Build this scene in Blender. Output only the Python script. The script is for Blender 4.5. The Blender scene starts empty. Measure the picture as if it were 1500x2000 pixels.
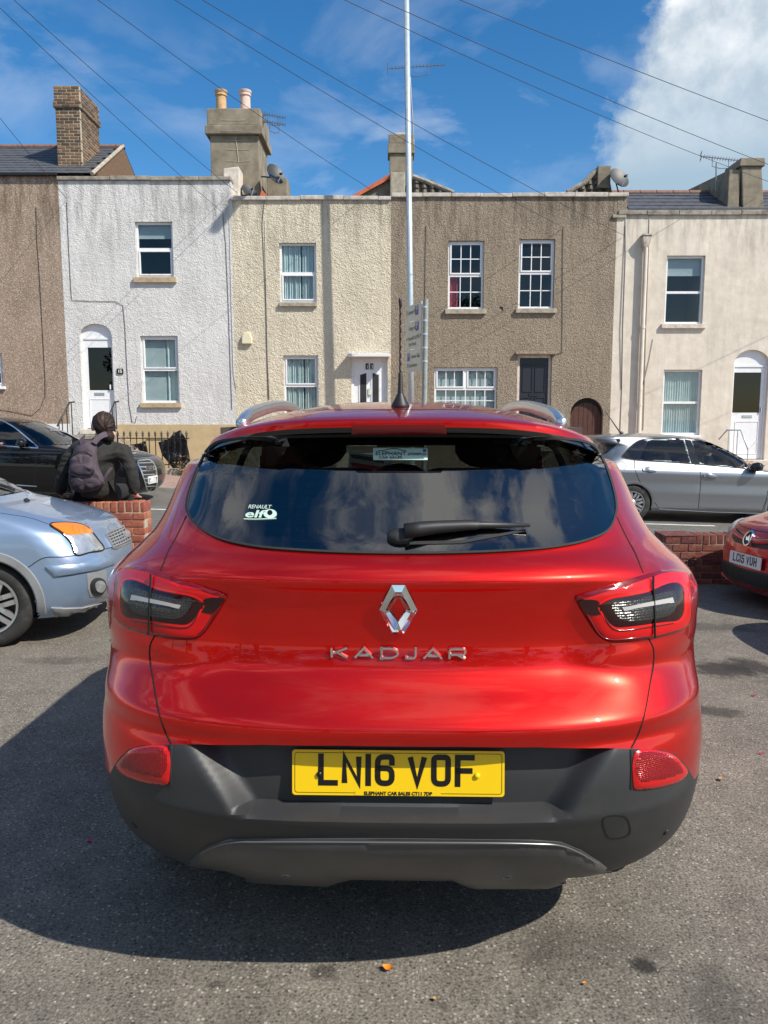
import bpy, bmesh, math, random
from mathutils import Vector, Matrix, noise
from mathutils.bvhtree import BVHTree
from mathutils.geometry import delaunay_2d_cdt
random.seed(7)
SC = bpy.context.scene
COL = SC.collection
R = math.radians
# ------------------------------------------------------------------ camera
F, CAMH, PITCH = 1503.0, 1.56, R(7.0)
cam = bpy.data.cameras.new('camera'); cam_o = bpy.data.objects.new('camera', cam); COL.objects.link(cam_o)
cam.sensor_fit = 'VERTICAL'; cam.sensor_height = 36.0; cam.lens = 36.0 * F / 2000.0
cam.clip_start = 0.05; cam.clip_end = 3000
cam_o.location = (0, 0, CAMH); cam_o.rotation_euler = (R(90) - PITCH, 0, 0)
SC.camera = cam_o
# ------------------------------------------------------------------ light
SUN = Vector((0.85, -0.55, 1.0)).normalized()          # direction towards the sun
SUN_EL = math.asin(SUN.z); SUN_AZ = math.atan2(SUN.x, SUN.y)
sun = bpy.data.lights.new('sun', 'SUN'); sun.energy = 5.0; sun.angle = R(0.53); sun.color = (1.0, 0.94, 0.84)
sun_o = bpy.data.objects.new('sun', sun); COL.objects.link(sun_o)
sun_o.rotation_euler = SUN.to_track_quat('Z', 'Y').to_euler()
SC.view_settings.view_transform = 'Standard'; SC.view_settings.look = 'None'
SC.view_settings.exposure = 0.30; SC.view_settings.gamma = 1.0
SC.cycles.max_bounces = 8; SC.cycles.transparent_max_bounces = 12
SC.cycles.use_denoising = True

def N(nt, typ, **kw):
    n = nt.nodes.new(typ)
    for k, v in kw.items():
        if k.startswith('i_'):
            key = k[2:]; key = int(key) if key.isdigit() else key.replace('_', ' ')
            n.inputs[key].default_value = v
        else: setattr(n, k, v)
    return n
def LK(nt, a, b): nt.links.new(a, b)
def math_n(nt, op, a, b=None, c=None, clamp=False):
    n = nt.nodes.new('ShaderNodeMath'); n.operation = op; n.use_clamp = clamp
    for i, v in enumerate((a, b, c)):
        if v is None: continue
        if isinstance(v, (int, float)): n.inputs[i].default_value = v
        else: nt.links.new(v, n.inputs[i])
    return n.outputs[0]
def ramp_n(nt, fac, stops, interp='LINEAR'):
    n = nt.nodes.new('ShaderNodeValToRGB'); n.color_ramp.interpolation = interp
    el = n.color_ramp.elements
    while len(el) < len(stops): el.new(0.5)
    for e, (p, c) in zip(el, stops):
        e.position = p; e.color = (c, c, c, 1) if isinstance(c, (int, float)) else (*c, 1)
    nt.links.new(fac, n.inputs[0]); return n.outputs[0]
def mix_n(nt, fac, a, b, blend='MIX'):
    n = nt.nodes.new('ShaderNodeMix'); n.data_type = 'RGBA'; n.blend_type = blend
    for s, v in ((0, fac), (6, a), (7, b)):
        if isinstance(v, (int, float)): n.inputs[s].default_value = v
        elif isinstance(v, tuple): n.inputs[s].default_value = (*v, 1) if len(v) == 3 else v
        else: nt.links.new(v, n.inputs[s])
    return n.outputs[2]

world = bpy.data.worlds.new('World'); SC.world = world; world.use_nodes = True
def pix_dir(px, py):
    v = Vector(((px - 750) / F, -(py - 1000) / F, -1.0))
    return (Matrix.Rotation(R(90) - PITCH, 3, 'X') @ v).normalized()
def build_world():
    nt = world.node_tree; nt.nodes.clear()
    out = N(nt, 'ShaderNodeOutputWorld'); bg = N(nt, 'ShaderNodeBackground'); bg.inputs[1].default_value = 0.10
    sky = N(nt, 'ShaderNodeTexSky'); sky.sky_type = 'NISHITA'; sky.sun_disc = False
    sky.sun_elevation = SUN_EL; sky.sun_rotation = SUN_AZ
    sky.air_density = 1.0; sky.dust_density = 0.35; sky.ozone_density = 2.6
    tc = N(nt, 'ShaderNodeTexCoord'); d = tc.outputs['Generated']
    # clouds live on a plane high above: direction / height
    sep = N(nt, 'ShaderNodeSeparateXYZ'); LK(nt, d, sep.inputs[0])
    h = math_n(nt, 'ADD', math_n(nt, 'MAXIMUM', sep.outputs[2], 0.0), 0.18)
    comb = N(nt, 'ShaderNodeCombineXYZ')
    LK(nt, math_n(nt, 'DIVIDE', sep.outputs[0], h), comb.inputs[0]); LK(nt, math_n(nt, 'DIVIDE', sep.outputs[1], h), comb.inputs[1])
    n1 = N(nt, 'ShaderNodeTexNoise', i_Scale=2.1, i_Detail=9.0, i_Roughness=0.56, i_Distortion=0.35); LK(nt, comb.outputs[0], n1.inputs[0])
    n2 = N(nt, 'ShaderNodeTexNoise', i_Scale=0.8, i_Detail=3.0, i_Roughness=0.5); LK(nt, comb.outputs[0], n2.inputs[0])
    gate = ramp_n(nt, n2.outputs[0], [(0.42, 0.0), (0.62, 1.0)])
    wisps = math_n(nt, 'MULTIPLY', math_n(nt, 'MULTIPLY', ramp_n(nt, n1.outputs[0], [(0.49, 0.0), (0.72, 1.0)]), gate), 0.62)
    over = None                                       # broken cloud overhead, mirrored in the rear glass; unseen lobes added to whiten skylight
    for (v, rad) in (((.12, -.15, .97), .50), ((.55, -.30, .78), .50), ((-.50, -.50, .70), .45), ((.2, -.80, .57), .5), ((-.75, -.1, .65), .4), ((-.3, -.85, .42), .4), ((.8, -.4, .45), .4)):
        dv = N(nt, 'ShaderNodeVectorMath', operation='DISTANCE'); LK(nt, d, dv.inputs[0]); dv.inputs[1].default_value = v
        g = ramp_n(nt, dv.outputs['Value'], [(rad * .45, 1.0), (rad, 0.0)]); over = g if over is None else math_n(nt, 'MAXIMUM', over, g)
    n5 = N(nt, 'ShaderNodeTexNoise', i_Scale=3.4, i_Detail=9.0, i_Roughness=0.58, i_Distortion=0.5); LK(nt, comb.outputs[0], n5.inputs[0])
    wisps = math_n(nt, 'MAXIMUM', wisps, math_n(nt, 'MULTIPLY', math_n(nt, 'MULTIPLY', ramp_n(nt, n5.outputs[0], [(0.48, 0.0), (0.60, 1.0)]), over), 1.0))
    # one heaped cloud low in the sky, lobes given as directions
    n3 = N(nt, 'ShaderNodeTexNoise', i_Scale=11.0, i_Detail=10.0, i_Roughness=0.6); LK(nt, d, n3.inputs[0])
    v3 = N(nt, 'ShaderNodeTexVoronoi', i_Scale=16.0); v3.feature = 'SMOOTH_F1'; LK(nt, d, v3.inputs[0])
    nn = math_n(nt, 'ADD', math_n(nt, 'MULTIPLY', math_n(nt, 'SUBTRACT', n3.outputs[0], 0.5), 0.15), math_n(nt, 'MULTIPLY', math_n(nt, 'SUBTRACT', 0.45, v3.outputs['Distance']), 0.05))
    heap = None
    for (px, py, rad) in [(1430, 40, .085), (1530, 150, .13), (1400, 130, .06), (1345, 290, .055), (1265, 270, .035), (1460, 290, .09), (1230, 300, .03), (1300, 315, .04), (1650, 200, .2)]:
        c = pix_dir(px, py)
        dist = N(nt, 'ShaderNodeVectorMath', operation='DISTANCE'); LK(nt, d, dist.inputs[0]); dist.inputs[1].default_value = c
        v = math_n(nt, 'SUBTRACT', rad, dist.outputs['Value'])
        heap = v if heap is None else math_n(nt, 'SMOOTH_MAX', heap, v, 0.03)
    heap = math_n(nt, 'ADD', heap, nn)
    hm = ramp_n(nt, math_n(nt, 'ADD', heap, 0.5), [(0.488, 0.0), (0.514, 1.0)])
    n4 = N(nt, 'ShaderNodeTexNoise', i_Scale=7.0, i_Detail=8.0, i_Roughness=0.6); LK(nt, d, n4.inputs[0])
    hcol = mix_n(nt, ramp_n(nt, n4.outputs[0], [(0.38, 0.0), (0.58, 1.0)]), (4.4, 5.2, 6.0), (9.4, 9.5, 9.6))
    hcol = mix_n(nt, ramp_n(nt, sep.outputs[2], [(0.27, 0.0), (0.40, 1.0)]), (3.3, 4.5, 5.6), hcol)      # grey-blue cloud base
    satn = N(nt, 'ShaderNodeHueSaturation'); satn.inputs['Saturation'].default_value = 1.36; satn.inputs['Value'].default_value = 1.18
    LK(nt, sky.outputs[0], satn.inputs['Color'])
    c1 = mix_n(nt, wisps, satn.outputs[0], (9.0, 9.1, 9.2))
    c2 = mix_n(nt, hm, c1, hcol)
    LK(nt, c2, bg.inputs[0]); LK(nt, bg.outputs[0], out.inputs[0])
build_world()

# ------------------------------------------------------------------ pixels and ground
def ray(px, py): return Vector((0, 0, CAMH)), pix_dir(px, py)
def at_y(px, py, Y):
    o, d = ray(px, py); return o + d * (Y / d.y)
def sstep(a, b, x):
    t = min(1, max(0, (x - a) / (b - a))); return t * t * (3 - 2 * t)
def ground_z(X, Y):
    lot = -0.03 * min(9.0, max(0.0, Y - 2.2)) - 0.010 * max(-9, min(9, X))
    road = -0.03 * max(-30, min(30, X)) - 0.07
    return lot + (road - lot) * sstep(7.6, 9.6, Y)
def at_ground(px, py):
    o, d = ray(px, py); z = 0.0; p = None
    for _ in range(30):
        t = (z - o.z) / d.z; p = o + d * t; z = ground_z(p.x, p.y)
    return p
def project(p):
    q = Matrix.Rotation(-(R(90) - PITCH), 3, 'X') @ (Vector(p) - Vector((0, 0, CAMH)))
    return 750 + F * q.x / -q.z, 1000 - F * q.y / -q.z

# ------------------------------------------------------------------ object helpers
def tag(o, label=None, cat=None, group=None, kind=None):
    if label: o['label'] = label
    if cat: o['category'] = cat
    if group: o['group'] = group
    if kind: o['kind'] = kind
    return o
def empty(name, loc, label=None, cat=None, group=None, mat4=None):
    o = bpy.data.objects.new(name, None); COL.objects.link(o); o.empty_display_size = 0.1
    if mat4 is not None: o.matrix_world = mat4
    else: o.location = loc
    return tag(o, label, cat, group)
TURNED = set()      # things with a rotated frame: their parts are given in the thing's own coordinates
class MB:
    def __init__(s): s.v = []; s.f = []
    def add(s, vs, fs):
        b = len(s.v); s.v += [tuple(v) for v in vs]; s.f += [tuple(i + b for i in f) for f in fs]; return s
    def box(s, x0, x1, y0, y1, z0, z1):
        return s.add([(x0,y0,z0),(x1,y0,z0),(x1,y1,z0),(x0,y1,z0),(x0,y0,z1),(x1,y0,z1),(x1,y1,z1),(x0,y1,z1)],
                     [(0,3,2,1),(4,5,6,7),(0,1,5,4),(1,2,6,5),(2,3,7,6),(3,0,4,7)])
    def tube(s, pts, r, n=8, caps=True):
        pts = [Vector(p) for p in pts]; m = len(pts); rs = r if isinstance(r, (list, tuple)) else [r] * m
        vs = []; up = None
        for i, p in enumerate(pts):
            t = (pts[min(i + 1, m - 1)] - pts[max(i - 1, 0)]).normalized()
            a = Vector((0, 0, 1)) if abs(t.z) < 0.9 else Vector((1, 0, 0))
            if up is not None: a = up
            u = (a - t * a.dot(t)).normalized(); w = t.cross(u); up = u
            for k in range(n):
                th = 2 * math.pi * k / n; vs.append(p + (u * math.cos(th) + w * math.sin(th)) * rs[i])
        fs = [(i*n+k, i*n+(k+1) % n, (i+1)*n+(k+1) % n, (i+1)*n+k) for i in range(m - 1) for k in range(n)]
        if caps: fs += [tuple(range(n))[::-1], tuple((m-1)*n + k for k in range(n))]
        return s.add(vs, fs)
    def lathe(s, prof, c=(0,0,0), n=16, axis='Z', caps=True):
        vs = []; c = Vector(c)
        for (r, z) in prof:
            for k in range(n):
                th = 2*math.pi*k/n; a, b = r*math.cos(th), r*math.sin(th)
                vs.append(c + (Vector((a, b, z)) if axis == 'Z' else Vector((z, a, b)) if axis == 'X' else Vector((b, z, a))))
        m = len(prof)
        fs = [(i*n+k, i*n+(k+1) % n, (i+1)*n+(k+1) % n, (i+1)*n+k) for i in range(m-1) for k in range(n)]
        if caps: fs += [tuple(range(n))[::-1], tuple((m-1)*n + k for k in range(n))]
        return s.add(vs, fs)
    def prism(s, poly, y0, y1):                      # poly in x,z, extruded along y
        n = len(poly)
        return s.add([(x, y0, z) for x, z in poly] + [(x, y1, z) for x, z in poly],
                     [tuple(range(n)), tuple(range(2*n-1, n-1, -1))] + [(i+n, (i+1) % n+n, (i+1) % n, i) for i in range(n)])
    def build(s, name, mat, parent=None, smooth=False, loc=None, bevel=0, recalc=True, ang=None):
        me = bpy.data.meshes.new(name)
        off = Vector(loc) if loc is not None else (parent_loc(parent) if parent is not None else Vector())
        me.from_pydata([tuple(Vector(v) - off) for v in s.v], [], s.f); me.validate()
        if recalc or bevel:
            bm = bmesh.new(); bm.from_mesh(me)
            if recalc: bmesh.ops.recalc_face_normals(bm, faces=bm.faces)
            if bevel: bmesh.ops.bevel(bm, geom=[e for e in bm.edges if e.is_manifold and e.calc_face_angle(0) > 0.5], offset=bevel, segments=2, affect='EDGES', profile=0.6)
            bm.to_mesh(me); bm.free()
        me.materials.append(M(mat))
        return link(name, me, parent, smooth, off if parent is None else None, ang)
def parent_loc(p):
    l = Vector()
    while p is not None:
        if p.name in TURNED: return Vector()
        l += Vector(p.location); p = p.parent
    return l
def link(name, me, parent=None, smooth=False, loc=None, ang=None):
    if smooth:
        me.polygons.foreach_set('use_smooth', [True] * len(me.polygons))
        if ang: me.set_sharp_from_angle(angle=R(ang))
    o = bpy.data.objects.new(name, me); COL.objects.link(o)
    if loc is not None: o.location = loc
    if parent is not None: o.parent = parent
    return o
def copy_tree(o, parent=None):
    c = o.copy(); COL.objects.link(c); c.parent = parent
    for ch in list(o.children): copy_tree(ch, c)
    return c

# ------------------------------------------------------------------ materials
MATS = {}
def M(m): return MATS[m] if isinstance(m, str) else m
def pbr(name, col, rough=0.5, metal=0.0, coat=0.0, spec=0.5, var=0.0, vscale=8.0, bump=0.0, bscale=40.0, emit=None, bdist=0.01, dirt=None):
    m = bpy.data.materials.new(name); m.use_nodes = True; nt = m.node_tree; b = nt.nodes['Principled BSDF']
    b.inputs['Base Color'].default_value = (*col, 1); b.inputs['Roughness'].default_value = rough
    b.inputs['Metallic'].default_value = metal; b.inputs['Coat Weight'].default_value = coat
    b.inputs['Coat Roughness'].default_value = 0.03; b.inputs['Specular IOR Level'].default_value = spec
    tc = N(nt, 'ShaderNodeTexCoord'); co = tc.outputs['Object']
    if var or dirt:
        n = N(nt, 'ShaderNodeTexNoise', i_Scale=vscale, i_Detail=6.0, i_Roughness=0.6); LK(nt, co, n.inputs[0])
        f = ramp_n(nt, n.outputs[0], [(0.3, 1 - var), (0.7, 1 + var)])
        c = mix_n(nt, 1.0, (*col, 1), f, 'MULTIPLY')
        if dirt:
            n2 = N(nt, 'ShaderNodeTexNoise', i_Scale=dirt[1], i_Detail=7.0, i_Roughness=0.65); LK(nt, co, n2.inputs[0])
            c = mix_n(nt, ramp_n(nt, n2.outputs[0], [(dirt[2], 0), (dirt[3], dirt[4])]), c, dirt[0])
        LK(nt, c, b.inputs['Base Color'])
    if bump:
        n = N(nt, 'ShaderNodeTexNoise', i_Scale=bscale, i_Detail=5.0, i_Roughness=0.6); LK(nt, co, n.inputs[0])
        bp = N(nt, 'ShaderNodeBump', i_Strength=bump, i_Distance=bdist); LK(nt, n.outputs[0], bp.inputs['Height']); LK(nt, bp.outputs[0], b.inputs['Normal'])
    if emit: b.inputs['Emission Color'].default_value = (*emit[0], 1); b.inputs['Emission Strength'].default_value = emit[1]
    MATS[name] = m; return m
def render_mat(name, col, col2, scale, bump, dist, spec_col=None, lime=None, low=0.35, hi=0.65, grime=.75):
    """pebble dash or rough cast: cellular lumps that tint and stand proud"""
    m = bpy.data.materials.new(name); m.use_nodes = True; nt = m.node_tree; b = nt.nodes['Principled BSDF']
    b.inputs['Roughness'].default_value = 0.9; b.inputs['Specular IOR Level'].default_value = 0.2
    tc = N(nt, 'ShaderNodeTexCoord'); co = tc.outputs['Object']
    v = N(nt, 'ShaderNodeTexNoise', i_Scale=scale, i_Detail=5.0, i_Roughness=0.7, i_Distortion=0.15); LK(nt, co, v.inputs[0])
    big = N(nt, 'ShaderNodeTexNoise', i_Scale=0.7, i_Detail=6.0, i_Roughness=0.6); LK(nt, co, big.inputs[0])
    vo = N(nt, 'ShaderNodeTexVoronoi', i_Scale=scale * 1.7); LK(nt, co, vo.inputs[0])
    wob = N(nt, 'ShaderNodeTexNoise', i_Scale=scale * .33, i_Detail=4.0, i_Roughness=.6); LK(nt, co, wob.inputs[0])
    c = mix_n(nt, ramp_n(nt, v.outputs[0], [(low, 0.0), (hi, 1.0)]), col, col2)
    c = mix_n(nt, 1.0, c, ramp_n(nt, big.outputs[0], [(0.3, 0.86), (0.7, 1.06)]), 'MULTIPLY')
    if spec_col:
        w = N(nt, 'ShaderNodeTexVoronoi', i_Scale=scale * 1.3); LK(nt, co, w.inputs[0])
        c = mix_n(nt, ramp_n(nt, w.outputs['Color'], [(0.7, 0.0), (0.78, 0.75)]), c, spec_col)
    if lime:   # rain streaks: noise drawn out vertically
        mp = N(nt, 'ShaderNodeMapping'); mp.inputs['Scale'].default_value = (2.2, 2.2, 0.25); LK(nt, co, mp.inputs[0])
        s = N(nt, 'ShaderNodeTexNoise', i_Scale=1.5, i_Detail=7.0, i_Roughness=0.7); LK(nt, mp.outputs[0], s.inputs[0])
        c = mix_n(nt, ramp_n(nt, s.outputs[0], [(0.52, 0.0), (0.75, lime[1])]), c, lime[0])
    gr = N(nt, 'ShaderNodeSeparateXYZ'); LK(nt, co, gr.inputs[0]); mp2 = N(nt, 'ShaderNodeMapping'); mp2.inputs['Scale'].default_value = (3.0, 3.0, .5); LK(nt, co, mp2.inputs[0])
    ns = N(nt, 'ShaderNodeTexNoise', i_Scale=1.6, i_Detail=8.0, i_Roughness=.7); LK(nt, mp2.outputs[0], ns.inputs[0])
    run = math_n(nt, 'MULTIPLY', ramp_n(nt, ns.outputs[0], [(.45, 0.0), (.72, 1.0)]), math_n(nt, 'ADD', math_n(nt, 'MULTIPLY', math_n(nt, 'SUBTRACT', gr.outputs[2], 5.2), .6, clamp=True), .40))
    c = mix_n(nt, math_n(nt, 'MULTIPLY', run, grime), c, tuple(x * .45 for x in col))
    LK(nt, c, b.inputs['Base Color'])
    hgt = math_n(nt, 'ADD', math_n(nt, 'MULTIPLY', v.outputs[0], .62), math_n(nt, 'ADD', math_n(nt, 'MULTIPLY', vo.outputs['Distance'], -.28), math_n(nt, 'MULTIPLY', wob.outputs[0], .8)))
    bp = N(nt, 'ShaderNodeBump', i_Strength=bump, i_Distance=dist); LK(nt, hgt, bp.inputs['Height']); LK(nt, bp.outputs[0], b.inputs['Normal'])
    MATS[name] = m
def glass_mat(name, tint, ior=1.5, gloss=(1, 1, 1), bump=0.0):
    m = bpy.data.materials.new(name); m.use_nodes = True; nt = m.node_tree; nt.nodes.clear()
    out = N(nt, 'ShaderNodeOutputMaterial'); t = N(nt, 'ShaderNodeBsdfTransparent'); g = N(nt, 'ShaderNodeBsdfGlossy', i_Roughness=0.0)
    t.inputs[0].default_value = (*tint, 1); g.inputs[0].default_value = (*gloss, 1)
    fr = N(nt, 'ShaderNodeFresnel', i_IOR=ior); mx = N(nt, 'ShaderNodeMixShader')
    if bump:
        tc = N(nt, 'ShaderNodeTexCoord'); n = N(nt, 'ShaderNodeTexNoise', i_Scale=1.6, i_Detail=1.0); LK(nt, tc.outputs['Object'], n.inputs[0])
        bp = N(nt, 'ShaderNodeBump', i_Strength=bump, i_Distance=0.02); LK(nt, n.outputs[0], bp.inputs['Height']); LK(nt, bp.outputs[0], g.inputs['Normal'])
    ge = N(nt, 'ShaderNodeNewGeometry'); LK(nt, math_n(nt, 'MULTIPLY_ADD', ge.outputs['Backfacing'], 1 / ior - ior, ior), fr.inputs['IOR'])   # a thin pane reflects alike from both sides
    LK(nt, fr.outputs[0], mx.inputs[0]); LK(nt, t.outputs[0], mx.inputs[1]); LK(nt, g.outputs[0], mx.inputs[2]); LK(nt, mx.outputs[0], out.inputs[0])
    MATS[name] = m
render_mat('white_render', (.60, .59, .57), (.75, .74, .72), 24, 0.8, 0.035, lime=((.50, .47, .43), .28))
render_mat('cream_render', (.58, .51, .38), (.76, .69, .54), 20, 0.85, 0.05, lime=((.52, .46, .36), .25))
render_mat('grey_pebble', (.17, .135, .10), (.42, .35, .265), 26, 0.85, 0.04, lime=((.30, .25, .19), .4))
render_mat('brown_pebble', (.20, .145, .10), (.46, .35, .265), 40, 0.6, 0.03, spec_col=(.52, .46, .40))
render_mat('ivory_paint', (.66, .59, .49), (.75, .68, .575), 3.5, 0.35, 0.03, lime=((.58, .52, .44), .45))
pbr('plinth_paint', (.47, .36, .20), .8, var=.12, vscale=4, bump=.2)
pbr('plinth_white', (.72, .72, .72), .8, var=.06)
pbr('upvc', (.78, .79, .80), .35, var=.05, vscale=6, dirt=((.55, .5, .45), 9, .55, .75, .35))
pbr('stone_sill', (.42, .33, .21), .85, var=.22, vscale=9, bump=.3)
pbr('old_sill', (.36, .32, .25), .9, var=.3, vscale=8, bump=.5)
pbr('ivory_sill', (.60, .54, .46), .9, var=.25, vscale=8, bump=.5)
pbr('coping', (.30, .27, .22), .9, var=.35, vscale=7, bump=.5, dirt=((.10, .09, .07), 5, .5, .68, .8))
pbr('coping_pale', (.50, .46, .41), .9, var=.3, vscale=7, bump=.4, dirt=((.14, .13, .10), 4, .55, .72, .8))
pbr('cement', (.24, .205, .15), .92, var=.3, vscale=3, bump=.5, bscale=30, dirt=((.12, .105, .08), 2.5, .5, .7, .7))
pbr('slate', (.075, .078, .085), .55, var=.35, vscale=6, bump=.2, dirt=((.16, .15, .13), 8, .58, .74, .6))
pbr('ridge_tile', (.20, .09, .06), .8, var=.4, vscale=6, bump=.3, dirt=((.10, .09, .08), 5, .5, .7, .7))
pbr('red_tile', (.50, .13, .06), .75, var=.25, vscale=6, bump=.3)
pbr('dark_tile', (.13, .11, .085), .9, var=.4, vscale=5, bump=.4)
pbr('lead', (.40, .42, .44), .5, var=.2)
pbr('mortar', (.42, .36, .27), .95, var=.2, bump=.4)
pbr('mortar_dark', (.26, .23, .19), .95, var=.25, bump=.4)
for i, c in enumerate([(.16, .095, .055), (.11, .07, .045), (.08, .055, .038), (.21, .125, .07)]): pbr('stock_brick%d' % i, c, .92, var=.35, vscale=14, bump=.5)
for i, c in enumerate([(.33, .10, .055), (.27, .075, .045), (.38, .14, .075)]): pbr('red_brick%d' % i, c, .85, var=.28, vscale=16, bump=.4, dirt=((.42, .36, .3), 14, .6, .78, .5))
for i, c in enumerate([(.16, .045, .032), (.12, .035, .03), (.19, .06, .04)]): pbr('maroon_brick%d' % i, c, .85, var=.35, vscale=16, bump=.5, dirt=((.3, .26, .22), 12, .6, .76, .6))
pbr('pot_buff', (.52, .33, .16), .8, var=.2, bump=.2)
pbr('pot_pink', (.62, .47, .40), .8, var=.15, bump=.2)
pbr('galvanised', (.46, .53, .57), .42, metal=.35, var=.12, vscale=10)
pbr('grey_post', (.26, .29, .28), .6, var=.15)
pbr('sign_face', (.60, .59, .50), .5, var=.08)
pbr('sign_blue', (.05, .09, .30), .5)
pbr('black_iron', (.012, .012, .013), .45)
pbr('black_plastic', (.012, .012, .013), .5)
pbr('cable', (.015, .015, .016), .6)
pbr('cable_pale', (.45, .42, .38), .7)
pbr('white_plastic', (.78, .78, .76), .4)
pbr('cream_plastic', (.72, .66, .46), .5)
pbr('dish_grey', (.022, .024, .026), .5, var=.1)
pbr('aerial_metal', (.25, .25, .26), .4, metal=.7)
pbr('navy_door', (.018, .02, .028), .4)
pbr('wood_door', (.075, .026, .015), .6, var=.3, vscale=12)
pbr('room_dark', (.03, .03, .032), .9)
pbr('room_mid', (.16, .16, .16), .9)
pbr('curtain_net', (.66, .72, .72), .9, var=.08)
pbr('blind', (.62, .66, .68), .8)
pbr('red_cloth', (.40, .02, .03), .8)
pbr('chrome', (.82, .83, .84), .06, metal=1.0)
pbr('silver_trim', (.62, .66, .70), .22, metal=.9)
glass_mat('window_glass', (.72, .80, .80), 1.55)
glass_mat('door_glass', (.20, .21, .21), 1.5)
# ================================================================== ground, road, pavement
def asphalt_mat(name, base, lo, stains_and_shade, speck=0.55, patchy=True):
    m = bpy.data.materials.new(name); m.use_nodes = True; nt = m.node_tree; b = nt.nodes['Principled BSDF']
    tc = N(nt, 'ShaderNodeTexCoord'); co = tc.outputs['Object']
    big = N(nt, 'ShaderNodeTexNoise', i_Scale=0.9, i_Detail=7.0, i_Roughness=0.62); LK(nt, co, big.inputs[0])
    mid = N(nt, 'ShaderNodeTexNoise', i_Scale=7.0, i_Detail=6.0, i_Roughness=0.65); LK(nt, co, mid.inputs[0])
    fine = N(nt, 'ShaderNodeTexNoise', i_Scale=120.0, i_Detail=5.0, i_Roughness=0.75); LK(nt, co, fine.inputs[0])
    vor = N(nt, 'ShaderNodeTexVoronoi', i_Scale=85.0); LK(nt, co, vor.inputs[0])
    vor2 = N(nt, 'ShaderNodeTexVoronoi', i_Scale=42.0); LK(nt, co, vor2.inputs[0])
    c = mix_n(nt, ramp_n(nt, big.outputs[0], [(0.32, 0.0), (0.68, 1.0)]), lo, base)
    c = mix_n(nt, 1.0, c, ramp_n(nt, mid.outputs[0], [(0.3, 0.78), (0.7, 1.16)]), 'MULTIPLY')
    c = mix_n(nt, 1.0, c, ramp_n(nt, fine.outputs[0], [(0.38, 0.46), (0.62, 1.36)]), 'MULTIPLY')
    # pale and dark chippings
    csep = N(nt, 'ShaderNodeSeparateColor'); LK(nt, vor.outputs['Color'], csep.inputs[0])
    chip = math_n(nt, 'MULTIPLY', ramp_n(nt, csep.outputs[0], [(0.80, 0.0), (0.90, speck)]), ramp_n(nt, vor.outputs['Distance'], [(0.30, 1.0), (0.48, 0.0)]))
    c = mix_n(nt, chip, c, (.50, .46, .39))
    csep2 = N(nt, 'ShaderNodeSeparateColor'); LK(nt, vor2.outputs['Color'], csep2.inputs[0])
    chip2 = math_n(nt, 'MULTIPLY', ramp_n(nt, csep2.outputs[0], [(0.955, 0.0), (0.97, 0.8)]), ramp_n(nt, vor2.outputs['Distance'], [(0.12, 1.0), (0.22, 0.0)]))
    c = mix_n(nt, chip2, c, (.55, .50, .42))
    pit = math_n(nt, 'MULTIPLY', ramp_n(nt, csep.outputs[1], [(0.75, 0.0), (0.85, 0.75)]), ramp_n(nt, vor.outputs['Distance'], [(0.25, 1.0), (0.5, 0.0)]))
    c = mix_n(nt, pit, c, (.03, .03, .03))
    # oil and wet marks with their own shapes; one also paints car shade
    for (p, r, s, k) in stains_and_shade:
        mp = N(nt, 'ShaderNodeVectorMath', operation='SUBTRACT'); LK(nt, co, mp.inputs[0]); mp.inputs[1].default_value = (p[0], p[1], p[2])
        sc = N(nt, 'ShaderNodeVectorMath', operation='MULTIPLY'); LK(nt, mp.outputs[0], sc.inputs[0]); sc.inputs[1].default_value = (1 / r, 1 / (r * s), 0)
        ln = N(nt, 'ShaderNodeVectorMath', operation='LENGTH'); LK(nt, sc.outputs[0], ln.inputs[0])
        wn = N(nt, 'ShaderNodeTexNoise', i_Scale=1.6 / r, i_Detail=5.0, i_Roughness=0.7); LK(nt, co, wn.inputs[0])
        v = math_n(nt, 'ADD', ln.outputs['Value'], math_n(nt, 'MULTIPLY', math_n(nt, 'SUBTRACT', wn.outputs[0], 0.5), 2.4))
        c = mix_n(nt, ramp_n(nt, v, [(0.45, k), (1.0, 0.0)]), c, (.022, .019, .018))
    LK(nt, c, b.inputs['Base Color'])
    b.inputs['Roughness'].default_value = 0.88; b.inputs['Specular IOR Level'].default_value = 0.35
    hgt = math_n(nt, 'ADD', math_n(nt, 'MULTIPLY', fine.outputs[0], 0.8), math_n(nt, 'MULTIPLY', vor.outputs['Distance'], -0.5))
    bp = N(nt, 'ShaderNodeBump', i_Strength=0.7, i_Distance=0.006); LK(nt, hgt, bp.inputs['Height']); LK(nt, bp.outputs[0], b.inputs['Normal'])
    MATS[name] = m
st = [(at_ground(1258, 1885), .055, .8, .9), (at_ground(632, 1898), .05, .8, .6), (at_ground(422, 1924), .03, .7, .55), (at_ground(1130, 1850), .25, .5, .30),
      (at_ground(1420, 1310), .32, .8, .85), (at_ground(1400, 1390), .22, .5, .7), (at_ground(1465, 1300), .25, .9, .8), (at_ground(1400, 1960), .12, 1.5, .35),
      (at_ground(110, 1290), .25, .5, .4), (at_ground(860, 1960), .04, .6, .4), (at_ground(1390, 1225), .5, .45, .5)]  # last spot mixes wet ground with painted shade of the parked car
asphalt_mat('lot_asphalt', (.215, .192, .158), (.145, .130, .108), st)
asphalt_mat('road_asphalt', (.165, .156, .140), (.125, .119, .107), [], .35)
pbr('road_paint', (.62, .62, .58), .8, var=.2, vscale=10)
pbr('kerb_stone', (.24, .225, .20), .9, var=.3, vscale=6, bump=.3)
pbr('paving', (.30, .20, .16), .9, var=.25, vscale=5, bump=.3, bscale=30)

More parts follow.
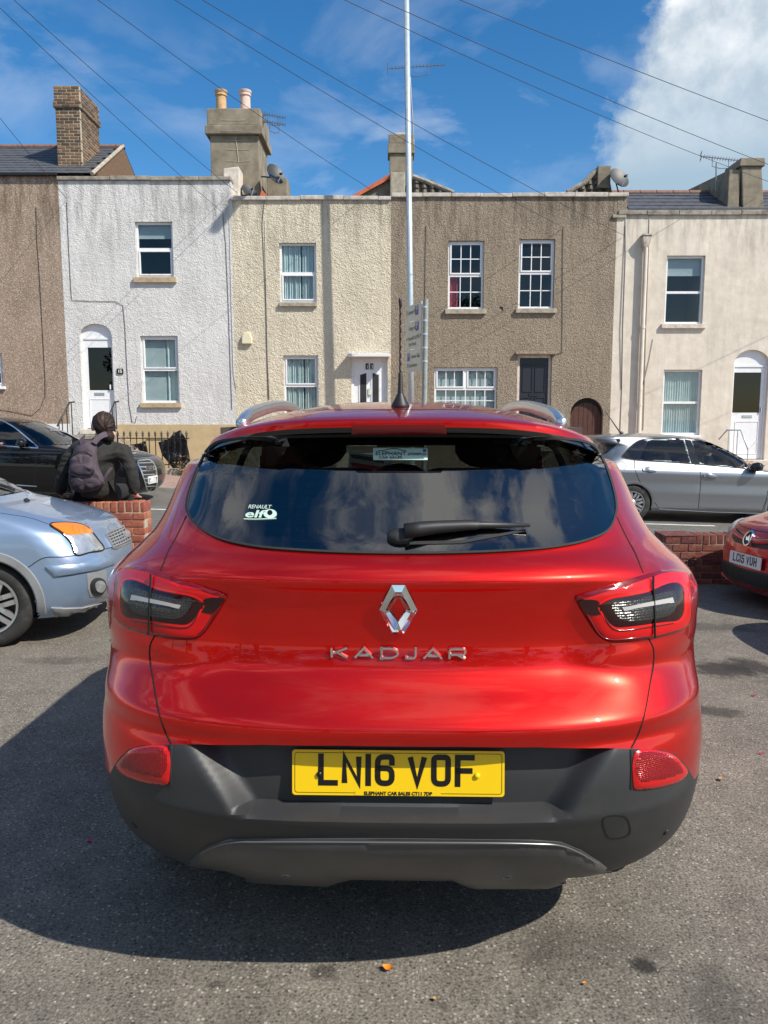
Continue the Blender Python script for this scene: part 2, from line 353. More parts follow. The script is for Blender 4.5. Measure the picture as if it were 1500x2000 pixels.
def sheet(name, xs, ys, dz, mat):
    mb = MB(); nx = len(xs)
    mb.v = [(x, y, ground_z(x, y) + dz) for y in ys for x in xs]
    mb.f = [(j*nx+i, j*nx+i+1, (j+1)*nx+i+1, (j+1)*nx+i) for j in range(len(ys)-1) for i in range(nx-1)]
    return tag(mb.build(name, mat, smooth=True, recalc=False), kind='structure')
xs = [-400, -200, -100, -60, -40, -30] + [i * 1.0 for i in range(-24, 25)] + [30, 40, 60, 100, 200, 400]
ys = [-400, -100, -40, -20, -10, -5, 0, 1, 2] + [2.2 + .4 * i for i in range(21)] + [11, 12, 14, 17, 20, 30, 60, 150, 500]
sheet('ground', xs, ys, 0, 'lot_asphalt')
ROAD0, ROAD1, FACE = 9.0, 15.3, 20.0
rx = [-60, -30] + [i * 2.0 for i in range(-14, 15)] + [30, 60]
sheet('road', rx, [ROAD0, 9.3, 9.6, 10.5, 12, 14, ROAD1 + .02], .004, 'road_asphalt')
mb = MB()
for k in range(-5, 6):
    x0 = k * 4.0 - 5.4
    mb.add([(x, y, ground_z(x, y) + .008) for y in (12.62, 12.71) for x in (x0, x0 + 2.9)], [(0, 1, 3, 2)])
tag(mb.build('road_marking', 'road_paint'), kind='structure')
# far pavement slab with a kerb of single stones
mb = MB(); px_ = [-60, -30, -20, -10, -5, 0, 5, 10, 20, 30, 60]
for a, b in zip(px_[:-1], px_[1:]):
    za, zb = ground_z(a, 16) + .11, ground_z(b, 16) + .11
    mb.add([(a, ROAD1 + .12, za), (b, ROAD1 + .12, zb), (b, 24, zb + .04), (a, 24, za + .04)], [(0, 1, 2, 3)])
pavement = tag(mb.build('pavement', 'paving'), kind='structure')
kerb = tag(empty('kerb', (0, ROAD1, 0)), kind='structure')
kb = MB().box(-.445, .445, 0, .12, -.2, .112).build('kerb_stone', 'kerb_stone', kerb, bevel=.012, loc=(0, 0, 0))
for k in range(-12, 13):
    o = kb if k == -12 else kb.copy()
    if k > -12: COL.objects.link(o); o.parent = kerb
    x = k * .9 + .2; o.location = (x, 0, ground_z(x, 16)); o.rotation_euler = (0, math.atan(.03), 0)

# ================================================================== houses
def fx(px, py): return at_y(px, py, FACE).x
def fz(px, py): return at_y(px, py, FACE).z
def wall(name, house, x0, x1, z0, z1, openings, mat, depth=.14, y=FACE, back=7.0):
    """front wall with real openings and reveals; openings: (x0,x1,z0,z1,rise) rise = height of an arched head"""
    mb = MB()
    xs = sorted({x0, x1, *[v for o in openings for v in o[:2]]}); zs = sorted({z0, z1, *[v for o in openings for v in o[2:4]]})
    for i in range(len(xs) - 1):
        for j in range(len(zs) - 1):
            cx, cz = (xs[i] + xs[i+1]) / 2, (zs[j] + zs[j+1]) / 2
            if any(o[0] < cx < o[1] and o[2] < cz < o[3] for o in openings): continue
            mb.add([(xs[i], y, zs[j]), (xs[i+1], y, zs[j]), (xs[i+1], y, zs[j+1]), (xs[i], y, zs[j+1])], [(0, 1, 2, 3)])
    for o in openings:
        a, b, c, d = o[:4]; rise = o[4] if len(o) > 4 else 0
        head = [(a, d), (b, d)]
        if rise:
            n = 20; w = (b - a) / 2; cx = (a + b) / 2
            head = [(cx - w * math.cos(math.pi * k / n), d - rise + rise * math.sin(math.pi * k / n)) for k in range(n + 1)]
            for k in range(n):   # spandrels
                mb.add([(head[k][0], y, head[k][1]), (head[k+1][0], y, head[k+1][1]), (head[k+1][0], y, d), (head[k][0], y, d)], [(0, 1, 2, 3)])
        path = [(a, c)] + head + [(b, c)]
        for p, q in zip(path, path[1:] + path[:1]):
            mb.add([(p[0], y, p[1]), (q[0], y, q[1]), (q[0], y + depth, q[1]), (p[0], y + depth, p[1])], [(0, 1, 2, 3)])
    for x in (x0 + .002, x1 - .002):
        mb.add([(x, y, z0), (x, y + back, z0), (x, y + back, z1), (x, y, z1)], [(0, 1, 2, 3)])
    mb.add([(x0, y + back, z0), (x1, y + back, z0), (x1, y + back, z1 - .4), (x0, y + back, z1 - .4)], [(0, 1, 2, 3)])
    mb.add([(x0, y + .25, z1 - .002), (x1, y + .25, z1 - .002), (x1, y, z1 - .002), (x0, y, z1 - .002)], [(0, 1, 2, 3)])
    mb.add([(x0, y + .25, z1), (x1, y + .25, z1), (x1, y + .25, z1 - .5), (x0, y + .25, z1 - .5)], [(0, 1, 2, 3)])
    return mb.build(name, mat, house, recalc=False)
def rect(x0, y0, x1, y1):
    xm, ym = (x0 + x1) / 2, (y0 + y1) / 2
    return [fx(x0, ym), fx(x1, ym), fz(xm, y1), fz(xm, y0)]
def curtain(house_part, a, b, c, d, y, mat, folds=16, amp=.018):
    mb = MB(); n = folds * 6
    for i in range(n + 1):
        t = i / n; x = a + (b - a) * t
        dy = amp * math.sin(t * folds * 6.283 + 1.3 * math.sin(t * 9)) + amp * .6 * math.sin(t * 23)
        mb.v += [(x, y + dy, c), (x, y + dy * .7, d)]
    mb.f = [(2*i, 2*i+2, 2*i+3, 2*i+1) for i in range(n)]
    return mb.build('curtain', mat, house_part, smooth=True, recalc=False)
def blind(part, a, b, c, d, y, pitch=.028, tilt=.012):
    mb = MB(); n = int((d - c) / pitch)
    for i in range(n):
        z = c + i * pitch
        mb.add([(a, y, z), (b, y, z), (b, y + tilt, z + pitch * .95), (a, y + tilt, z + pitch * .95)], [(0, 1, 2, 3)])
    return mb.build('blind', 'blind', part, recalc=False)
def window(house, o, split=.5, cols=1, rows=1, fill=None, sill=None, room='room_dark', pair_top=False, bar_mat='upvc', casement='both', fw=.05):
    """o = opening in metres; frame, transom, casement bars, panes, sill, what hangs behind"""
    a, b, c, d = o[:4]; y0 = FACE + .075; y1 = FACE + .145
    w = empty('window', ((a + b) / 2, y0, c)); w.parent = house; w.location = Vector(((a + b) / 2, y0, c)) - parent_loc(house)
    fr = MB()
    a2, b2, c2, d2 = a + .004, b - .004, c + .002, d - .004
    for (p, q, r, s) in ((a2, a2 + fw, c2, d2), (b2 - fw, b2, c2, d2), (a2 + fw, b2 - fw, c2, c2 + fw * 1.2), (a2 + fw, b2 - fw, d2 - fw, d2)): fr.box(p, q, y0, y1, r, s)
    zm = c2 + (d2 - c2) * split
    fr.box(a2 + fw, b2 - fw, y0, y1, zm - .03, zm + .03)
    fr.build('frame', 'upvc', w, bevel=.004)
    fields = [(a2 + fw, b2 - fw, c2 + fw * 1.2, zm - .03), (a2 + fw, b2 - fw, zm + .03, d2 - fw)]
    if pair_top:
        xm = (a + b) / 2; MB().box(xm - .035, xm + .035, y0 - .002, y1, zm + .03, d2 - fw).build('mullion', 'upvc', w, bevel=.004)
        p = fields.pop(); fields += [(p[0], xm - .035, p[2], p[3]), (xm + .035, p[1], p[2], p[3])]
    for k, (p, q, r, s) in enumerate(fields):
        if casement == 'both' or (casement == 'top' and k > 0) or (casement == 'bottom' and k == 0):
            cs = MB(); e = .036
            for bx in ((p, p + e, r, s), (q - e, q, r, s), (p + e, q - e, r, r + e), (p + e, q - e, s - e, s)): cs.box(bx[0], bx[1], y0 - .018, y0 + .03, bx[2], bx[3])
            cs.build('casement', 'upvc', w, bevel=.004); p += e; q -= e; r += e; s -= e
        nc = cols if not (pair_top and k > 0) else cols // 2
        nr = rows if not (pair_top and k > 0) else 1
        MB().add([(p, y0 + .02, r), (q, y0 + .02, r), (q, y0 + .02, s), (p, y0 + .02, s)], [(0, 1, 2, 3)]).build('pane', 'window_glass', w, recalc=False)
        if nc > 1:
            gb = MB()
            for i in range(1, nc): x = p + (q - p) * i / nc; gb.box(x - .011, x + .011, y0 + .006, y0 + .018, r, s)
            for i in range(1, nr): z = r + (s - r) * i / nr; gb.box(p, q, y0 + .004, y0 + .017, z - .011, z + .011)
            gb.build('glazing_bars', bar_mat, w)
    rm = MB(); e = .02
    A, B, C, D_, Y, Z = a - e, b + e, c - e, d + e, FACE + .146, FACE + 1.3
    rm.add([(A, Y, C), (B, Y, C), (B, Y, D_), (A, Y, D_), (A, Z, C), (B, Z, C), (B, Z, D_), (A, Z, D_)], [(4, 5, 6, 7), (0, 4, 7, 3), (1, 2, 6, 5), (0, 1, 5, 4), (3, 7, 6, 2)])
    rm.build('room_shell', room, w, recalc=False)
    i0, i1, j0, j1 = a + .03, b - .03, c + .03, d - .03
    if fill == 'net': curtain(w, i0, i1, j0, j1, FACE + .165, 'curtain_net')
    if fill == 'drape':
        curtain(w, i0, i0 + (i1 - i0) * .56, j0, j1, FACE + .165, 'curtain_net', 9, .03); curtain(w, i0 + (i1 - i0) * .6, i1, j0, j1, FACE + .18, 'curtain_net', 6, .03)
    if fill == 'blind': blind(w, i0, i1, j0, j1, FACE + .16)
    if fill == 'half_blind': blind(w, i0, i1, c + (d - c) * .72, j1, FACE + .16)
    if fill == 'part_blind':
        blind(w, i0, i0 + (i1 - i0) * .62, j0, j1, FACE + .16); curtain(w, i0 + (i1 - i0) * .62, i1, j0, j1, FACE + .18, 'curtain_net', 3, .03)
    if fill == 'red': curtain(w, i0, i0 + (i1 - i0) * .28, j0, c + (d - c) * .5, FACE + .17, 'red_cloth', 3, .03)
    if sill:
        m, over, th = sill
        MB().box(a - over, b + over, FACE - .075, FACE + .1, c - th, c + .001).build('sill', m, w, bevel=.008)
    return w
def tube_part(name, pts, r, mat, parent, n=6): return MB().tube(pts, r, n).build(name, mat, parent, smooth=True)
def fp(px, py, off=.012): p = at_y(px, py, FACE - off); return p
def coping_run(house, x0, x1, z0, z1, mat, length=1.15, over=.06, seed=1):
    rnd = random.Random(seed); x = x0
    while x < x1 - .05:
        e = min(x1, x + length * rnd.uniform(.85, 1.15))
        if x1 - e < .3: e = x1
        dz = rnd.uniform(-.008, .008)
        MB().box(x + .004, e - .004, FACE - over, FACE + .3, z0 + dz, z1 + dz + rnd.uniform(-.01, .01)).build('coping_stone', mat, house, bevel=.015)
        x = e
def slates(house, x0, x1, ye, ze, yr, zr, mat='slate', w=.36, rows=None, name='roof'):
    """pitched slope from eave (ye,ze) up to ridge (yr,zr): a deck and overlapping slates, each its own piece"""
    rf = MB().add([(x0, ye, ze - .02), (x1, ye, ze - .02), (x1, yr, zr - .02), (x0, yr, zr - .02), (x0, yr + 3, zr - 1.5), (x1, yr + 3, zr - 1.5)], [(0, 1, 2, 3), (3, 2, 5, 4)]).build(name, mat, house, recalc=False)
    L = math.hypot(yr - ye, zr - ze); rows = rows or max(3, int(L / .24)); g = L / rows
    ux = Vector((0, (yr - ye) / L, (zr - ze) / L)); nrm = Vector((0, -ux.z, ux.y))
    me = bpy.data.meshes.new('slate'); hw, t = w / 2 - .003, .009
    me.from_pydata([(sx * hw, 0, dz) for dz in (0, t) for sx in (-1, 1)] + [(sx * hw, g * 1.5, dz) for dz in (0, t) for sx in (-1, 1)],
                   [], [(0, 1, 3, 2), (2, 3, 7, 6), (0, 2, 6, 4), (1, 5, 7, 3)]); me.materials.append(M(mat))
    rot = Matrix((Vector((1, 0, 0)), ux, nrm)).transposed(); rnd = random.Random(3); base = parent_loc(rf)
    for r in range(rows):
        n = int((x1 - x0) / w) + 1
        for i in range(n):
            x = x0 + (i + .5 + .5 * (r % 2)) * w
            if x + w / 2 > x1 + .01: continue
            o = bpy.data.objects.new('slate', me); COL.objects.link(o); o.parent = rf
            q = (rot @ Matrix.Rotation(R(-2.2) + rnd.uniform(-.01, .01), 3, 'X') @ Matrix.Rotation(rnd.uniform(-.012, .012), 3, 'Z')).to_4x4()
            p = Vector((x, ye, ze)) + ux * (r * g - .03) + nrm * .012
            q.translation = p - base; o.matrix_local = q
    return rf
def ridge_tiles(rf, x0, x1, y, z, mat='ridge_tile', L=.45, r=.12):
    me = None; x = x0
    while x < x1:
        mb = MB(); n = 8; e = min(L - .015, x1 - x)
        mb.v = [(xx, -rr * math.cos(math.pi * k / n) * 1.1, rr * math.sin(math.pi * k / n) * .8) for xx, rr in ((0, r * 1.04), (.05, r * 1.04), (.05, r), (e, r)) for k in range(n + 1)]
        mb.f = [(j*(n+1)+k, j*(n+1)+k+1, (j+1)*(n+1)+k+1, (j+1)*(n+1)+k) for j in range(3) for k in range(n)]
        o = mb.build('ridge_tile', mat, rf, loc=(0, 0, 0), smooth=True, ang=40, recalc=False); o.location = Vector((x, y, z - .04)) - parent_loc(rf); x += L
def brickwork(parent, x0, x1, y0, y1, z0, z1, mats, mort, bl=.225, bh=.075, faces='fs', seed=1, proud=.008, j=.010):
    """mortar core with single bricks laid round its front (f) and both sides (s)"""
    rnd = random.Random(seed)
    MB().box(x0 + proud, x1 - proud, y0 + proud, y1 - proud, z0, z1 - .003).build('mortar', mort, parent)
    meshes = {}
    def brick(cx, cy, cz, sx, sy, sz):
        key = (round(sx, 3), round(sy, 3), round(sz, 3), rnd.randrange(len(mats)))
        if key not in meshes:
            o = MB().box(-sx/2, sx/2, -sy/2, sy/2, -sz/2, sz/2).build('brick', mats[key[3]], parent, bevel=.006, loc=(0, 0, 0)); meshes[key] = o.data
        else:
            o = bpy.data.objects.new('brick', meshes[key]); COL.objects.link(o); o.parent = parent
        o.location = Vector((cx, cy, cz)) - parent_loc(parent) + Vector((rnd.uniform(-.002, .002), rnd.uniform(-.003, .003), 0)); o.rotation_euler = (rnd.uniform(-.012, .012), rnd.uniform(-.008, .008), rnd.uniform(-.012, .012))
    n = max(1, round((z1 - z0) / bh)); h = (z1 - z0) / n; dpt = .1025
    for k in range(n):
        z = z0 + (k + .5) * h; off = (k % 2) * bl / 2
        if 'f' in faces:
            x = x0 - off
            while x < x1 - .02:
                a, b = max(x0, x), min(x1, x + bl)
                if b - a > .04: brick((a + b) / 2, y0 + dpt / 2, z, b - a - j, dpt, h - j)
                x += bl
        if 's' in faces:
            for sx in (x0 + dpt / 2, x1 - dpt / 2):
                y = y0 + dpt - (bl / 2 - off)
                while y < y1 - .02:
                    a, b = max(y0 + dpt, y), min(y1, y + bl)
                    if b - a > .04: brick(sx, (a + b) / 2, z, dpt, b - a - j, h - j)
                    y += bl
ZB = -1.0
X01, X12, X23, X34, X5 = -15.5, fx(125, 600), fx(456, 600), fx(763.5, 540), fx(1199, 600)
X6 = 14.5
# ---- far left house: brown pebble dash, slate roof, brick chimney
h1 = empty('terraced_house', ((X01 + X12) / 2, FACE, 0), 'brown pebble-dashed terraced house at the left edge with slate roof', 'house', 'terraced houses across the road')
zt = fz(60, 343); o1 = [fx(-60, 720), fx(5, 720), fz(0, 755), fz(0, 690)]
wall('wall', h1, X01, X12 - .004, ZB, zt, [o1], 'brown_pebble'); window(h1, o1, .5, sill=('upvc', .06, .07))
MB().box(X01, X12 - .01, FACE - .02, FACE - .001, ZB, fz(100, 828)).build('plinth', 'plinth_white', h1)
MB().box(X01, X12 + .02, FACE - .11, FACE + .02, zt - .02, zt + .055).build('gutter', 'black_iron', h1, bevel=.02)
d = 2.4; zr = zt + .04 + d * .60
rf = slates(h1, X01, X12 + .9, FACE - .02, zt + .05, FACE + d, zr, w=.36); ridge_tiles(rf, X01, X12 + .9, FACE + d, zr)
MB().tube([(X12 + .88, FACE - .05, zt + .03), (X12 + .88, FACE + d, zr + .02)], .05, 8).build('verge', 'old_sill', h1)
gx = X12 + .9   # brick gable behind the chimney
gb = empty('gable', (gx, FACE + .3, zt)); gb.parent = h1; gb.location -= parent_loc(h1)
MB().add([(gx - .2, FACE + .3, zt - 1.2), (gx, FACE + .3, zt - 1.2), (gx, FACE + 5.0, zt - 1.2), (gx - .2, FACE + 5.0, zt - 1.2), (gx - .2, FACE + .3, zt + .15), (gx, FACE + .3, zt + .15), (gx, FACE + 5, zt + .15), (gx - .2, FACE + 5, zt + .15), (gx - .2, FACE + d, zr - .05), (gx, FACE + d, zr - .05)],
    [(0, 1, 5, 4), (1, 2, 6, 9, 5), (4, 5, 9, 8), (9, 6, 7, 8), (2, 3, 7, 6), (3, 0, 4, 8, 7)]).build('gable_wall', 'stock_brick0', gb)
ch = empty('chimney', (0, 0, 0)); ch.parent = h1
cy = FACE + .55; cx0 = at_y(109, 250, cy).x; cx1 = at_y(157, 250, cy).x; cz1 = at_y(130, 168, cy).z; cz0 = at_y(130, 336, cy).z - .5
ch.location = Vector((cx0, cy, cz0)) - parent_loc(h1)
SB = ['stock_brick%d' % i for i in range(4)]
b2 = (cz1 - cz0) * .80 + cz0
brickwork(ch, cx0, cx1, cy, cy + 1.35, cz0, b2, SB, 'mortar', .225, .075, seed=5, j=.018)
brickwork(ch, cx0 - .04, cx1 + .04, cy - .04, cy + 1.39, b2, b2 + .15, SB, 'mortar_dark', .225, .075, seed=6, j=.018)
brickwork(ch, cx0 - .015, cx1 + .015, cy - .015, cy + 1.365, b2 + .15, cz1, SB, 'mortar', .225, .075, seed=8, j=.018)
MB().box(cx0 + .03, cx1 - .03, cy + .03, cy + 1.3, cz1 - .02, cz1 + .02).build('flaunching', 'cement', ch, bevel=.01)
MB().box(cx0 - .05, cx1 + .06, cy - .05, cy + .02, fz(130, 334), fz(130, 320)).build('flashing', 'lead', ch, bevel=.01)
# ---- white house, number 15
h2 = empty('terraced_house', ((X12 + X23) / 2, FACE, 0), 'white rough-cast terraced house with arched white front door and number 15', 'house', 'terraced houses across the road')
zt = fz(280, 353); oa = rect(265, 433, 338, 542); ob = rect(276, 656, 349, 787); od = [fx(159, 740), fx(222, 740), fz(190, 838), fz(190, 632), .32]; oc = rect(286, 858, 345, 925)
wall('wall', h2, X12, X23, ZB, zt, [oa, ob, od, oc], 'white_render')
zp = fz(300, 829)
pl = wall('plinth', h2, od[1] + .03, X23 - .006, ZB, zp, [oc], 'plinth_paint', depth=.03, y=FACE - .025, back=.02)
coping_run(h2, X12 - .01, X23 + .02, zt, fz(280, 345), 'coping', seed=2)
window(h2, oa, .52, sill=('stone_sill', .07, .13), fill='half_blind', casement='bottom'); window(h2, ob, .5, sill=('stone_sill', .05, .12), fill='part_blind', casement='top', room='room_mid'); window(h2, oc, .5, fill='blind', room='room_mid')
def arched_door(house, o, glass, rise, letter=True, knob=None):
    a, b, c, d = o[:4]; y = FACE + .1; cx = (a + b) / 2; zs = d - rise - .02
    w = empty('door', (cx, y, c)); w.parent = house; w.location = Vector((cx, y, c)) - parent_loc(house)
    fr = MB(); e = .055
    for bx in ((a, a + e, c, zs), (b - e, b, c, zs), (a + e, b - e, zs - e, zs)): fr.box(bx[0], bx[1], y - .02, y + .06, bx[2], bx[3])
    fr.build('door_frame', 'upvc', w, bevel=.005)
    n = 16; hw = (b - a) / 2; arc = [(cx - hw * math.cos(math.pi * k / n), d - rise + rise * math.sin(math.pi * k / n)) for k in range(n + 1)]
    MB().prism([(a, zs + .003)] + arc + [(b, zs + .003)], y + .0, y + .05).build('tympanum', 'upvc', w)
    lf = MB(); A, B, C, D_ = a + e + .004, b - e - .004, c + .02, zs - e - .004; s = .1
    ga, gb_, gc, gd = glass
    for bx in ((A, ga, C, D_), (gb_, B, C, D_), (ga, gb_, gd, D_), (ga, gb_, C, gc)): lf.box(bx[0], bx[1], y, y + .045, bx[2], bx[3])
    leaf = lf.build('door_leaf', 'upvc', w)
    MB().add([(ga, y + .012, gc), (gb_, y + .012, gc), (gb_, y + .012, gd), (ga, y + .012, gd)], [(0, 1, 2, 3)]).build('pane', 'door_glass', w, recalc=False)
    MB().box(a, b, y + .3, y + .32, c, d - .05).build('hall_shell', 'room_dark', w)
    pn = MB(); pz0, pz1 = C + .12, gc - .22
    for bx in ((A + .09, A + .105, pz0, pz1), (B - .105, B - .09, pz0, pz1), (A + .105, B - .105, pz0, pz0 + .015), (A + .105, B - .105, pz1 - .015, pz1)): pn.box(bx[0], bx[1], y - .01, y + .001, bx[2], bx[3])
    pn.build('panel_moulding', 'upvc', w)
    MB().box(cx - .13, cx + .13, y - .012, y + .001, gc - .13, gc - .06).build('letterbox', 'silver_trim', w, bevel=.006)
    MB().box(B - .075, B - .045, y - .05, y + .001, gc + .02, gc + .14).build('handle', 'white_plastic' if knob else 'silver_trim', w, bevel=.01)
    MB().box(a - .06, b + .06, FACE - .14, y + .05, c - .13, c - .001).build('threshold', 'ivory_sill', w, bevel=.01)
    return w
arched_door(h2, od, (fx(170, 720), fx(218, 720), fz(195, 762), fz(195, 678)), .32, knob=True)
# steps up to the door
stp = empty('steps', ((od[0] + od[1]) / 2, FACE, 0)); stp.parent = h2; stp.location -= parent_loc(h2)
for k in range(4):
    z1 = od[2] - .14 - .17 * k; MB().box(od[0] - .12, od[1] + .12, FACE - .35 - .3 * (k + 1), FACE - .001 if k == 0 else FACE - .35 - .3 * k + .01, ZB, z1).build('step', 'coping', stp, bevel=.01)
# ---- cream house, number 13
h3 = empty('terraced_house', ((X23 + X34) / 2, FACE, 0), 'cream rough-cast terraced house with white panelled door under a small canopy', 'house', 'terraced houses across the road')
zt = fz(600, 391); oa = rect(546, 474, 618, 591); ob = rect(554, 694, 622, 812); od = [fx(686, 740), fx(757, 740), fz(720, 862), fz(720, 699)]
wall('wall', h3, X23, X34, ZB, zt, [oa, ob, od], 'cream_render'); coping_run(h3, X23, X34, zt, fz(600, 383), 'coping_pale', .95, seed=4)
window(h3, oa, .5, sill=('old_sill', .01, .1), fill='drape', casement='bottom', room='room_mid'); window(h3, ob, .5, sill=('old_sill', .04, .1), fill='drape', casement='top', room='room_mid')
def panel_door(house, o, mat, frame, glass=False):
    a, b, c, d = o[:4]; y = FACE + .09; cx = (a + b) / 2; e = .07
    w = empty('door', (cx, y, c)); w.parent = house; w.location = Vector((cx, y, c)) - parent_loc(house)
    fr = MB()
    for bx in ((a, a + e, c, d), (b - e, b, c, d), (a + e, b - e, d - e, d)): fr.box(bx[0], bx[1], y - .02, y + .07, bx[2], bx[3])
    fr.build('door_frame', frame, w, bevel=.006)
    A, B, D_ = a + e + .004, b - e - .004, d - e - .004
    MB().box(A, B, y + .01, y + .055, c, D_).build('door_leaf', mat, w)
    W = B - A
    if glass:
        for s in (-1, 1):
            x0, x1 = sorted((cx + s * .07, cx + s * .25)); z0, z1 = c + 1.0, D_ - .3
            MB().prism([(x0 - .025, z0 - .03), (x1 + .025, z0 - .03), (x1 + .025, z1 + (.0 if s > 0 else .06)), (x0 - .025, z1 + (.06 if s > 0 else 0))], y - .006, y + .009).build('glazing_trim', 'upvc', w)
            MB().prism([(x0 + .01, z0), (x1 - .01, z0), (x1 - .01, z1 - .05 + (0 if s > 0 else .05)), (x0 + .01, z1 - .05 + (.05 if s > 0 else 0))], y - .012, y - .0065).build('pane', 'room_dark', w)
        MB().box(cx - .035, cx + .035, y - .03, y + .0095, c + 1.18, c + 1.36).build('knocker', 'chrome', w, bevel=.01)
        MB().box(cx - .12, cx + .12, y - .01, y + .0095, c + .86, c + .93).build('letterbox', 'chrome', w, bevel=.006)
        for k, ch_ in enumerate('13'):
            tx = text_mesh(ch_, .13, 'white_plastic', w, 'numeral'); tx.location = Vector((cx - .085 + .12 * k, y - .008, D_ - .19)) - parent_loc(w); tx.rotation_euler = (R(90), 0, 0)
            MB().box(cx - .1 + .12 * k, cx - .02 + .12 * k, y - .004, y + .0095, D_ - .21, D_ - .06).build('number_tile', 'black_plastic', w)
    else:
        for (px0, px1, pz0, pz1) in ((.1, .46, .62, .93), (.54, .9, .62, .93), (.1, .46, .08, .56), (.54, .9, .08, .56)):
            x0, x1, z0, z1 = A + W * px0, A + W * px1, c + (D_ - c) * pz0, c + (D_ - c) * pz1; t = .018; mb = MB()
            for bx in ((x0, x0 + t, z0, z1), (x1 - t, x1, z0, z1), (x0 + t, x1 - t, z0, z0 + t), (x0 + t, x1 - t, z1 - t, z1)): mb.box(bx[0], bx[1], y - .008, y + .0095, bx[2], bx[3])
            mb.build('panel_moulding', mat, w, bevel=.004)
        MB().box(cx - .11, cx + .11, y - .008, y + .0095, c + (D_ - c) * .57, c + (D_ - c) * .605).build('letterbox', 'black_iron', w)
    MB().box(a - .05, b + .05, FACE - .1, y + .05, c - .12, c - .001).build('threshold', 'ivory_sill', w)
    return w
def text_mesh(s, size, mat, parent, name='lettering', extrude=.002, bold=.0, align='LEFT', sx=1.0):
    cu = bpy.data.curves.new('t', 'FONT'); cu.body = s; cu.size = size; cu.extrude = extrude; cu.offset = bold; cu.align_x = align
    t = bpy.data.objects.new('t', cu); COL.objects.link(t); dg = bpy.context.evaluated_depsgraph_get(); dg.update()
    me = bpy.data.meshes.new_from_object(t.evaluated_get(dg)); bpy.data.objects.remove(t); bpy.data.curves.remove(cu)
    for v in me.vertices: v.co.x *= sx
    me.materials.clear(); me.materials.append(M(mat)); me.name = name
    return link(name, me, parent)
panel_door(h3, od, 'upvc', 'upvc', True)
MB().box(fx(680, 695), fx(761, 695), FACE - .3, FACE + .02, fz(720, 698), fz(720, 692)).build('door_canopy', 'upvc', h3, bevel=.006)
# ---- grey-brown house
h4 = empty('terraced_house', ((X34 + X5) / 2, FACE, 0), 'grey-brown pebble-dashed terraced house with small-paned windows and dark door', 'house', 'terraced houses across the road')
zt = fz(980, 385); oa = rect(875, 470, 945, 604); ob = rect(1013, 467, 1083, 603); ow = rect(848, 717, 971, 828); od = [fx(1010, 750), fx(1077, 750), fz(1040, 872), fz(1040, 693)]
oar = [fx(1114, 810), fx(1178, 810), fz(1145, 905), fz(1145, 777), .42]
wall('wall', h4, X34, X5, ZB, zt, [oa, ob, ow, od, oar], 'grey_pebble')
MB().box(X5 - .002, X5 + .24, FACE - .005, FACE + .6, fz(1205, 422), zt).build('wall_return', 'grey_pebble', h4)
MB().box(X5 - .12, X5 + .22, FACE - .05, FACE + .1, fz(1205, 426), fz(1205, 420)).build('corbel', 'old_sill', h4, bevel=.01)
coping_run(h4, X34 + .01, X5 + .26, zt, fz(980, 377), 'coping_pale', .82, seed=7)
window(h4, oa, .5, 3, 2, sill=('old_sill', .07, .12), fill='red', casement='top'); window(h4, ob, .52, 3, 2, sill=('old_sill', .06, .11), casement='top')
window(h4, ow, .62, 6, 3, sill=('old_sill', .05, .1), pair_top=True, fill='blind', casement='top', room='room_mid')
panel_door(h4, od, 'navy_door', 'ivory_sill')
MB().box(od[0] - .07, od[1] + .1, FACE - .09, FACE + .05, od[3], od[3] + .07).build('door_hood', 'grey_pebble', h4, bevel=.02)
ad = MB(); nb = 7
adr = empty('passage_door', ((oar[0] + oar[1]) / 2, FACE + .13, oar[2])); adr.parent = h4; adr.location -= parent_loc(h4)
hw = (oar[1] - oar[0]) / 2; acx = (oar[0] + oar[1]) / 2
for k in range(nb):
    x0, x1 = oar[0] + 2 * hw * k / nb + .004, oar[0] + 2 * hw * (k + 1) / nb - .004
    za, zb = [oar[3] - .42 + .42 * math.sqrt(max(0, 1 - ((x - acx) / hw) ** 2)) - .12 for x in (x0, x1)]
    MB().prism([(x0, oar[2]), (x1, oar[2]), (x1, zb), (x0, za)], FACE + .12, FACE + .15).build('plank', 'wood_door', adr)
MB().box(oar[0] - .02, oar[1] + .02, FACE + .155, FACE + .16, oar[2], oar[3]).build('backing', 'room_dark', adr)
MB().tube([fp(978, 604, .0), fp(978, 604, -.1)], .07, 12).build('vent_hole', 'room_dark', h4)
# ---- ivory house at the right
h5 = empty('terraced_house', ((X5 + X6) / 2, FACE, 0), 'ivory painted terraced house with downpipe and arched white door at the right', 'house', 'terraced houses across the road')
zt = fz(1330, 420); oa = rect(1300, 499, 1375, 633); ob = rect(1294, 722, 1369, 850); od = [fx(1430, 780), fx(1499, 780), fz(1460, 898), fz(1463, 683), .36]
wall('wall', h5, X5, X6, ZB, zt, [oa, ob, od], 'ivory_paint', depth=.16)
coping_run(h5, X5 + .02, X6, zt, fz(1330, 411), 'coping', .72, seed=9)
window(h5, oa, .47, sill=('ivory_sill', .08, .11), fill='half_blind', casement='', room='room_mid'); window(h5, ob, .5, sill=('upvc', .02, .07), fill='net', casement='', room='room_mid')
arched_door(h5, od, (fx(1433, 760), fx(1489, 760), fz(1460, 806), fz(1460, 727)), .36)
d = 1.7; ze = fz(1330, 411); zr = at_y(1330, 376, FACE + .3 + d).z
rf = slates(h5, X5 + .26, X6, FACE + .3, ze + .02, FACE + .3 + d, zr, w=.42, rows=6); ridge_tiles(rf, X5 + .26, X6, FACE + .3 + d, zr)
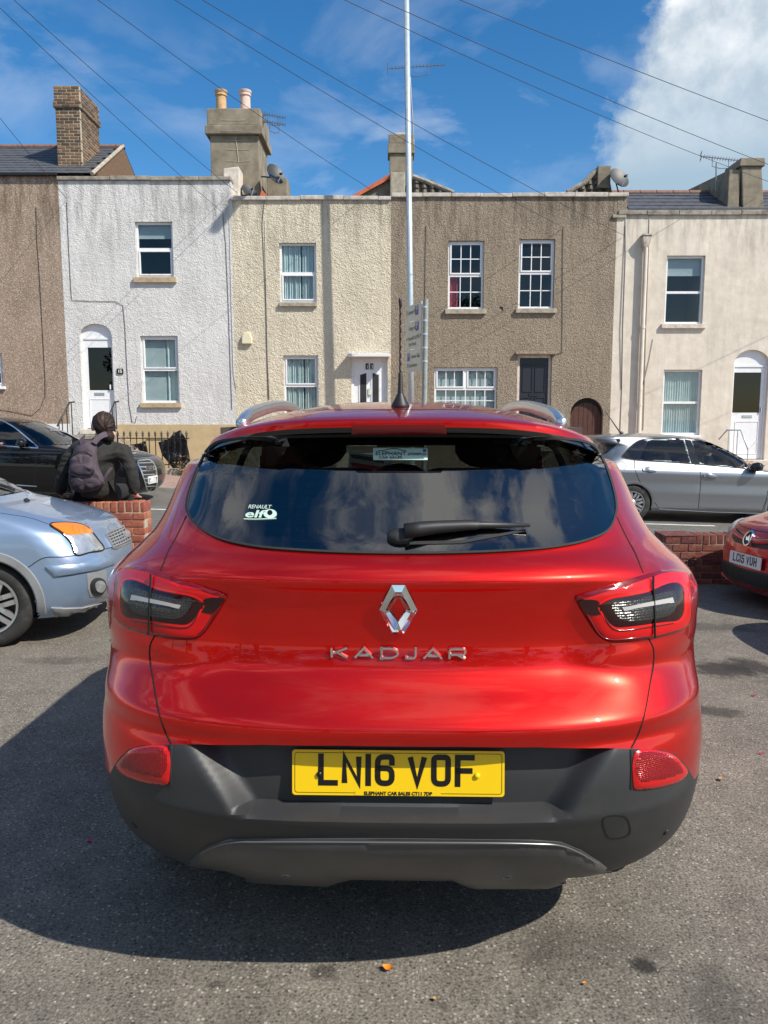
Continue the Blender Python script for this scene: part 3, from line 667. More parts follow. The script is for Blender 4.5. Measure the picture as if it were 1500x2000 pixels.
# hopper and downpipe
dp = empty('downpipe', (fx(1252, 600), FACE - .08, ZB)); dp.parent = h5; dp.location -= parent_loc(h5)
xp = fx(1252, 660); zh = fz(1258, 484)
MB().tube([(xp, FACE - .09, ZB), (xp, FACE - .09, zh)], .055, 12).build('pipe', 'ivory_paint', dp, smooth=True, ang=40)
MB().add([(xp + sx * w, FACE - .09 + sy * w, z) for w, z in ((.055, zh), (.085, zh + .12), (.11, zh + .3)) for sx, sy in ((-1, -1), (1, -1), (1, .8), (-1, .8))],
         [(4*i+k, 4*i+(k+1) % 4, 4*i+4+(k+1) % 4, 4*i+4+k) for i in range(2) for k in range(4)]).build('hopper', 'ivory_paint', dp)
MB().box(xp - .105, xp + .105, FACE - .195, FACE - .01, zh + .24, zh + .292).build('hopper_mouth', 'room_dark', dp)
for py in (640, 790): z = fz(1250, py); MB().tube([(xp, FACE - .09, z - .035), (xp, FACE - .09, z + .035)], .066, 12).build('pipe_bracket', 'ivory_paint', dp)
# ---- wall cables (parts of the houses they run on)
def wall_cable(house, pts, mat='cable', r=.0055): return tube_part('wall_cable', [fp(x, y) for x, y in pts], r, mat, house, 5)
wall_cable(h1, [(70, 405), (72, 470), (77, 540), (83, 650), (88, 740), (88, 775), (78, 798), (62, 812), (35, 806), (0, 800)])
wall_cable(h2, [(130, 395), (134, 480), (138, 560), (140, 586), (170, 588), (225, 589), (240, 596), (244, 640), (248, 720), (252, 790), (258, 824), (264, 826), (267, 813)])
wall_cable(h2, [(435, 417), (441, 480), (446, 600), (450, 720), (453, 800)]); wall_cable(h2, [(448, 420), (452, 600), (456, 730), (461, 760)], 'cable_pale')
wall_cable(h3, [(516, 390), (514, 415), (512, 440), (516, 520), (519, 600), (521, 690), (524, 780)]); wall_cable(h3, [(517, 430), (520, 560), (523, 700), (526, 780)], 'cable_pale')
wall_cable(h4, [(1100, 444), (1099, 480), (1098, 660), (1097, 690), (1083, 692)]); wall_cable(h4, [(832, 440), (830, 560), (826, 780)])
wall_cable(h5, [(1222, 415), (1222, 500), (1217, 640), (1215, 760), (1211, 845)], 'cable_pale', .008); wall_cable(h5, [(1221, 440), (1215, 560), (1211, 650), (1213, 760)]); wall_cable(h5, [(1269, 415), (1267, 500), (1262, 640), (1256, 840)], 'cable_pale', .008)
wall_cable(h5, [(1275, 662), (1268, 700), (1256, 752)])
# ---- chimneys and roof pieces behind the parapets
def stack(house, x0, x1, y0, dep, z0, z1, band, mat='cement', taper=.0):
    c = empty('chimney', ((x0 + x1) / 2, y0, z0)); c.parent = house; c.location -= parent_loc(house)
    e = band[2]
    MB().box(x0, x1, y0, y0 + dep, z0, band[0]).build('shaft', mat, c, bevel=.02)
    MB().box(x0 - e, x1 + e, y0 - e, y0 + dep + e, band[0], band[1]).build('band', mat, c, bevel=.02)
    MB().box(x0 - e * .55, x1 + e * .55, y0 - e * .55, y0 + dep + e * .55, band[1], z1).build('head', mat, c, bevel=.025)
    return c
def pot(c, x, y, z0, z1, mat, rim):
    r = .14; MB().lathe([(r, z0 - .05), (r * .93, z0 + (z1 - z0) * .7), (r * 1.12, z0 + (z1 - z0) * .72), (r * 1.12, z0 + (z1 - z0) * .78), (r, z0 + (z1 - z0) * .82), (r * 1.22, z1 - .03), (r * 1.22, z1), (r * .8, z1), (r * .8, z1 - .2)], (x, y, 0), 18, caps=False).build('chimney_pot', mat, c, smooth=True, ang=35)
Y = FACE + .9
c = stack(h2, at_y(411, 300, Y).x, at_y(506, 300, Y).x, Y, 1.45, at_y(450, 400, Y).z - .6, at_y(450, 213, Y).z, (at_y(450, 264, Y).z, at_y(450, 247, Y).z, .11))
pot(c, at_y(432, 200, Y + .5).x, Y + .5, at_y(432, 214, Y + .5).z, at_y(432, 178, Y + .5).z, 'pot_buff', 1); pot(c, at_y(479, 200, Y + .5).x, Y + .5, at_y(479, 214, Y + .5).z, at_y(479, 178, Y + .5).z, 'pot_pink', 1)
for k, (py, x0, x1) in enumerate(((235, 433, 480), (256, 432, 470), (274, 443, 486), (292, 441, 487), (315, 443, 489))):   # cracks pointed up with pale mortar
    yy = Y - (.063 if py < 247 else .113 if py < 264 else .003); MB().tube([at_y(x0, py, yy), at_y((x0 + x1) / 2, py + .5, yy), at_y(x1, py, yy)], .008, 5).build('repair_joint', 'mortar', c)
MB().tube([at_y(460, 268, Y - .003), at_y(463, 290, Y - .003), at_y(466, 318, Y - .003)], .012, 5).build('repair_joint', 'mortar', c)
p0, p1 = at_y(437, 326, FACE + .35), at_y(468, 384, FACE + .35)
MB().prism([(p0.x, p1.z), (p1.x, p1.z), (p1.x, p0.z), (p0.x, p0.z - .05)], FACE + .3, FACE + .9).build('party_wall_end', 'ivory_sill', c, bevel=.02)
MB().prism([(at_y(x, y, Y - .2).x, at_y(x, y, Y - .2).z) for x, y in ((505, 392), (530, 392), (512, 371))], Y - .25, Y + .4).build('roof_tile_edge', 'red_tile', c)
MB().box(at_y(521, 360, Y + .3).x, at_y(560, 360, Y + .3).x, Y + .3, Y + 1.1, at_y(540, 400, Y).z, at_y(540, 346, Y + .3).z).build('low_stack', 'cement', c, bevel=.02)
Y = FACE + 1.6
c = stack(h4, at_y(761, 320, Y).x, at_y(806, 320, Y).x, Y, .55, at_y(780, 400, Y).z - .6, at_y(780, 262, Y).z, (at_y(780, 300, Y).z, at_y(780, 281, Y).z, .05))
MB().box(at_y(772, 258, Y).x, at_y(792, 258, Y).x, Y + .1, Y + .4, at_y(780, 263, Y).z, at_y(780, 256, Y).z).build('cap_slab', 'coping_pale', c, bevel=.01)
MB().box(at_y(762, 360, Y - .25).x, at_y(791, 360, Y - .25).x, Y - .25, Y - .01, at_y(780, 400, Y).z - .4, at_y(780, 336, Y - .25).z).build('buttress', 'old_sill', c, bevel=.03)
q = [at_y(x, y, Y) for x, y in ((686, 385), (700, 385), (762, 351), (762, 341))]; MB().prism([(v.x, v.z) for v in q], Y - .1, Y + .5).build('hip_tiles', 'red_tile', c)
q = [at_y(x, y, Y + .12) for x, y in ((690, 395), (762, 395), (762, 350))]; MB().prism([(v.x, v.z) for v in q], Y + .02, Y + .3).build('gable_cladding', 'cement', c)
def pantiles(house, poly, y, mat, rows, name='tiled_slope'):
    q = [at_y(a, b, y) for a, b in poly]; rf = MB().prism([(v.x, v.z) for v in q], y, y + .5).build(name, mat, house)
    xs_ = [v.x for v in q]; zs_ = [v.z for v in q]; zlo, zhi = min(zs_), max(zs_)
    for r in range(rows):
        z = zlo + (zhi - zlo) * (r + .35) / rows; cross = []
        for i in range(len(q)):
            a, b = q[i], q[(i + 1) % len(q)]
            if (a.z - z) * (b.z - z) < 0: cross.append(a.x + (b.x - a.x) * (z - a.z) / (b.z - a.z))
        if len(cross) < 2: continue
        x, x1 = min(cross), max(cross)
        while x + .08 < x1:
            MB().tube([(x + .1, y - .035, z - .09), (x + .1, y + .02, z + .12)], [.075, .065], 7).build('pantile', mat, rf); x += .21
    return rf
pantiles(h4, [(806, 385), (886, 385), (880, 376), (830, 356), (806, 347)], Y - .1, 'dark_tile', 4)
MB().tube([at_y(806, 345, Y - .15), at_y(830, 354, Y - .15), at_y(886, 377, Y - .15)], .07, 8).build('verge', 'coping', h4)
pantiles(h4, [(1112, 380), (1196, 380), (1190, 345), (1165, 338)], Y - .1, 'dark_tile', 4)
MB().tube([at_y(1108, 376, Y - .15), at_y(1140, 358, Y - .15), at_y(1163, 334, Y - .15)], .07, 8).build('verge', 'coping', h4)
MB().box(at_y(1163, 340, Y).x, at_y(1188, 340, Y).x, Y - .25, Y + .2, at_y(1175, 372, Y).z, at_y(1175, 329, Y).z).build('gable_stub', 'cement', h4, bevel=.02)
Y = FACE + .7
c = empty('chimney', (at_y(1440, 400, Y).x, Y, at_y(1440, 405, Y).z)); c.parent = h5; c.location -= parent_loc(h5)
q = [at_y(x, y, Y) for x, y in ((1451, 406), (1492, 406), (1488, 325), (1449, 325))]; MB().prism([(v.x, v.z) for v in q], Y, Y + .8).build('shaft', 'cement', c, bevel=.02)
q = [at_y(x, y, Y) for x, y in ((1443, 325), (1493, 325), (1493, 309), (1446, 309))]; MB().prism([(v.x, v.z) for v in q], Y - .05, Y + .9).build('head', 'cement', c, bevel=.02)
x0 = at_y(1449, 330, Y).x; za, zb = at_y(1449, 330, Y).z, at_y(1449, 405, Y).z
MB().add([(x0 - w, y, z) for w in (0, .3) for y, z in ((Y + .05, zb), (Y + 3.5, zb), (Y + 3.5, za + .35), (Y + .05, za))], [(0, 1, 2, 3), (7, 6, 5, 4), (0, 3, 7, 4), (3, 2, 6, 7), (1, 5, 6, 2)]).build('flank', 'cement', c, bevel=.02)
# ================================================================== car building tools
def car_paint(name, col, metal=.4, rough=.34, flake=.04):
    m = bpy.data.materials.new(name); m.use_nodes = True; nt = m.node_tree; b = nt.nodes['Principled BSDF']
    b.inputs['Base Color'].default_value = (*col, 1); b.inputs['Metallic'].default_value = metal; b.inputs['Roughness'].default_value = rough
    b.inputs['Coat Weight'].default_value = 1.0; b.inputs['Coat Roughness'].default_value = .025; b.inputs['Coat IOR'].default_value = 1.42 if name == 'red_paint' else 1.5
    tc = N(nt, 'ShaderNodeTexCoord'); n = N(nt, 'ShaderNodeTexNoise', i_Scale=5.0, i_Detail=7.0, i_Roughness=.65); LK(nt, tc.outputs['Object'], n.inputs[0])
    LK(nt, ramp_n(nt, n.outputs[0], [(.35, .004), (.75, .03)]), b.inputs['Coat Roughness'])
    v = N(nt, 'ShaderNodeTexVoronoi', i_Scale=900.0); LK(nt, tc.outputs['Object'], v.inputs[0])
    bp = N(nt, 'ShaderNodeBump', i_Strength=flake, i_Distance=.001); LK(nt, v.outputs['Color'], bp.inputs['Height']); LK(nt, bp.outputs[0], b.inputs['Normal'])
    if name == 'black_paint': b.inputs['Specular IOR Level'].default_value = 0
    MATS[name] = m
car_paint('red_paint', (.82, .009, .004), .86, .31); car_paint('blue_paint', (.27, .37, .52), .55, .38); car_paint('black_paint', (.005, .005, .006), .0, .5, .0)
car_paint('silver_paint', (.30, .315, .335), .8, .38); car_paint('crimson_paint', (.55, .010, .014), .75, .38)
pbr('bumper_plastic', (.030, .031, .033), .5, spec=.45, var=.15, vscale=6, bump=.12, bscale=900, bdist=.001, dirt=((.10, .095, .085), 5, .55, .8, .3))
pbr('bumper_dark', (.016, .017, .018), .5, var=.15, bump=.1, bscale=900, bdist=.001)
pbr('valance_grey', (.075, .075, .077), .38, metal=.3, var=.15, vscale=5, dirt=((.13, .12, .10), 7, .5, .75, .45))
pbr('gloss_black', (.006, .006, .007), .08, coat=.5)
pbr('rubber', (.018, .018, .019), .8, var=.2, bump=.2)
pbr('tyre', (.022, .022, .022), .85, var=.25, vscale=14, dirt=((.09, .085, .08), 10, .5, .72, .6))
pbr('alloy', (.55, .56, .57), .3, metal=.8, var=.1)
pbr('alloy_dark', (.05, .05, .05), .6, metal=.3)
pbr('seam_dark', (.004, .003, .003), .9)
pbr('cabin_dark', (.012, .012, .013), .85)
pbr('cabin_grey', (.07, .07, .072), .85)
pbr('plate_yellow', (.85, .56, .0), .28, coat=.6)
pbr('plate_white', (.74, .74, .72), .3, coat=.5)
pbr('plate_black', (.006, .006, .006), .35)
pbr('label_green', (.50, .66, .58), .5)
pbr('lamp_red', (.52, .001, .002), .28, coat=.25, bump=.1, bscale=60, bdist=.002)
pbr('lamp_red_deep', (.15, .001, .003), .14, coat=.4)
pbr('lamp_dark', (.020, .002, .003), .12, coat=.3)
pbr('lamp_bar', (.40, .37, .35), .3, coat=.4)
pbr('amber_lens', (.80, .20, .01), .15, coat=.8, bump=.5, bscale=120, bdist=.003)
pbr('head_lens', (.50, .52, .52), .15, metal=.55, coat=1.0, var=.35, vscale=9, bump=.5, bscale=14, bdist=.02)
def prism_mat(name, col, scale, metal=.7):
    m = bpy.data.materials.new(name); m.use_nodes = True; nt = m.node_tree; b = nt.nodes['Principled BSDF']
    b.inputs['Base Color'].default_value = (*col, 1); b.inputs['Metallic'].default_value = metal; b.inputs['Roughness'].default_value = .22; b.inputs['Coat Weight'].default_value = .35
    tc = N(nt, 'ShaderNodeTexCoord'); v = N(nt, 'ShaderNodeTexVoronoi', i_Scale=scale); v.distance = 'CHEBYCHEV'; v.inputs['Randomness'].default_value = .25; LK(nt, tc.outputs['Object'], v.inputs[0])
    bp = N(nt, 'ShaderNodeBump', i_Strength=.9, i_Distance=.004); LK(nt, v.outputs['Distance'], bp.inputs['Height']); LK(nt, bp.outputs[0], b.inputs['Normal']); MATS[name] = m
prism_mat('lamp_clear', (.035, .033, .032), 150, .2); pbr('reflex_red', (.50, .003, .004), .25, coat=.5, bump=.15, bscale=120, bdist=.002)
glass_mat('car_glass', (.14, .16, .155), 2.15, (1.0, .98, .95)); glass_mat('clear_glass', (.70, .78, .76), 1.6); glass_mat('side_glass', (.55, .62, .60), 1.6)

def pchip(tab):
    xs = [p[0] for p in tab]; ys = [p[1] for p in tab]; n = len(xs)
    h = [xs[i+1] - xs[i] for i in range(n-1)]; dl = [(ys[i+1] - ys[i]) / h[i] for i in range(n-1)]
    m = [dl[0]] + [0 if dl[i-1] * dl[i] <= 0 else 3*(h[i-1]+h[i]) / ((2*h[i]+h[i-1]) / dl[i-1] + (h[i]+2*h[i-1]) / dl[i]) for i in range(1, n-1)] + [dl[-1]]
    def f(x):
        if x <= xs[0]: return ys[0]
        if x >= xs[-1]: return ys[-1]
        i = 0
        while x > xs[i+1]: i += 1
        t = (x - xs[i]) / h[i]; a, b = t*t*(3-2*t), t*t*(t-1)
        return ys[i]*(1-a) + ys[i+1]*a + h[i]*(m[i]*t*(1-t)**2 + m[i+1]*b)
    return f
def in_poly(p, poly):
    c = False; j = len(poly) - 1
    for i in range(len(poly)):
        if (poly[i][1] > p[1]) != (poly[j][1] > p[1]) and p[0] < (poly[j][0]-poly[i][0])*(p[1]-poly[i][1])/(poly[j][1]-poly[i][1]) + poly[i][0]: c = not c
        j = i
    return c
def smooth_poly(pts, n=6, closed=True):
    out = []; m = len(pts); rng = range(m if closed else m - 1)
    g = (lambda i: pts[i % m]) if closed else (lambda i: pts[max(0, min(m - 1, i))])
    for i in rng:
        p0, p1, p2, p3 = [Vector(g(i + k)) for k in (-1, 0, 1, 2)]
        d1, d2, d3 = [max(1e-6, (b - a).length ** .5) for a, b in ((p0, p1), (p1, p2), (p2, p3))]
        for k in range(n):
            t = k / n
            m1 = (p2 - p1) + ((p1 - p0) / d1 - (p2 - p0) / (d1 + d2)) * d2 if d1 > 1e-5 else p2 - p1
            m2 = (p2 - p1) + ((p3 - p2) / d3 - (p3 - p1) / (d2 + d3)) * d2 if d3 > 1e-5 else p2 - p1
            out.append(tuple(p1*(2*t**3-3*t**2+1) + m1*(t**3-2*t**2+t) + p2*(-2*t**3+3*t**2) + m2*(t**3-t**2)))
    if not closed: out.append(tuple(pts[-1]))
    return out
def shrink_poly(poly, d):
    cx = sum(p[0] for p in poly) / len(poly); cy = sum(p[1] for p in poly) / len(poly); out = []
    area = sum(poly[i-1][0]*poly[i][1] - poly[i][0]*poly[i-1][1] for i in range(len(poly))); sg = 1 if area > 0 else -1
    m = len(poly)
    for i in range(m):
        a, b, c = Vector(poly[i-1]), Vector(poly[i]), Vector(poly[(i+1) % m]); t = (c - a)
        if t.length < 1e-9: continue
        t.normalize(); out.append((b.x - sg * t.y * d, b.y + sg * t.x * d))
    return out
def cdt(poly, step, extra=()):
    b = []
    m = len(poly)
    for i in range(m):
        p, q = Vector(poly[i]), Vector(poly[(i+1) % m]); n = max(1, int((q - p).length / step + .5))
        b += [p + (q - p) * (k / n) for k in range(n)]
    nb = len(b); pts = list(b)
    x0, x1 = min(p.x for p in b), max(p.x for p in b); y0, y1 = min(p.y for p in b), max(p.y for p in b)
    bt = [tuple(p) for p in b]; y = y0 + step * .5; r = 0
    while y < y1:
        x = x0 + (step * .5 if r % 2 else 0)
        while x < x1:
            if in_poly((x, y), bt) and min((p.x-x)**2 + (p.y-y)**2 for p in b) > (.45*step)**2: pts.append(Vector((x, y)))
            x += step
        y += step * .87; r += 1
    v, e, f, *_ = delaunay_2d_cdt([Vector(p) for p in pts], [], [list(range(nb))], 1, 1e-7)
    return [Vector(p) for p in v], [tuple(q) for q in f]
class Car:
    """a thing with its own frame M, a body surface to lay panels on, and rays from the photograph or from its own sides"""
    def __init__(s, name, M4, label, cat='car', group=None):
        s.M = M4; s.Mi = M4.inverted(); s.root = empty(name, None, label, cat, group, mat4=M4); TURNED.add(s.root.name); s.bvh = None
    def pix(s, px, py):
        o, d = ray(px, py); return s.Mi @ o, (s.Mi.to_3x3() @ d).normalized()
    def side(s, sgn): return lambda u, v: (Vector((sgn * 4, u, v)), Vector((-sgn, 0, 0)))     # u along the car, v up
    def front(s, sgn): return lambda u, v: (Vector((u, sgn * 12, v)), Vector((0, -sgn, 0)))
    def top(s): return lambda u, v: (Vector((u, v, 6)), Vector((0, 0, -1)))
    def hit(s, rf, u, v):
        o, d = rf(u, v); h = s.bvh.ray_cast(o, d)
        if h[0] is None:
            near = s.bvh.find_nearest(o + d * max(0, (s.mid - o).dot(d)))
            h = near
            if h[0] is None: return None
        n = h[1]; n = -n if n.dot(d) > 0 else n
        return h[0], n, d
    def seat(s, mesh_objs):
        vs, fs = [], []
        for me in mesh_objs:
            b = len(vs); vs += [v.co.copy() for v in me.vertices]; fs += [tuple(i + b for i in p.vertices) for p in me.polygons]
        s.bvh = BVHTree.FromPolygons(vs, fs); s.mid = sum(vs, Vector()) / len(vs)
    def patch(s, name, poly, mat, rf=None, off=.003, thick=.012, step=9, parent=None, crown=0, cw=20, smooth=True, mirror=False, label=None, curve=0, sink=None):
        rf = rf or s.pix
        if curve: poly = smooth_poly(poly, curve)
        v, f = cdt(poly, step)
        ed = {}
        for t in f:
            for a, b in ((t[i], t[(i+1) % len(t)]) for i in range(len(t))): ed[(a, b)] = 1
        rim = [(a, b) for (a, b) in ed if (b, a) not in ed]
        P = []; low = []
        bp = [Vector(p) for p in poly]
        def bd(q):
            best = 1e9
            for i in range(len(bp)):
                a, b = bp[i-1], bp[i]; ab = b - a; t = max(0, min(1, (q - a).dot(ab) / max(1e-12, ab.dot(ab)))); best = min(best, (q - a - ab*t).length)
            return best
        for q in v:
            h, n, d = s.hit(rf, q.x, q.y); k = off
            if crown: t = min(1, bd(q) / cw); k += crown * (1 - (1 - t) ** 2)
            if sink: k += sink(q.x, q.y)
            P.append(h + n * k); low.append(h - n * thick)
        mb = MB(); mb.add(P, f); b = len(mb.v); idx = {}
        for a, c in rim:
            for i in (a, c):
                if i not in idx: idx[i] = len(mb.v); mb.v.append(tuple(low[i]))
            mb.f.append((a, idx[a], idx[c], c))
        par = parent or s.root
        o = mb.build(name, mat, par, smooth=smooth, loc=(0, 0, 0), ang=50)
        o.location = (0, 0, 0)
        if label: o['label'] = label
        if mirror:
            m2 = MB(); m2.v = [(-x, y, z) for x, y, z in mb.v]; m2.f = [t[::-1] for t in mb.f]
            o2 = m2.build(name, mat, par, smooth=smooth, loc=(0, 0, 0), ang=50); return o, o2
        return o
    def line(s, name, pts, mat, w=.005, off=.0012, rf=None, mirror=False, step=8, parent=None, curve=True, h=.0):
        rf = rf or s.pix; q = smooth_poly(pts, 6, closed=False) if curve else pts
        H = [s.hit(rf, *p) for p in q]; mb = MB(); n = len(H)
        for i in range(n):
            t = (H[min(i+1, n-1)][0] - H[max(i-1, 0)][0]); nn = (H[i][1] + H[max(0, i-1)][1] + H[min(n-1, i+1)][1]).normalized()
            sd = t.cross(nn).normalized(); c = H[i][0] + nn * off
            mb.v += [tuple(c - sd * w/2 - nn * .004), tuple(c - sd * w/2), tuple(c + nn * h), tuple(c + sd * w/2), tuple(c + sd * w/2 - nn * .004)]
        mb.f = [(5*i+k, 5*i+k+1, 5*i+k+6, 5*i+k+5) for i in range(n-1) for k in range(4)]
        o = mb.build(name, mat, parent or s.root, smooth=True, loc=(0, 0, 0))
        if mirror:
            m2 = MB(); m2.v = [(-x, y, z) for x, y, z in mb.v]; m2.f = [t[::-1] for t in mb.f]; m2.build(name, mat, parent or s.root, smooth=True, loc=(0, 0, 0))
        return o
def disc(car, name, px, py, r, mat, parent=None, off=.003, tube=0, rf=None):
    """round cap or thin ring lying on the body at one point"""
    p, n, d = car.hit(rf or car.pix, px, py); u = n.orthogonal().normalized(); v = n.cross(u); mb = MB(); m = 20
    ring = [u * math.cos(2*math.pi*k/m) + v * math.sin(2*math.pi*k/m) for k in range(m)]
    prof = [(r, -.006), (r, off), (r * .8, off + .001), (.0005, off + .001)] if not tube else [(r, -.004), (r, off), (r - tube, off), (r - tube, -.004)]
    for a, h in prof: mb.v += [tuple(p + q * a + n * h) for q in ring]
    mb.f = [(j*m+i, j*m+(i+1) % m, (j+1)*m+(i+1) % m, (j+1)*m+i) for j in range(len(prof)-1) for i in range(m)]
    return mb.build(name, mat, parent or car.root, smooth=True, loc=(0, 0, 0), ang=40)
class Shell:
    """closed rounded-box body: for every height z a ring with rear yr, front yf, half width w, corner lengths a (rear) and b (front)"""
    def __init__(s, yr, yf, w, a, b, n=3.0, nr=60, ns=36, nf=36, taper=None, disp=None, zoff=None):
        s.yr, s.yf, s.w, s.a, s.b = [pchip(t) if isinstance(t, list) else (lambda z, t=t: t) for t in (yr, yf, w, a, b)]
        s.n, s.disp, s.zoff, s.taper = n, disp, zoff, taper
        s.T = [('r', i / nr) for i in range(nr + 1)] + [('s', i / ns) for i in range(1, ns)] + [('f', 1 - i / nf) for i in range(nf + 1)]
    def P(s, t, z):
        k, u = t; w = s.w(z); yr, yf = s.yr(z), s.yf(z); a, b = s.a(z), s.b(z)
        if k == 's': x, y = w, yr + a + (yf - b - yr - a) * u
        else:
            # even spacing across, then round the corner
            if u < .55: xx = u / .55 * .72; ph = None
            else: ph = None; xx = None
            if xx is not None: sn = xx; cs = (1 - sn ** s.n) ** (1 / s.n)
            else:
                p0 = math.atan2(.72, (1 - .72 ** s.n) ** (1 / s.n)); ph = p0 + (math.pi/2 - p0) * (u - .55) / .45
                r = (abs(math.cos(ph)) ** s.n + abs(math.sin(ph)) ** s.n) ** (-1 / s.n); sn, cs = r * math.sin(ph), r * math.cos(ph)
            x = w * sn; y = yr + a * (1 - cs) if k == 'r' else yf - b * (1 - cs)
        if s.taper: x *= s.taper(y, z)
        if s.disp and k == 'r': y += s.disp(x, z)
        zz = z + (s.zoff(x, y, z) if s.zoff else 0)
        return Vector((x, y, zz))
    def grid(s, levels, warp=None):
        """levels: list of z, warp(t index, z) -> z; returns MB of both halves"""
        m = len(s.T); mb = MB(); cols = []
        for z in levels:
            right = [s.P(t, warp(i, z) if warp else z) for i, t in enumerate(s.T)]
            ring = right + [Vector((-p.x, p.y, p.z)) for p in right[-2:0:-1]]
            mb.v += [tuple(p) for p in ring]
        n = 2 * m - 2
        mb.f = [(j*n+k, j*n+(k+1) % n, (j+1)*n+(k+1) % n, (j+1)*n+k) for j in range(len(levels)-1) for k in range(n)]
        s.nring = n; return mb
    def dome(s, mb, h, rings=14, yc=None, p=2.0, start=None):
        """close the last ring of mb with a crowned roof"""
        n = s.nring; base = len(mb.v) - n; ring = [Vector(v) for v in mb.v[base:]]
        y0 = min(v.y for v in ring); y1 = max(v.y for v in ring); yc = yc if yc is not None else (y0 + y1) / 2
        zt = max(v.z for v in ring); c = Vector((0, yc, 0)); prev = base
        for k in range(1, rings + 1):
            sc = 1 - k / rings; sc = max(sc, .002); b = len(mb.v)
            for v in ring:
                z = zt + (v.z - zt) * sc ** 1.5 + h * (1 - sc ** p)
                mb.v.append((v.x * sc, yc + (v.y - yc) * sc, z))
            mb.f += [(prev+i, prev+(i+1) % n, b+(i+1) % n, b+i) for i in range(n)]; prev = b
        return mb
def cull(mb, test):
    """drop the faces whose centre passes test"""
    out = []
    for f in mb.f:
        c = Vector((0, 0, 0))
        for i in f: c += Vector(mb.v[i])
        if not test(c / len(f)): out.append(f)
    mb.f = out; return mb
def wheel(car, x, y, z, r, rim, w=.2, spokes=5, sgn=1, style='pair', steer=0, tyre='tyre', col='alloy'):
    """wheel on the side sgn (+1 right): tyre, rim with spokes, hub, dark inside; x is the outer face"""
    def place(mb):
        c, s_ = math.cos(steer), math.sin(steer)
        mb.v = [(x + (a * c - b * s_) * sgn, y + a * s_ + b * c, z + d) for a, b, d in mb.v]; return mb
    wh = empty('wheel', (0, 0, 0)); wh.parent = car.root; TURNED.add(wh.name)
    n = 40; t = MB()
    prof = [(rim, -.012), (rim + .012, .0), (r - .045, .004), (r - .02, -.006), (r, -.035), (r + .001, -w / 2), (r, -w + .035), (r - .02, -w), (rim, -w)]
    t.lathe([(a, b) for a, b in prof], (0, 0, 0), n, axis='X', caps=False); place(t).build('tyre', tyre, wh, smooth=True, loc=(0, 0, 0), ang=40)
    g = MB()                                                   # tread grooves as dark bands
    for xx in (-w * .3, -w * .5, -w * .7): g.lathe([(r + .0015, xx - .006), (r + .0015, xx + .006)], (0, 0, 0), n, axis='X', caps=False)
    place(g).build('tread_groove', 'seam_dark', wh, loc=(0, 0, 0))
    rm = MB(); rm.lathe([(rim + .002, -.004), (rim, .004), (rim - .014, .002), (rim - .022, -.03), (rim - .03, -w * .8), (.02, -w * .8)], (0, 0, 0), n, axis='X', caps=False)
    place(rm).build('rim', col, wh, smooth=True, loc=(0, 0, 0), ang=30)
    MBd = MB().lathe([(rim - .035, -w * .45), (.02, -w * .45)], (0, 0, 0), n, axis='X', caps=False); place(MBd).build('brake_disc', 'alloy_dark', wh, loc=(0, 0, 0))
    for k in range(spokes):
        th = 2 * math.pi * k / spokes + .3; sp = MB()
        def bar(off, w0, w1):
            vs = []
            for rr, ww, xx in ((.035, w0, -.02), (rim * .55, (w0 + w1) / 2, -.004), (rim - .012, w1, -.008)):
                for e in (-1, 1):
                    a, b = rr * math.cos(th) - (off + e * ww) * math.sin(th), rr * math.sin(th) + (off + e * ww) * math.cos(th)
                    vs += [(xx, a, b), (xx - .03, a, b)]
            sp.add(vs, [(0, 2, 6, 4), (4, 6, 10, 8), (0, 4, 5, 1), (4, 8, 9, 5), (2, 3, 7, 6), (6, 7, 11, 10)])
        if style == 'pair':
            for o in (-1, 1): bar(o * rim * .13, .016, .017)
        else: bar(0, .018, .024)
        place(sp).build('spoke', col, wh, loc=(0, 0, 0))
    h = MB().lathe([(.07, -.03), (.062, -.004), (.03, .002), (.001, .003)], (0, 0, 0), 20, axis='X', caps=False); place(h).build('hub_cap', col, wh, smooth=True, loc=(0, 0, 0))
    return wh
def arch_lip(car, shell_bvh, y, z, r, sgn, mat, wid=.03, proud=.004, a0=-.18, a1=math.pi + .18, name='wheel_arch'):
    mb = MB(); n = 36; k_ = 0
    for i in range(n + 1):
        th = a0 + (a1 - a0) * i / n
        for rr, inn in ((r - .012, .10), (r - .012, 0), (r, -proud), (r + wid, -proud), (r + wid + .006, .012)):
            yy, zz = y + rr * math.cos(th), z + rr * math.sin(th); h = shell_bvh.ray_cast(Vector((sgn * 4, yy, zz)), Vector((-sgn, 0, 0)))
            xx = h[0].x if h[0] is not None else sgn * .85
            if abs(xx) < .6: xx = sgn * .86
            mb.v.append((xx - sgn * inn, yy, zz))
    mb.f = [(5*i+k, 5*i+k+1, 5*i+k+6, 5*i+k+5) for i in range(n) for k in range(4)]
    o = mb.build(name, mat, car.root, smooth=True, loc=(0, 0, 0), ang=40)
    well = MB(); m = 24; rw = r + .015
    for i in range(m + 1):
        th = -.12 + (math.pi + .24) * i / m; yy, zz = y + rw * math.cos(th), max(.2, z + rw * math.sin(th)); well.v += [(sgn * .45, yy, zz), (sgn * .80, yy, zz), (sgn * .45, y + (yy - y) * .02, max(.2, z))]
    well.f = [(3*i, 3*i+1, 3*i+4, 3*i+3) for i in range(m)] + [(3*i, 3*i+3, 3*i+5, 3*i+2) for i in range(m)]
    well.build('wheel_well', 'cabin_dark', car.root, loc=(0, 0, 0)); return o
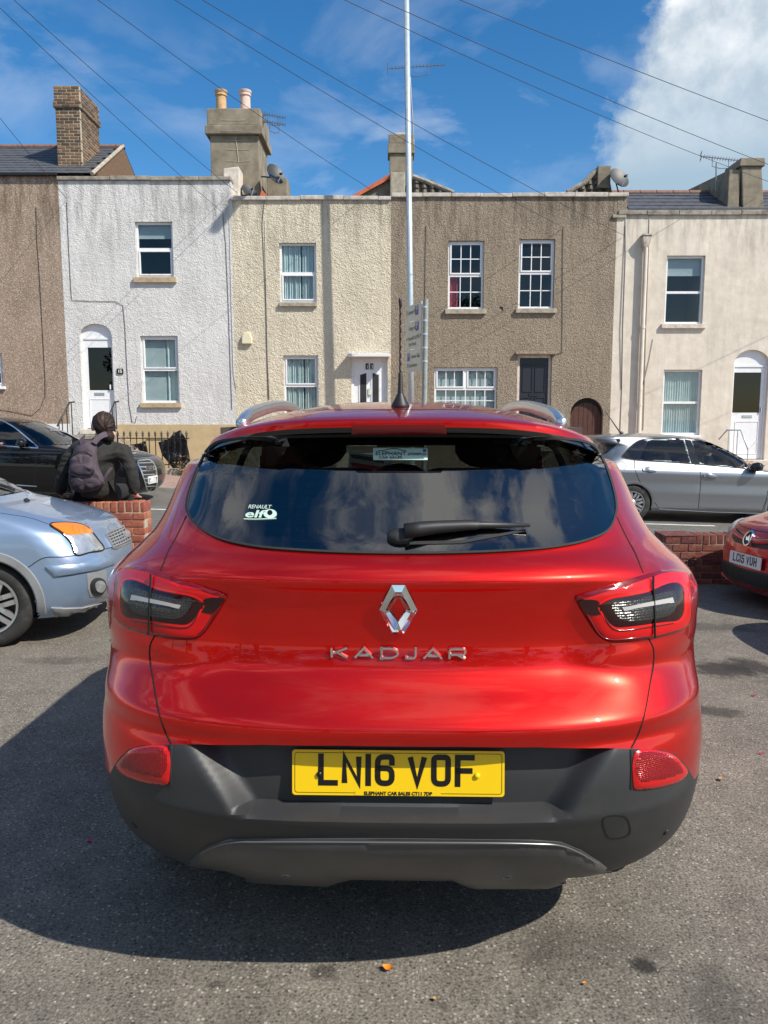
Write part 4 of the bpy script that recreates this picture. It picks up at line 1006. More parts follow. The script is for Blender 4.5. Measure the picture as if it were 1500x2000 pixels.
GLY = {'L': [([(0, 1), (0, 0), (1, 0)], 0)], 'N': [([(0, 0), (0, 1), (1, 0), (1, 1)], 0)], '1': [([(0, 0), (0, 1)], 0)], 'V': [([(0, 1), (.5, 0), (1, 1)], 0)],
       '6': [([(1, .78), (1, 1), (0, 1), (0, 0), (1, 0), (1, .57), (.02, .57)], .32)], 'O': [([(.5, 1), (0, 1), (0, 0), (1, 0), (1, 1), (.5, 1)], .3)], 'F': [([(0, 0), (0, 1), (1, 1)], 0), ([(0, .5), (.85, .5)], 0)],
       'C': [([(1, .74), (1, 1), (0, 1), (0, 0), (1, 0), (1, .26)], .32)], '5': [([(1, 1), (.02, 1), (.02, .56), (1, .6), (1, 0), (0, 0), (0, .22)], .22)], 'U': [([(0, 1), (0, 0), (1, 0), (1, 1)], .32)],
       'H': [([(0, 0), (0, 1)], 0), ([(1, 0), (1, 1)], 0), ([(0, .5), (1, .5)], 0)], 'K': [([(0, 0), (0, 1)], 0), ([(1, 1), (.08, .42)], 0), ([(.32, .56), (1, 0)], 0)], 'A': [([(0, 0), (.5, 1), (1, 0)], 0), ([(.24, .26), (.76, .26)], 0)],
       'D': [([(0, 0), (0, 1)], 0), ([(0, 1), (.62, 1), (1, .72), (1, .28), (.62, 0), (0, 0)], .2)], 'J': [([(0, .18), (0, 0), (1, 0), (1, 1)], .3)], 'R': [([(0, 0), (0, 1), (1, 1), (1, .42), (0, .42)], .26), ([(.5, .42), (1, 0)], 0)],
       'M': [([(0, 0), (0, 1), (.5, .3), (1, 1), (1, 0)], 0)], 'X': [([(0, 0), (1, 1)], 0), ([(0, 1), (1, 0)], 0)], '2': [([(0, .72), (0, 1), (1, 1), (1, .5), (0, .25), (0, 0), (1, 0)], .2)], '0': [([(.5, 1), (0, 1), (0, 0), (1, 0), (1, 1), (.5, 1)], .3)], 'P': [([(0, 0), (0, 1), (1, 1), (1, .42), (0, .42)], .26)], 'Y': [([(0, 1), (.5, .5), (1, 1)], 0), ([(.5, .5), (.5, 0)], 0)]}
def round_path(pts, rad, W, H):
    P = [Vector((x * W, y * H)) for x, y in pts]
    if not rad: return P
    r = rad * min(W, H) * 1.4; out = [P[0]]
    for i in range(1, len(P) - 1):
        a, b, c = P[i-1], P[i], P[i+1]; d1, d2 = (a - b), (c - b); q = min(r, d1.length * .5, d2.length * .5); p1, p2 = b + d1.normalized() * q, b + d2.normalized() * q
        for k in range(6): t = k / 5; out.append(p1 * (1-t)**2 + b * 2*t*(1-t) + p2 * t*t)
    return out + [P[-1]]
def stroke_glyph(ch, W, H, st, org, ux, uy, n, depth, bev=0):
    mb = MB(); hs = st / 2
    for pts, rad in GLY[ch]:
        P = [p + Vector((hs, hs)) for p in round_path(pts, rad, W - st, H - st)]
        Q = [P[0]]
        for p in P[1:]:
            if (p - Q[-1]).length > 1e-6: Q.append(p)
        P = Q; L = []; m = len(P); closed = (P[0] - P[-1]).length < 1e-6
        for i in range(m):
            d0 = (P[i] - P[i-1]).normalized() if i > 0 else ((P[-1] - P[-2]).normalized() if closed else (P[1] - P[0]).normalized())
            d1 = (P[i+1] - P[i]).normalized() if i < m - 1 else ((P[1] - P[0]).normalized() if closed else d0)
            nn = (Vector((-d0.y, d0.x)) + Vector((-d1.y, d1.x))); nn = nn.normalized() if nn.length > 1e-6 else Vector((-d0.y, d0.x)); k = min(2.2, 1 / max(.3, nn.dot(Vector((-d1.y, d1.x)))))
            e = P[i] - d0 * hs if (i == 0 and not closed) else P[i] + d1 * hs if (i == m - 1 and not closed) else P[i]
            if ch in 'VNAKRMXY' : e = P[i]
            L.append((e + nn * hs * k, e - nn * hs * k))
        vs = []
        for a, b in L:
            for q, dd in ((a, 0), (a + (b - a) * bev, depth), (b + (a - b) * bev, depth), (b, 0)): vs.append(org + ux * q.x + uy * q.y + n * dd)
        fs = [(4*i+k, 4*i+k+1, 4*i+k+5, 4*i+k+4) for i in range(m-1) for k in range(3)]
        if not closed: fs += [(0, 1, 2, 3), (4*m-1, 4*m-2, 4*m-3, 4*m-4)]
        mb.add(vs, fs)
    return mb
def stroke_text(s, parent, name, org, ux, uy, n, H, W, st, gap, space, depth, mat, bev=0, widths=None):
    x = 0
    for ch in s:
        if ch == ' ': x += space - gap; continue
        w = st if ch == '1' else W
        stroke_glyph(ch, w if ch != '1' else st + 1e-4, H, st, org + ux * x, ux, uy, n, depth, bev).build(name, mat, parent, loc=(0, 0, 0)); x += w + gap
    return x
# ================================================================== the red SUV in front of the camera
YAW = -R(1.23); Y0 = 3.9
HM = Matrix.Rotation(YAW, 4, 'Z') @ Matrix.Translation((0, Y0, 0))
suv = Car('red_suv', HM, 'large red SUV seen from behind with yellow number plate LN16 VOF')
def sh(t): return [(z, y - Y0) for z, y in t]
yr_concave = [(.26, 1.99), (.32, 1.93), (.40, 1.86), (.50, 1.785), (.56, 1.752), (.60, 1.735), (.66, 1.735), (.74, 1.745), (.775, 1.756), (.80, 1.749), (.814, 1.747), (.822, 1.749), (.832, 1.756), (.85, 1.774), (.87, 1.798), (.90, 1.836), (.935, 1.866), (1.0, 1.882), (1.08, 1.872), (1.135, 1.850), (1.156, 1.838), (1.164, 1.8385), (1.174, 1.845), (1.195, 1.868), (1.22, 1.905), (1.26, 1.947), (1.33, 2.014), (1.40, 2.082), (1.46, 2.140), (1.500, 2.180), (1.510, 2.186), (1.516, 2.10), (1.520, 2.082), (1.548, 2.077), (1.556, 2.088)]
yr_flat = pchip([(.775, 0.0), (.84, .0), (.90, -.020), (.97, -.046), (1.05, -.036), (1.12, -.012), (1.16, 0)])
def hero_disp(x, z):
    ax = abs(x); d = 0
    if .775 < z < 1.16: d += yr_flat(z) * sstep(.40, .62, ax)
    return d
def hero_zoff(x, y, z):
    k = sstep(1.40, 1.52, z); r = sstep(1.8, -1.3, y)      # the spoiler ends turn down
    return -.07 * k * r * (min(1, abs(x) / .60)) ** 3.5
def hero_taper(y, z):
    Y = y + Y0; up = .885 + .115 * sstep(1.8, 2.6, Y); lo = .915 + .085 * sstep(1.7, 2.4, Y); k = sstep(.65, .95, z); return lo + (up - lo) * k
shell = Shell(taper=hero_taper, yr=sh(yr_concave), yf=sh([(.26, 6.0), (.4, 6.17), (.6, 6.2), (.8, 6.15), (.9, 6.08), (.97, 5.85), (1.02, 5.4), (1.06, 5.0), (1.3, 4.52), (1.5, 4.08), (1.556, 3.95)]),
              w=[(.26, .80), (.32, .845), (.38, .868), (.444, .876), (.54, .880), (.6, .882), (.8, .899), (.98, .914), (1.06, .921), (1.10, .908), (1.14, .872), (1.18, .825), (1.22, .785), (1.28, .752), (1.35, .725), (1.42, .695), (1.5, .655), (1.53, .625), (1.556, .60)],
              a=[(.26, .42), (.6, .46), (.8, .48), (1.1, .52), (1.25, .54), (1.45, .46), (1.556, .40)], b=.5, n=2.75, disp=hero_disp, zoff=hero_zoff, nr=150, ns=44, nf=24)
full = shell.grid([.26 + .01 * i for i in range(130)]); tmp = bpy.data.meshes.new('tmp'); tmp.from_pydata(full.v, [], full.f); suv.seat([tmp])
# where red paint meets black plastic: a curve on the rear, a cladding line along the flank
cut = []
for px, py in ((782, 1458), (900, 1458.5), (1050, 1459.5), (1180, 1461), (1233, 1462), (1265, 1463), (1294, 1465), (1318, 1473), (1336, 1489), (1350, 1508), (1358, 1520)):
    h = suv.hit(suv.pix, px, py); cut.append((h[0].x, h[0].y, h[0].z))
def zb_at(i):
    k, u = shell.T[i]
    if k == 'r':
        p = shell.P((k, u), .7)
        if p.x <= cut[-1][0] and p.y < cut[-1][1] + .02:
            if p.x <= cut[0][0]: return cut[0][2]
            for a, b in zip(cut[:-1], cut[1:]):
                if a[0] <= p.x <= b[0]: t = (p.x - a[0]) / (b[0] - a[0]); return a[2] + (b[2] - a[2]) * t
        return cut[-1][2] + (.50 - cut[-1][2]) * sstep(cut[-1][1], cut[-1][1] + .4, p.y)
    return .50
ZBs = [zb_at(i) for i in range(len(shell.T))]
def warp_up(i, z): return z + (ZBs[i] - .775) * max(0, 1 - (z - .775) / .30) if z < 1.075 else z
lev = [.775 + .0075 * i for i in range(61)] + [1.235 + .0132 * i for i in range(1, 21)] + [1.504, 1.508, 1.510, 1.513, 1.516, 1.518, 1.520, 1.526, 1.534, 1.541, 1.548, 1.552, 1.556]
body = shell.grid(lev, warp_up)
n = shell.nring
inner = [(x * .97, y + .05 * (1 if y < 0 else -1), z + .0) for x, y, z in body.v[:n]]      # turned-in lower edge of the painted panels
b0 = len(body.v); body.v += inner; body.f += [(k, b0 + k, b0 + (k + 1) % n, (k + 1) % n) for k in range(n)]
roofless = MB(); roofless.v = body.v[:b0]; roofless.f = [f for f in body.f if max(f) < b0]
rb = MB(); rb.v = list(body.v[:b0]); rb.f = list(roofless.f); shell.dome(rb, .060, 22, yc=3.02 - Y0, p=3.6)
i0, i1 = lev.index(1.504) - 2, lev.index(1.534)
under = MB(); under.v = list(rb.v); und = set(); nrow = shell.nring
for j in range(i0, i1):
    for k in range(nrow):
        f = rb.f[j * nrow + k]
        if rb.v[f[0]][1] < -1.15: und.add(j * nrow + k)
under.f = [rb.f[i] for i in sorted(und)]; rb_keep = [f for i, f in enumerate(rb.f) if i not in und]
bumper_levels = [0, .02, .05, .1, .15, .2, .25, .3, .35, .4, .44, .47, .49, .51, .53, .55, .57, .59, .61, .63, .645, .655, .663, .67, .68, .70, .73, .76, .80, .84, .88, .92, .96, .985, 1.0]
def rec(x, z):    # pocket behind the number plate, shelf below it
    ax = abs(x); hw = .375 + .115 * min(1.2, max(0, (z - .605) / .16)) ** 1.2
    return .068 * (1 - sstep(hw - .020, hw + .048, ax)) * sstep(.599, .609, z)
bshell = Shell(taper=hero_taper, yr=sh(yr_concave), yf=sh([(.26, 6.0), (.4, 6.17), (.6, 6.2), (.8, 6.15)]), w=[(.26, .80), (.32, .845), (.38, .868), (.444, .876), (.54, .880), (.6, .882), (.8, .899)],
               a=[(.26, .42), (.6, .46), (.8, .48)], b=.5, n=2.75, disp=lambda x, z: rec(x, z), nr=150, ns=44, nf=24)
# bottom edge: lower in the middle, kicks up at the corners
def zlow(i):
    k, u = shell.T[i]; p = shell.P((k, u), .4)
    if k == 'r': return .335 - .065 * sstep(.50, .68, p.x)
    return .27
bump = MB()
for q in bumper_levels:
    right = [bshell.P(t, zlow(i) + (ZBs[i] - zlow(i)) * q) for i, t in enumerate(bshell.T)]
    bump.v += [tuple(p) for p in right + [Vector((-p.x, p.y, p.z)) for p in right[-2:0:-1]]]
bump.f = [(j*n+k, j*n+(k+1) % n, (j+1)*n+(k+1) % n, (j+1)*n+k) for j in range(len(bumper_levels)-1) for k in range(n)]
b0 = len(bump.v); bump.v += [(x * .93, y + (.12 if y < 0 else -.12), z + .02) for x, y, z in bump.v[:n]]; bump.f += [(k, b0 + k, b0 + (k+1) % n, (k+1) % n) for k in range(n)]
bump.f.append(tuple(range(b0, b0 + n)))
t_b = bpy.data.meshes.new('tb'); t_b.from_pydata(bump.v, [], bump.f); t_r = bpy.data.meshes.new('tr'); t_r.from_pydata(rb.v, [], rb.f)
suv.seat([t_b, t_r]); HB = suv.bvh
# glass openings
GLASS = [(367, 990), (374, 1012), (388, 1028), (425, 1050), (495, 1067), (594, 1076), (727, 1081), (872, 1081), (988, 1077), (1075, 1070), (1145, 1056), (1185, 1037), (1198, 1012), (1201, 985), (1188, 930), (1168, 884), (1150, 868), (1100, 857), (1000, 854), (782, 852), (560, 854), (470, 857), (425, 866), (405, 884), (383, 930)]
GP = smooth_poly(GLASS, 5); GS = shrink_poly(GP, 14)
SIDEW = [(-1.02, 1.33), (-.7, 1.18), (-.2, 1.13), (.42, 1.12), (.30, 1.22), (.08, 1.36), (-.06, 1.45), (-.4, 1.48), (-.85, 1.45)]
WSCR = [(-.66, 1.10), (.66, 1.10), (.56, 1.49), (-.56, 1.49)]
def glass_test(c):
    if c.y < -1.2 and 1.2 < c.z < 1.512:
        q = project(HM @ c); return in_poly(q, GS)
    if c.z > 1.1 and abs(c.x) > .5 and -1.3 < c.y < 1.2: return in_poly((c.y, c.z), shrink_poly(SIDEW, .02))
    if c.y > 0.05 and 1.09 < c.z < 1.5: return in_poly((c.x, c.z), shrink_poly(WSCR, .02))
    return False
ARCH = [(2.72 - Y0, .36, .385), (5.36 - Y0, .36, .385)]
def arch_test(c): return abs(c.x) > .62 and any((c.y - y) ** 2 + (c.z - z) ** 2 < r * r for y, z, r in ARCH)
rb.f = rb_keep; cull(rb, lambda c: glass_test(c) or arch_test(c)); cull(bump, arch_test); cull(under, glass_test)
under.build('spoiler_underside', 'gloss_black', suv.root, smooth=True, loc=(0, 0, 0), ang=38)
body.f = [f for f in body.f if max(f) >= b0 * 0 and (max(f) >= len(lev) * n)]     # only the turned-in edge is still missing
base = len(rb.v); rb.v += inner; rb.f += [(k, base + k, base + (k + 1) % n, (k + 1) % n) for k in range(n)]
body_o = rb.build('body', 'red_paint', suv.root, smooth=True, loc=(0, 0, 0), ang=38)
bump_o = bump.build('bumper', 'bumper_plastic', suv.root, smooth=True, loc=(0, 0, 0), ang=38)
MB().box(-.7, .7, 2.3 - Y0, 5.9 - Y0, .30, .42).build('underbody', 'cabin_dark', suv.root, loc=(0, 0, 0))
def gpatch(name, poly, mat, **k): return suv.patch(name, poly, mat, **k)
rear_glass = gpatch('rear_window', GP, 'car_glass', off=.004, thick=.0, step=16)
def ring_patch(car, name, outer, inner, mat, parent=None, off=.005, thick=.01, rf=None, mirror=False):
    """band between two outlines of equal count laid on the car"""
    rf = rf or car.pix; H1 = [car.hit(rf, *p) for p in outer]; H2 = [car.hit(rf, *p) for p in inner]; m = len(outer); mb = MB()
    for i in range(m):
        a, b = H1[i], H2[i]; mb.v += [tuple(a[0] - a[1] * thick), tuple(a[0] + a[1] * off), tuple(b[0] + b[1] * off), tuple(b[0] - b[1] * thick)]
    mb.f = [(4*i+k, 4*i+k+1, 4*((i+1) % m)+k+1, 4*((i+1) % m)+k) for i in range(m) for k in range(3)]
    o = mb.build(name, mat, parent or car.root, smooth=True, loc=(0, 0, 0), ang=50)
    if mirror:
        m2 = MB(); m2.v = [(-x, y, z) for x, y, z in mb.v]; m2.f = [t[::-1] for t in mb.f]; m2.build(name, mat, parent or car.root, smooth=True, loc=(0, 0, 0), ang=50)
    return o
ring_patch(suv, 'window_seal', shrink_poly(GP, -2.5), shrink_poly(GP, 1.5), 'rubber', off=.006, thick=.004)
ring_patch(suv, 'glass_border', GP, shrink_poly(GP, 17), 'gloss_black', off=.0025, thick=.001)
for k in range(9):   # heating wires
    y = 925 + 15 * k; suv.line('heater_wire', [(440, y), (600, y + 6), (782, y + 8), (960, y + 6), (1125, y)], 'cabin_grey', w=.0012, off=.0018, parent=rear_glass)
# spoiler edge, fins, high brake lamp
suv.patch('brake_lamp', [(690, 829), (868, 829), (872, 845), (686, 845)], 'lamp_red_deep', off=.005, step=8)
suv.line('roof_seam', [(440, 812), (560, 803), (782, 800), (1000, 803), (1125, 812)], 'seam_dark', w=.004, off=.0008)
# tail lamps (traced on the right, mirrored)
LAMP = [(1123, 1167), (1160, 1152), (1213, 1136), (1261, 1122), (1293, 1114), (1326, 1114), (1341, 1121), (1347, 1150), (1348, 1199), (1344, 1217), (1330, 1231), (1293, 1243), (1267, 1249), (1208, 1255), (1183, 1252), (1166, 1240), (1145, 1210), (1129, 1183)]
LIN = [(1167, 1180), (1183, 1169), (1222, 1163), (1256, 1157), (1293, 1143), (1312, 1142), (1322, 1149), (1325, 1175), (1322, 1199), (1314, 1209), (1293, 1212), (1267, 1215), (1230, 1220), (1199, 1221), (1186, 1212), (1175, 1196)]
LCL = [(1187, 1178), (1222, 1172), (1256, 1165), (1294, 1157), (1305, 1158), (1308, 1183), (1299, 1197), (1256, 1208), (1213, 1209), (1199, 1200)]
LBAR = [(1207, 1186), (1300, 1169), (1303, 1178), (1211, 1192)]
NOTCH = [(1126, 1170), (1160, 1168), (1170, 1182), (1176, 1194), (1148, 1198), (1134, 1184)]
pbr('lamp_glow', (.85, .006, .006), .25, coat=.3)
lp = smooth_poly(LAMP, 4)
for sgn in (1, -1):
    lamp_o = suv.patch('tail_lamp', lp, 'lamp_red_deep', off=.004, thick=.012, step=8, crown=.010, cw=16)
    kids = [suv.patch('lamp_band', shrink_poly(lp, 7), 'lamp_red', off=.0125, thick=.002, step=8, crown=.003, cw=8, parent=lamp_o),
            suv.patch('lamp_notch', smooth_poly(NOTCH, 3), 'lamp_dark', off=.0162, thick=.002, step=8, parent=lamp_o),
            suv.patch('lamp_centre', smooth_poly(LIN, 4), 'lamp_dark', off=.0165, thick=.002, step=8, crown=.002, cw=6, parent=lamp_o),
            suv.patch('lamp_clear', smooth_poly(LCL, 4), 'lamp_clear', off=.0195, thick=.002, step=7, parent=lamp_o),
            suv.patch('lamp_bar', LBAR, 'lamp_bar', off=.022, thick=.002, step=6, parent=lamp_o),
            ring_patch(suv, 'lamp_glow', shrink_poly(smooth_poly(LIN, 4), -4.5), shrink_poly(smooth_poly(LIN, 4), -1.5), 'lamp_glow', parent=lamp_o, off=.0162, thick=.001),
            suv.line('lamp_line', [(1130, 1172), (1150, 1208), (1172, 1240), (1190, 1247), (1262, 1241)], 'lamp_red_deep', w=.004, off=.016, parent=lamp_o),
            suv.line('lamp_line', [(1170, 1185), (1185, 1216), (1200, 1228), (1262, 1222), (1305, 1215)], 'lamp_red_deep', w=.004, off=.0165, parent=lamp_o),
            suv.line('lamp_seam', [(1263, 1127), (1264, 1150), (1266, 1180), (1267, 1215), (1267.5, 1244)], 'seam_dark', w=.0038, off=.0225, parent=lamp_o)]
    if sgn < 0:
        for o in [lamp_o] + kids:
            for v in o.data.vertices: v.co.x *= -1
            o.data.flip_normals()
prism_mat('reflex_deep', (.30, .003, .006), 210, .25)
# fog reflectors in the bumper corners
FOG = [(1240, 1468), (1291, 1467), (1314, 1475), (1331, 1491), (1341, 1507), (1329, 1522), (1301, 1533), (1255, 1541), (1238, 1539), (1235, 1527)]
suv.patch('reflector', smooth_poly(FOG, 4), 'reflex_red', off=.004, thick=.02, step=7, crown=.006, cw=10, mirror=True)
suv.patch('reflector_lens', smooth_poly([(1243, 1471), (1291, 1470), (1311, 1478), (1326, 1493), (1333, 1505), (1320, 1514), (1298, 1521), (1256, 1528), (1242, 1526)], 4), 'reflex_deep', off=.0075, thick=.004, step=7, crown=.004, cw=8, mirror=True)
suv.line('reflector_strip', [(1234, 1464), (1235, 1500), (1234, 1541)], 'bumper_dark', w=.012, off=.002, mirror=True)  # dark plastic strip along the inner side of each reflector
# panel gaps of the tailgate
SEAM1 = [(1205, 1010), (1224, 1050), (1240, 1079), (1256, 1119)]
SEAM2 = [(1268, 1249), (1276, 1266), (1277, 1290), (1269, 1338), (1260, 1389), (1248, 1431), (1233, 1461)]
suv.line('panel_gap', SEAM1, 'seam_dark', w=.0036, mirror=True); suv.line('panel_gap', SEAM2, 'seam_dark', w=.0036, mirror=True)
# lower valance
pbr('clad_grey2', (.16, .16, .165), .3, metal=.5)
VAL = [(362, 1690), (384, 1668), (410, 1650), (450, 1638), (520, 1636), (782, 1637), (1040, 1640), (1096, 1644), (1135, 1660), (1170, 1682), (1196, 1702), (1140, 1711), (1108, 1714), (1088, 1731), (1072, 1734), (925, 1734), (905, 1728), (880, 1717), (690, 1717), (662, 1722), (640, 1731), (500, 1724), (470, 1710), (440, 1700)]
vb = BVHTree.FromPolygons([Vector(v) for v in full.v], full.f)
keep = suv.bvh; suv.bvh = vb
vo = suv.patch('lower_valance', VAL, 'valance_grey', off=.002, thick=.03, step=14, crown=.012, cw=12)
for c0 in ((560, 1701), (990, 1703)):
    disc(suv, 'parking_sensor', *c0, .0095, 'valance_grey', vo, off=.015); disc(suv, 'sensor_ring', *c0, .0118, 'silver_trim', vo, off=.0148, tube=.001)
suv.line('valance_trim', [(395, 1661), (410, 1652), (450, 1640), (520, 1638), (782, 1639), (1040, 1642), (1096, 1646), (1135, 1662), (1165, 1680)], 'clad_grey2', w=.002, off=.011, parent=vo)
suv.bvh = keep
for c0 in ((1301, 1625), (262, 1611)):
    disc(suv, 'parking_sensor', *c0, .0105, 'bumper_dark', off=.003)
TOW = smooth_poly([(1179, 1598), (1220, 1595), (1229, 1610), (1228, 1630), (1190, 1636), (1181, 1622)], 4)
ring_patch(suv, 'tow_cover_gap', shrink_poly(TOW, -1.2), shrink_poly(TOW, 1.2), 'seam_dark', off=.001, thick=.001)
# number plate
def plate(car, px0, py0, px1, py1): pass
hp = suv.hit(suv.pix, 777, 1512); pn = Vector((0, -1, .10)).normalized(); pux = Vector((1, 0, 0)); puz = pux.cross(pn) * -1; puz = pn.cross(pux)
if puz.z < 0: puz = -puz
oL, dL = suv.pix(777.5, 1509); tpl = ((1.797 - Y0) - oL.y) / dL.y; pc = oL + dL * tpl
pl_o = MB()
def rrect(w, h, r, n=5): return [(cx + r * math.cos(a), cy + r * math.sin(a)) for cx, cy, a0 in ((w/2-r, h/2-r, 0), (-w/2+r, h/2-r, 90), (-w/2+r, -h/2+r, 180), (w/2-r, -h/2+r, 270)) for a in [R(a0 + 90*k/n) for k in range(n+1)]]
rr = rrect(.520, .112, .008); m_ = len(rr)
pl_o.add([pc + pux*a + puz*b + pn*dd for dd in (0, .004) for a, b in rr], [tuple(range(m_, 2*m_)), tuple(range(m_))[::-1]] + [(i, (i+1) % m_, m_+(i+1) % m_, m_+i) for i in range(m_)])
po = pl_o.build('number_plate', 'plate_yellow', suv.root, loc=(0, 0, 0))
pk = pc + pn * .0042
r1, r2 = rrect(.508, .100, .007), rrect(.5055, .0975, .006); bo = MB(); bo.add([pk + pux*a + puz*b + pn*.0003 for ring in (r1, r2) for a, b in ring], [(i, (i+1) % m_, m_+(i+1) % m_, m_+i) for i in range(m_)]); bo.build('plate_border', 'plate_black', po, loc=(0, 0, 0))
stroke_text('LN16 VOF', po, 'plate_character', pk + pux * -.196 + puz * -.032, pux, puz, pn, .079, .0485, .0138, .0095, .031, .0006, 'plate_black')
def flat_text(s, car, parent, org, ux, uz, n, size, mat, name='lettering', bold=0, sx=1.0, ex=.0003, align='CENTER'):
    t = text_mesh(s, size, mat, parent, name, ex, bold, align, sx); q = Matrix((ux, uz, n)).transposed().to_4x4(); q.translation = org
    t.data.transform(q); return t
MB().add([pk + pux*a + puz*b + pn*.0006 for a, b in ((-.105, -.0555), (.105, -.0555), (.105, -.0440), (-.105, -.0440))], [(0, 1, 2, 3)]).build('dealer_strip', 'plate_yellow', po, loc=(0, 0, 0))
flat_text('ELEPHANT CAR SALES CT11 7DP', suv, po, pk + puz * -.0535 + pn * .0012, pux, puz, pn, .0115, 'plate_black', 'dealer_lettering', bold=.0004)
for ox, mt in ((-.193, 'plate_black'), (.193, 'plate_yellow')): MB().lathe([(.0075, 0), (.007, .004), (.004, .006), (.0005, .0065)], (0, 0, 0), 14).build('plate_screw', mt, po, loc=(0, 0, 0), smooth=True).data.transform(Matrix.Translation(pk + pux*ox + puz*-.004) @ Matrix((pux, puz, pn)).transposed().to_4x4())
# lettering and badge on the tailgate
def on_body(px, py, off=0): h = suv.hit(suv.pix, px, py); return h[0] + h[1] * off
LET = [('K', 645, 682), ('A', 690, 732), ('D', 742, 780), ('J', 790, 815), ('A', 824, 866), ('R', 874, 911)]
nb_ = Vector((0, -1, -.03)).normalized()
for ch, xa, xb in LET:
    a, b = on_body(xa, 1286 + (xa - 645) * .012, .001), on_body(xb, 1286 + (xb - 645) * .012, .001); u = (b - a); W = u.length; u.normalize(); up = nb_.cross(u).normalized()
    if up.z < 0: up = -up
    stroke_glyph(ch, W, .034, .0088, a, u, up, nb_, .006, .22).build('badge_letter', 'chrome', suv.root, loc=(0, 0, 0))
OUT = [(765, 1141), (791, 1141), (815, 1189.5), (789, 1237), (766, 1237), (741, 1189.5)]; INN = [(778, 1163), (778.5, 1163), (792, 1189.6), (777.5, 1215), (777, 1215), (763, 1189.6)]
bo3 = [on_body(*p, .002) for p in OUT]; bi3 = [on_body(*p, .002) for p in INN]; bm3 = [(a * .5 + b * .5) + nb_ * .017 for a, b in zip(bo3, bi3)]
bo4 = [p + nb_ * .006 for p in bo3]; mb = MB(); m = 6; mb.v = [tuple(p) for p in bo3 + bo4 + bm3 + bi3]
mb.f = [(j*m+i, j*m+(i+1) % m, (j+1)*m+(i+1) % m, (j+1)*m+i) for j in range(3) for i in range(m)]
badge = mb.build('badge', 'chrome', suv.root, loc=(0, 0, 0))
# rear wiper
wa, wb = on_body(790, 1050, .028), on_body(1030, 1036, .022)
wip = MB(); prof = [(0, .020, .018), (.12, .019, .020), (.25, .017, .017), (.5, .0145, .012), (.58, .013, .010), (.60, .010, .009), (1, .004, .005)]
dirw = wb - wa; gn = suv.hit(suv.pix, 900, 1045)[1]; gs = gn.cross(dirw).normalized(); gs = gs if gs.z > 0 else -gs
for t, hz, hn in prof:
    c = wa + dirw * t - gn * (.012 * math.sin(math.pi * t)) * 0 + gs * (.010 * math.sin(math.pi * min(1, t * 1.1)))
    wip.v += [tuple(c + gs * hz * math.cos(th) + gn * hn * math.sin(th)) for th in [2 * math.pi * k / 10 for k in range(10)]]
wip.f = [(10*i+k, 10*i+(k+1) % 10, 10*i+10+(k+1) % 10, 10*i+10+k) for i in range(len(prof)-1) for k in range(10)] + [tuple(range(10))[::-1], tuple(range(60, 70))]
wo = wip.build('wiper', 'bumper_dark', suv.root, smooth=True, loc=(0, 0, 0))
suv.patch('wiper_base', [(782 + 26 * math.cos(k * .4), 1052 + 13 * math.sin(k * .4)) for k in range(16)], 'bumper_dark', off=.018, thick=.02, step=8, crown=.008, cw=10, parent=wo)
suv.patch('wiper_blade', [(800, 1060), (900, 1058), (1024, 1036), (1026, 1040), (900, 1064), (800, 1066)], 'rubber', off=.006, thick=.001, step=8, parent=wo)
# stickers
def sticker(poly, mat, name, off=.0065): return suv.patch(name, poly, mat, off=off, thick=-off + .0055, step=10)
s1 = sticker([(729, 878), (835, 879), (835, 901), (729, 900)], 'label_green', 'dealer_sticker')
def on_glass(px, py, off): return on_body(px, py, off)
def text_on(s, px, py, px2, py2, hpx, mat, parent, off=.0075, bold=0, name='sticker_lettering'):
    a, b = on_glass(px, py, off), on_glass(px2, py2, off); u = (b - a); W = u.length; u.normalize(); nn = suv.hit(suv.pix, (px + px2) / 2, (py + py2) / 2)[1]; nn = (nn - u * nn.dot(u)).normalized(); up = nn.cross(u); up = up if up.z > 0 else -up
    t = text_mesh(s, 1, mat, parent, name, .0004, bold, 'LEFT'); xs_ = [v.co.x for v in t.data.vertices]; w0 = max(xs_) - min(xs_); ys_ = [v.co.y for v in t.data.vertices]; h0 = max(ys_) - min(ys_)
    c = on_glass(px, py - hpx, off); Hm = (c - a).length; x0 = min(xs_)
    for v in t.data.vertices: v.co = a + u * ((v.co.x - x0) / w0 * W) + up * (v.co.y / h0 * Hm) + nn * v.co.z
    return t
text_on('ELEPHANT', 734, 892.5, 793, 893, 7, 'plate_black', s1); text_on('CAR SALES', 740, 899, 785, 899, 4.5, 'plate_black', s1); text_on('07707097134', 797, 892.5, 832, 893, 5, 'plate_black', s1); 
suv.patch('sticker_mark', [(826, 880.5), (832, 880.5), (832, 886), (826, 886)], 'sign_blue', off=.0075, thick=0, step=10, parent=s1)
suv.line('sticker_mark', [(739, 884), (752, 882.5), (760, 880.5), (775, 880), (786, 883), (794, 884.5)], 'plate_black', w=.002, off=.0075, parent=s1)
t = text_on('RENAULT', 487, 996, 530, 997, 7, 'label_green', suv.root); t2 = text_on('elf', 480, 1013, 517, 1014, 14, 'label_green', suv.root, bold=.02)
suv.patch('sticker_mark', [(529 + 13 * math.cos(k * .45), 1006 + 9 * math.sin(k * .45)) for k in range(14)], 'label_green', off=.0065, thick=-.0055, step=8)
suv.patch('sticker_mark', [(529 + 5 * math.cos(k * .63), 1004 + 5 * math.sin(k * .63)) for k in range(10)], 'plate_black', off=.0075, thick=-.0060, step=8)
suv.line('sticker_mark', [(478, 1016), (500, 1016.5), (541, 1015)], 'label_green', w=.003, off=.0065)
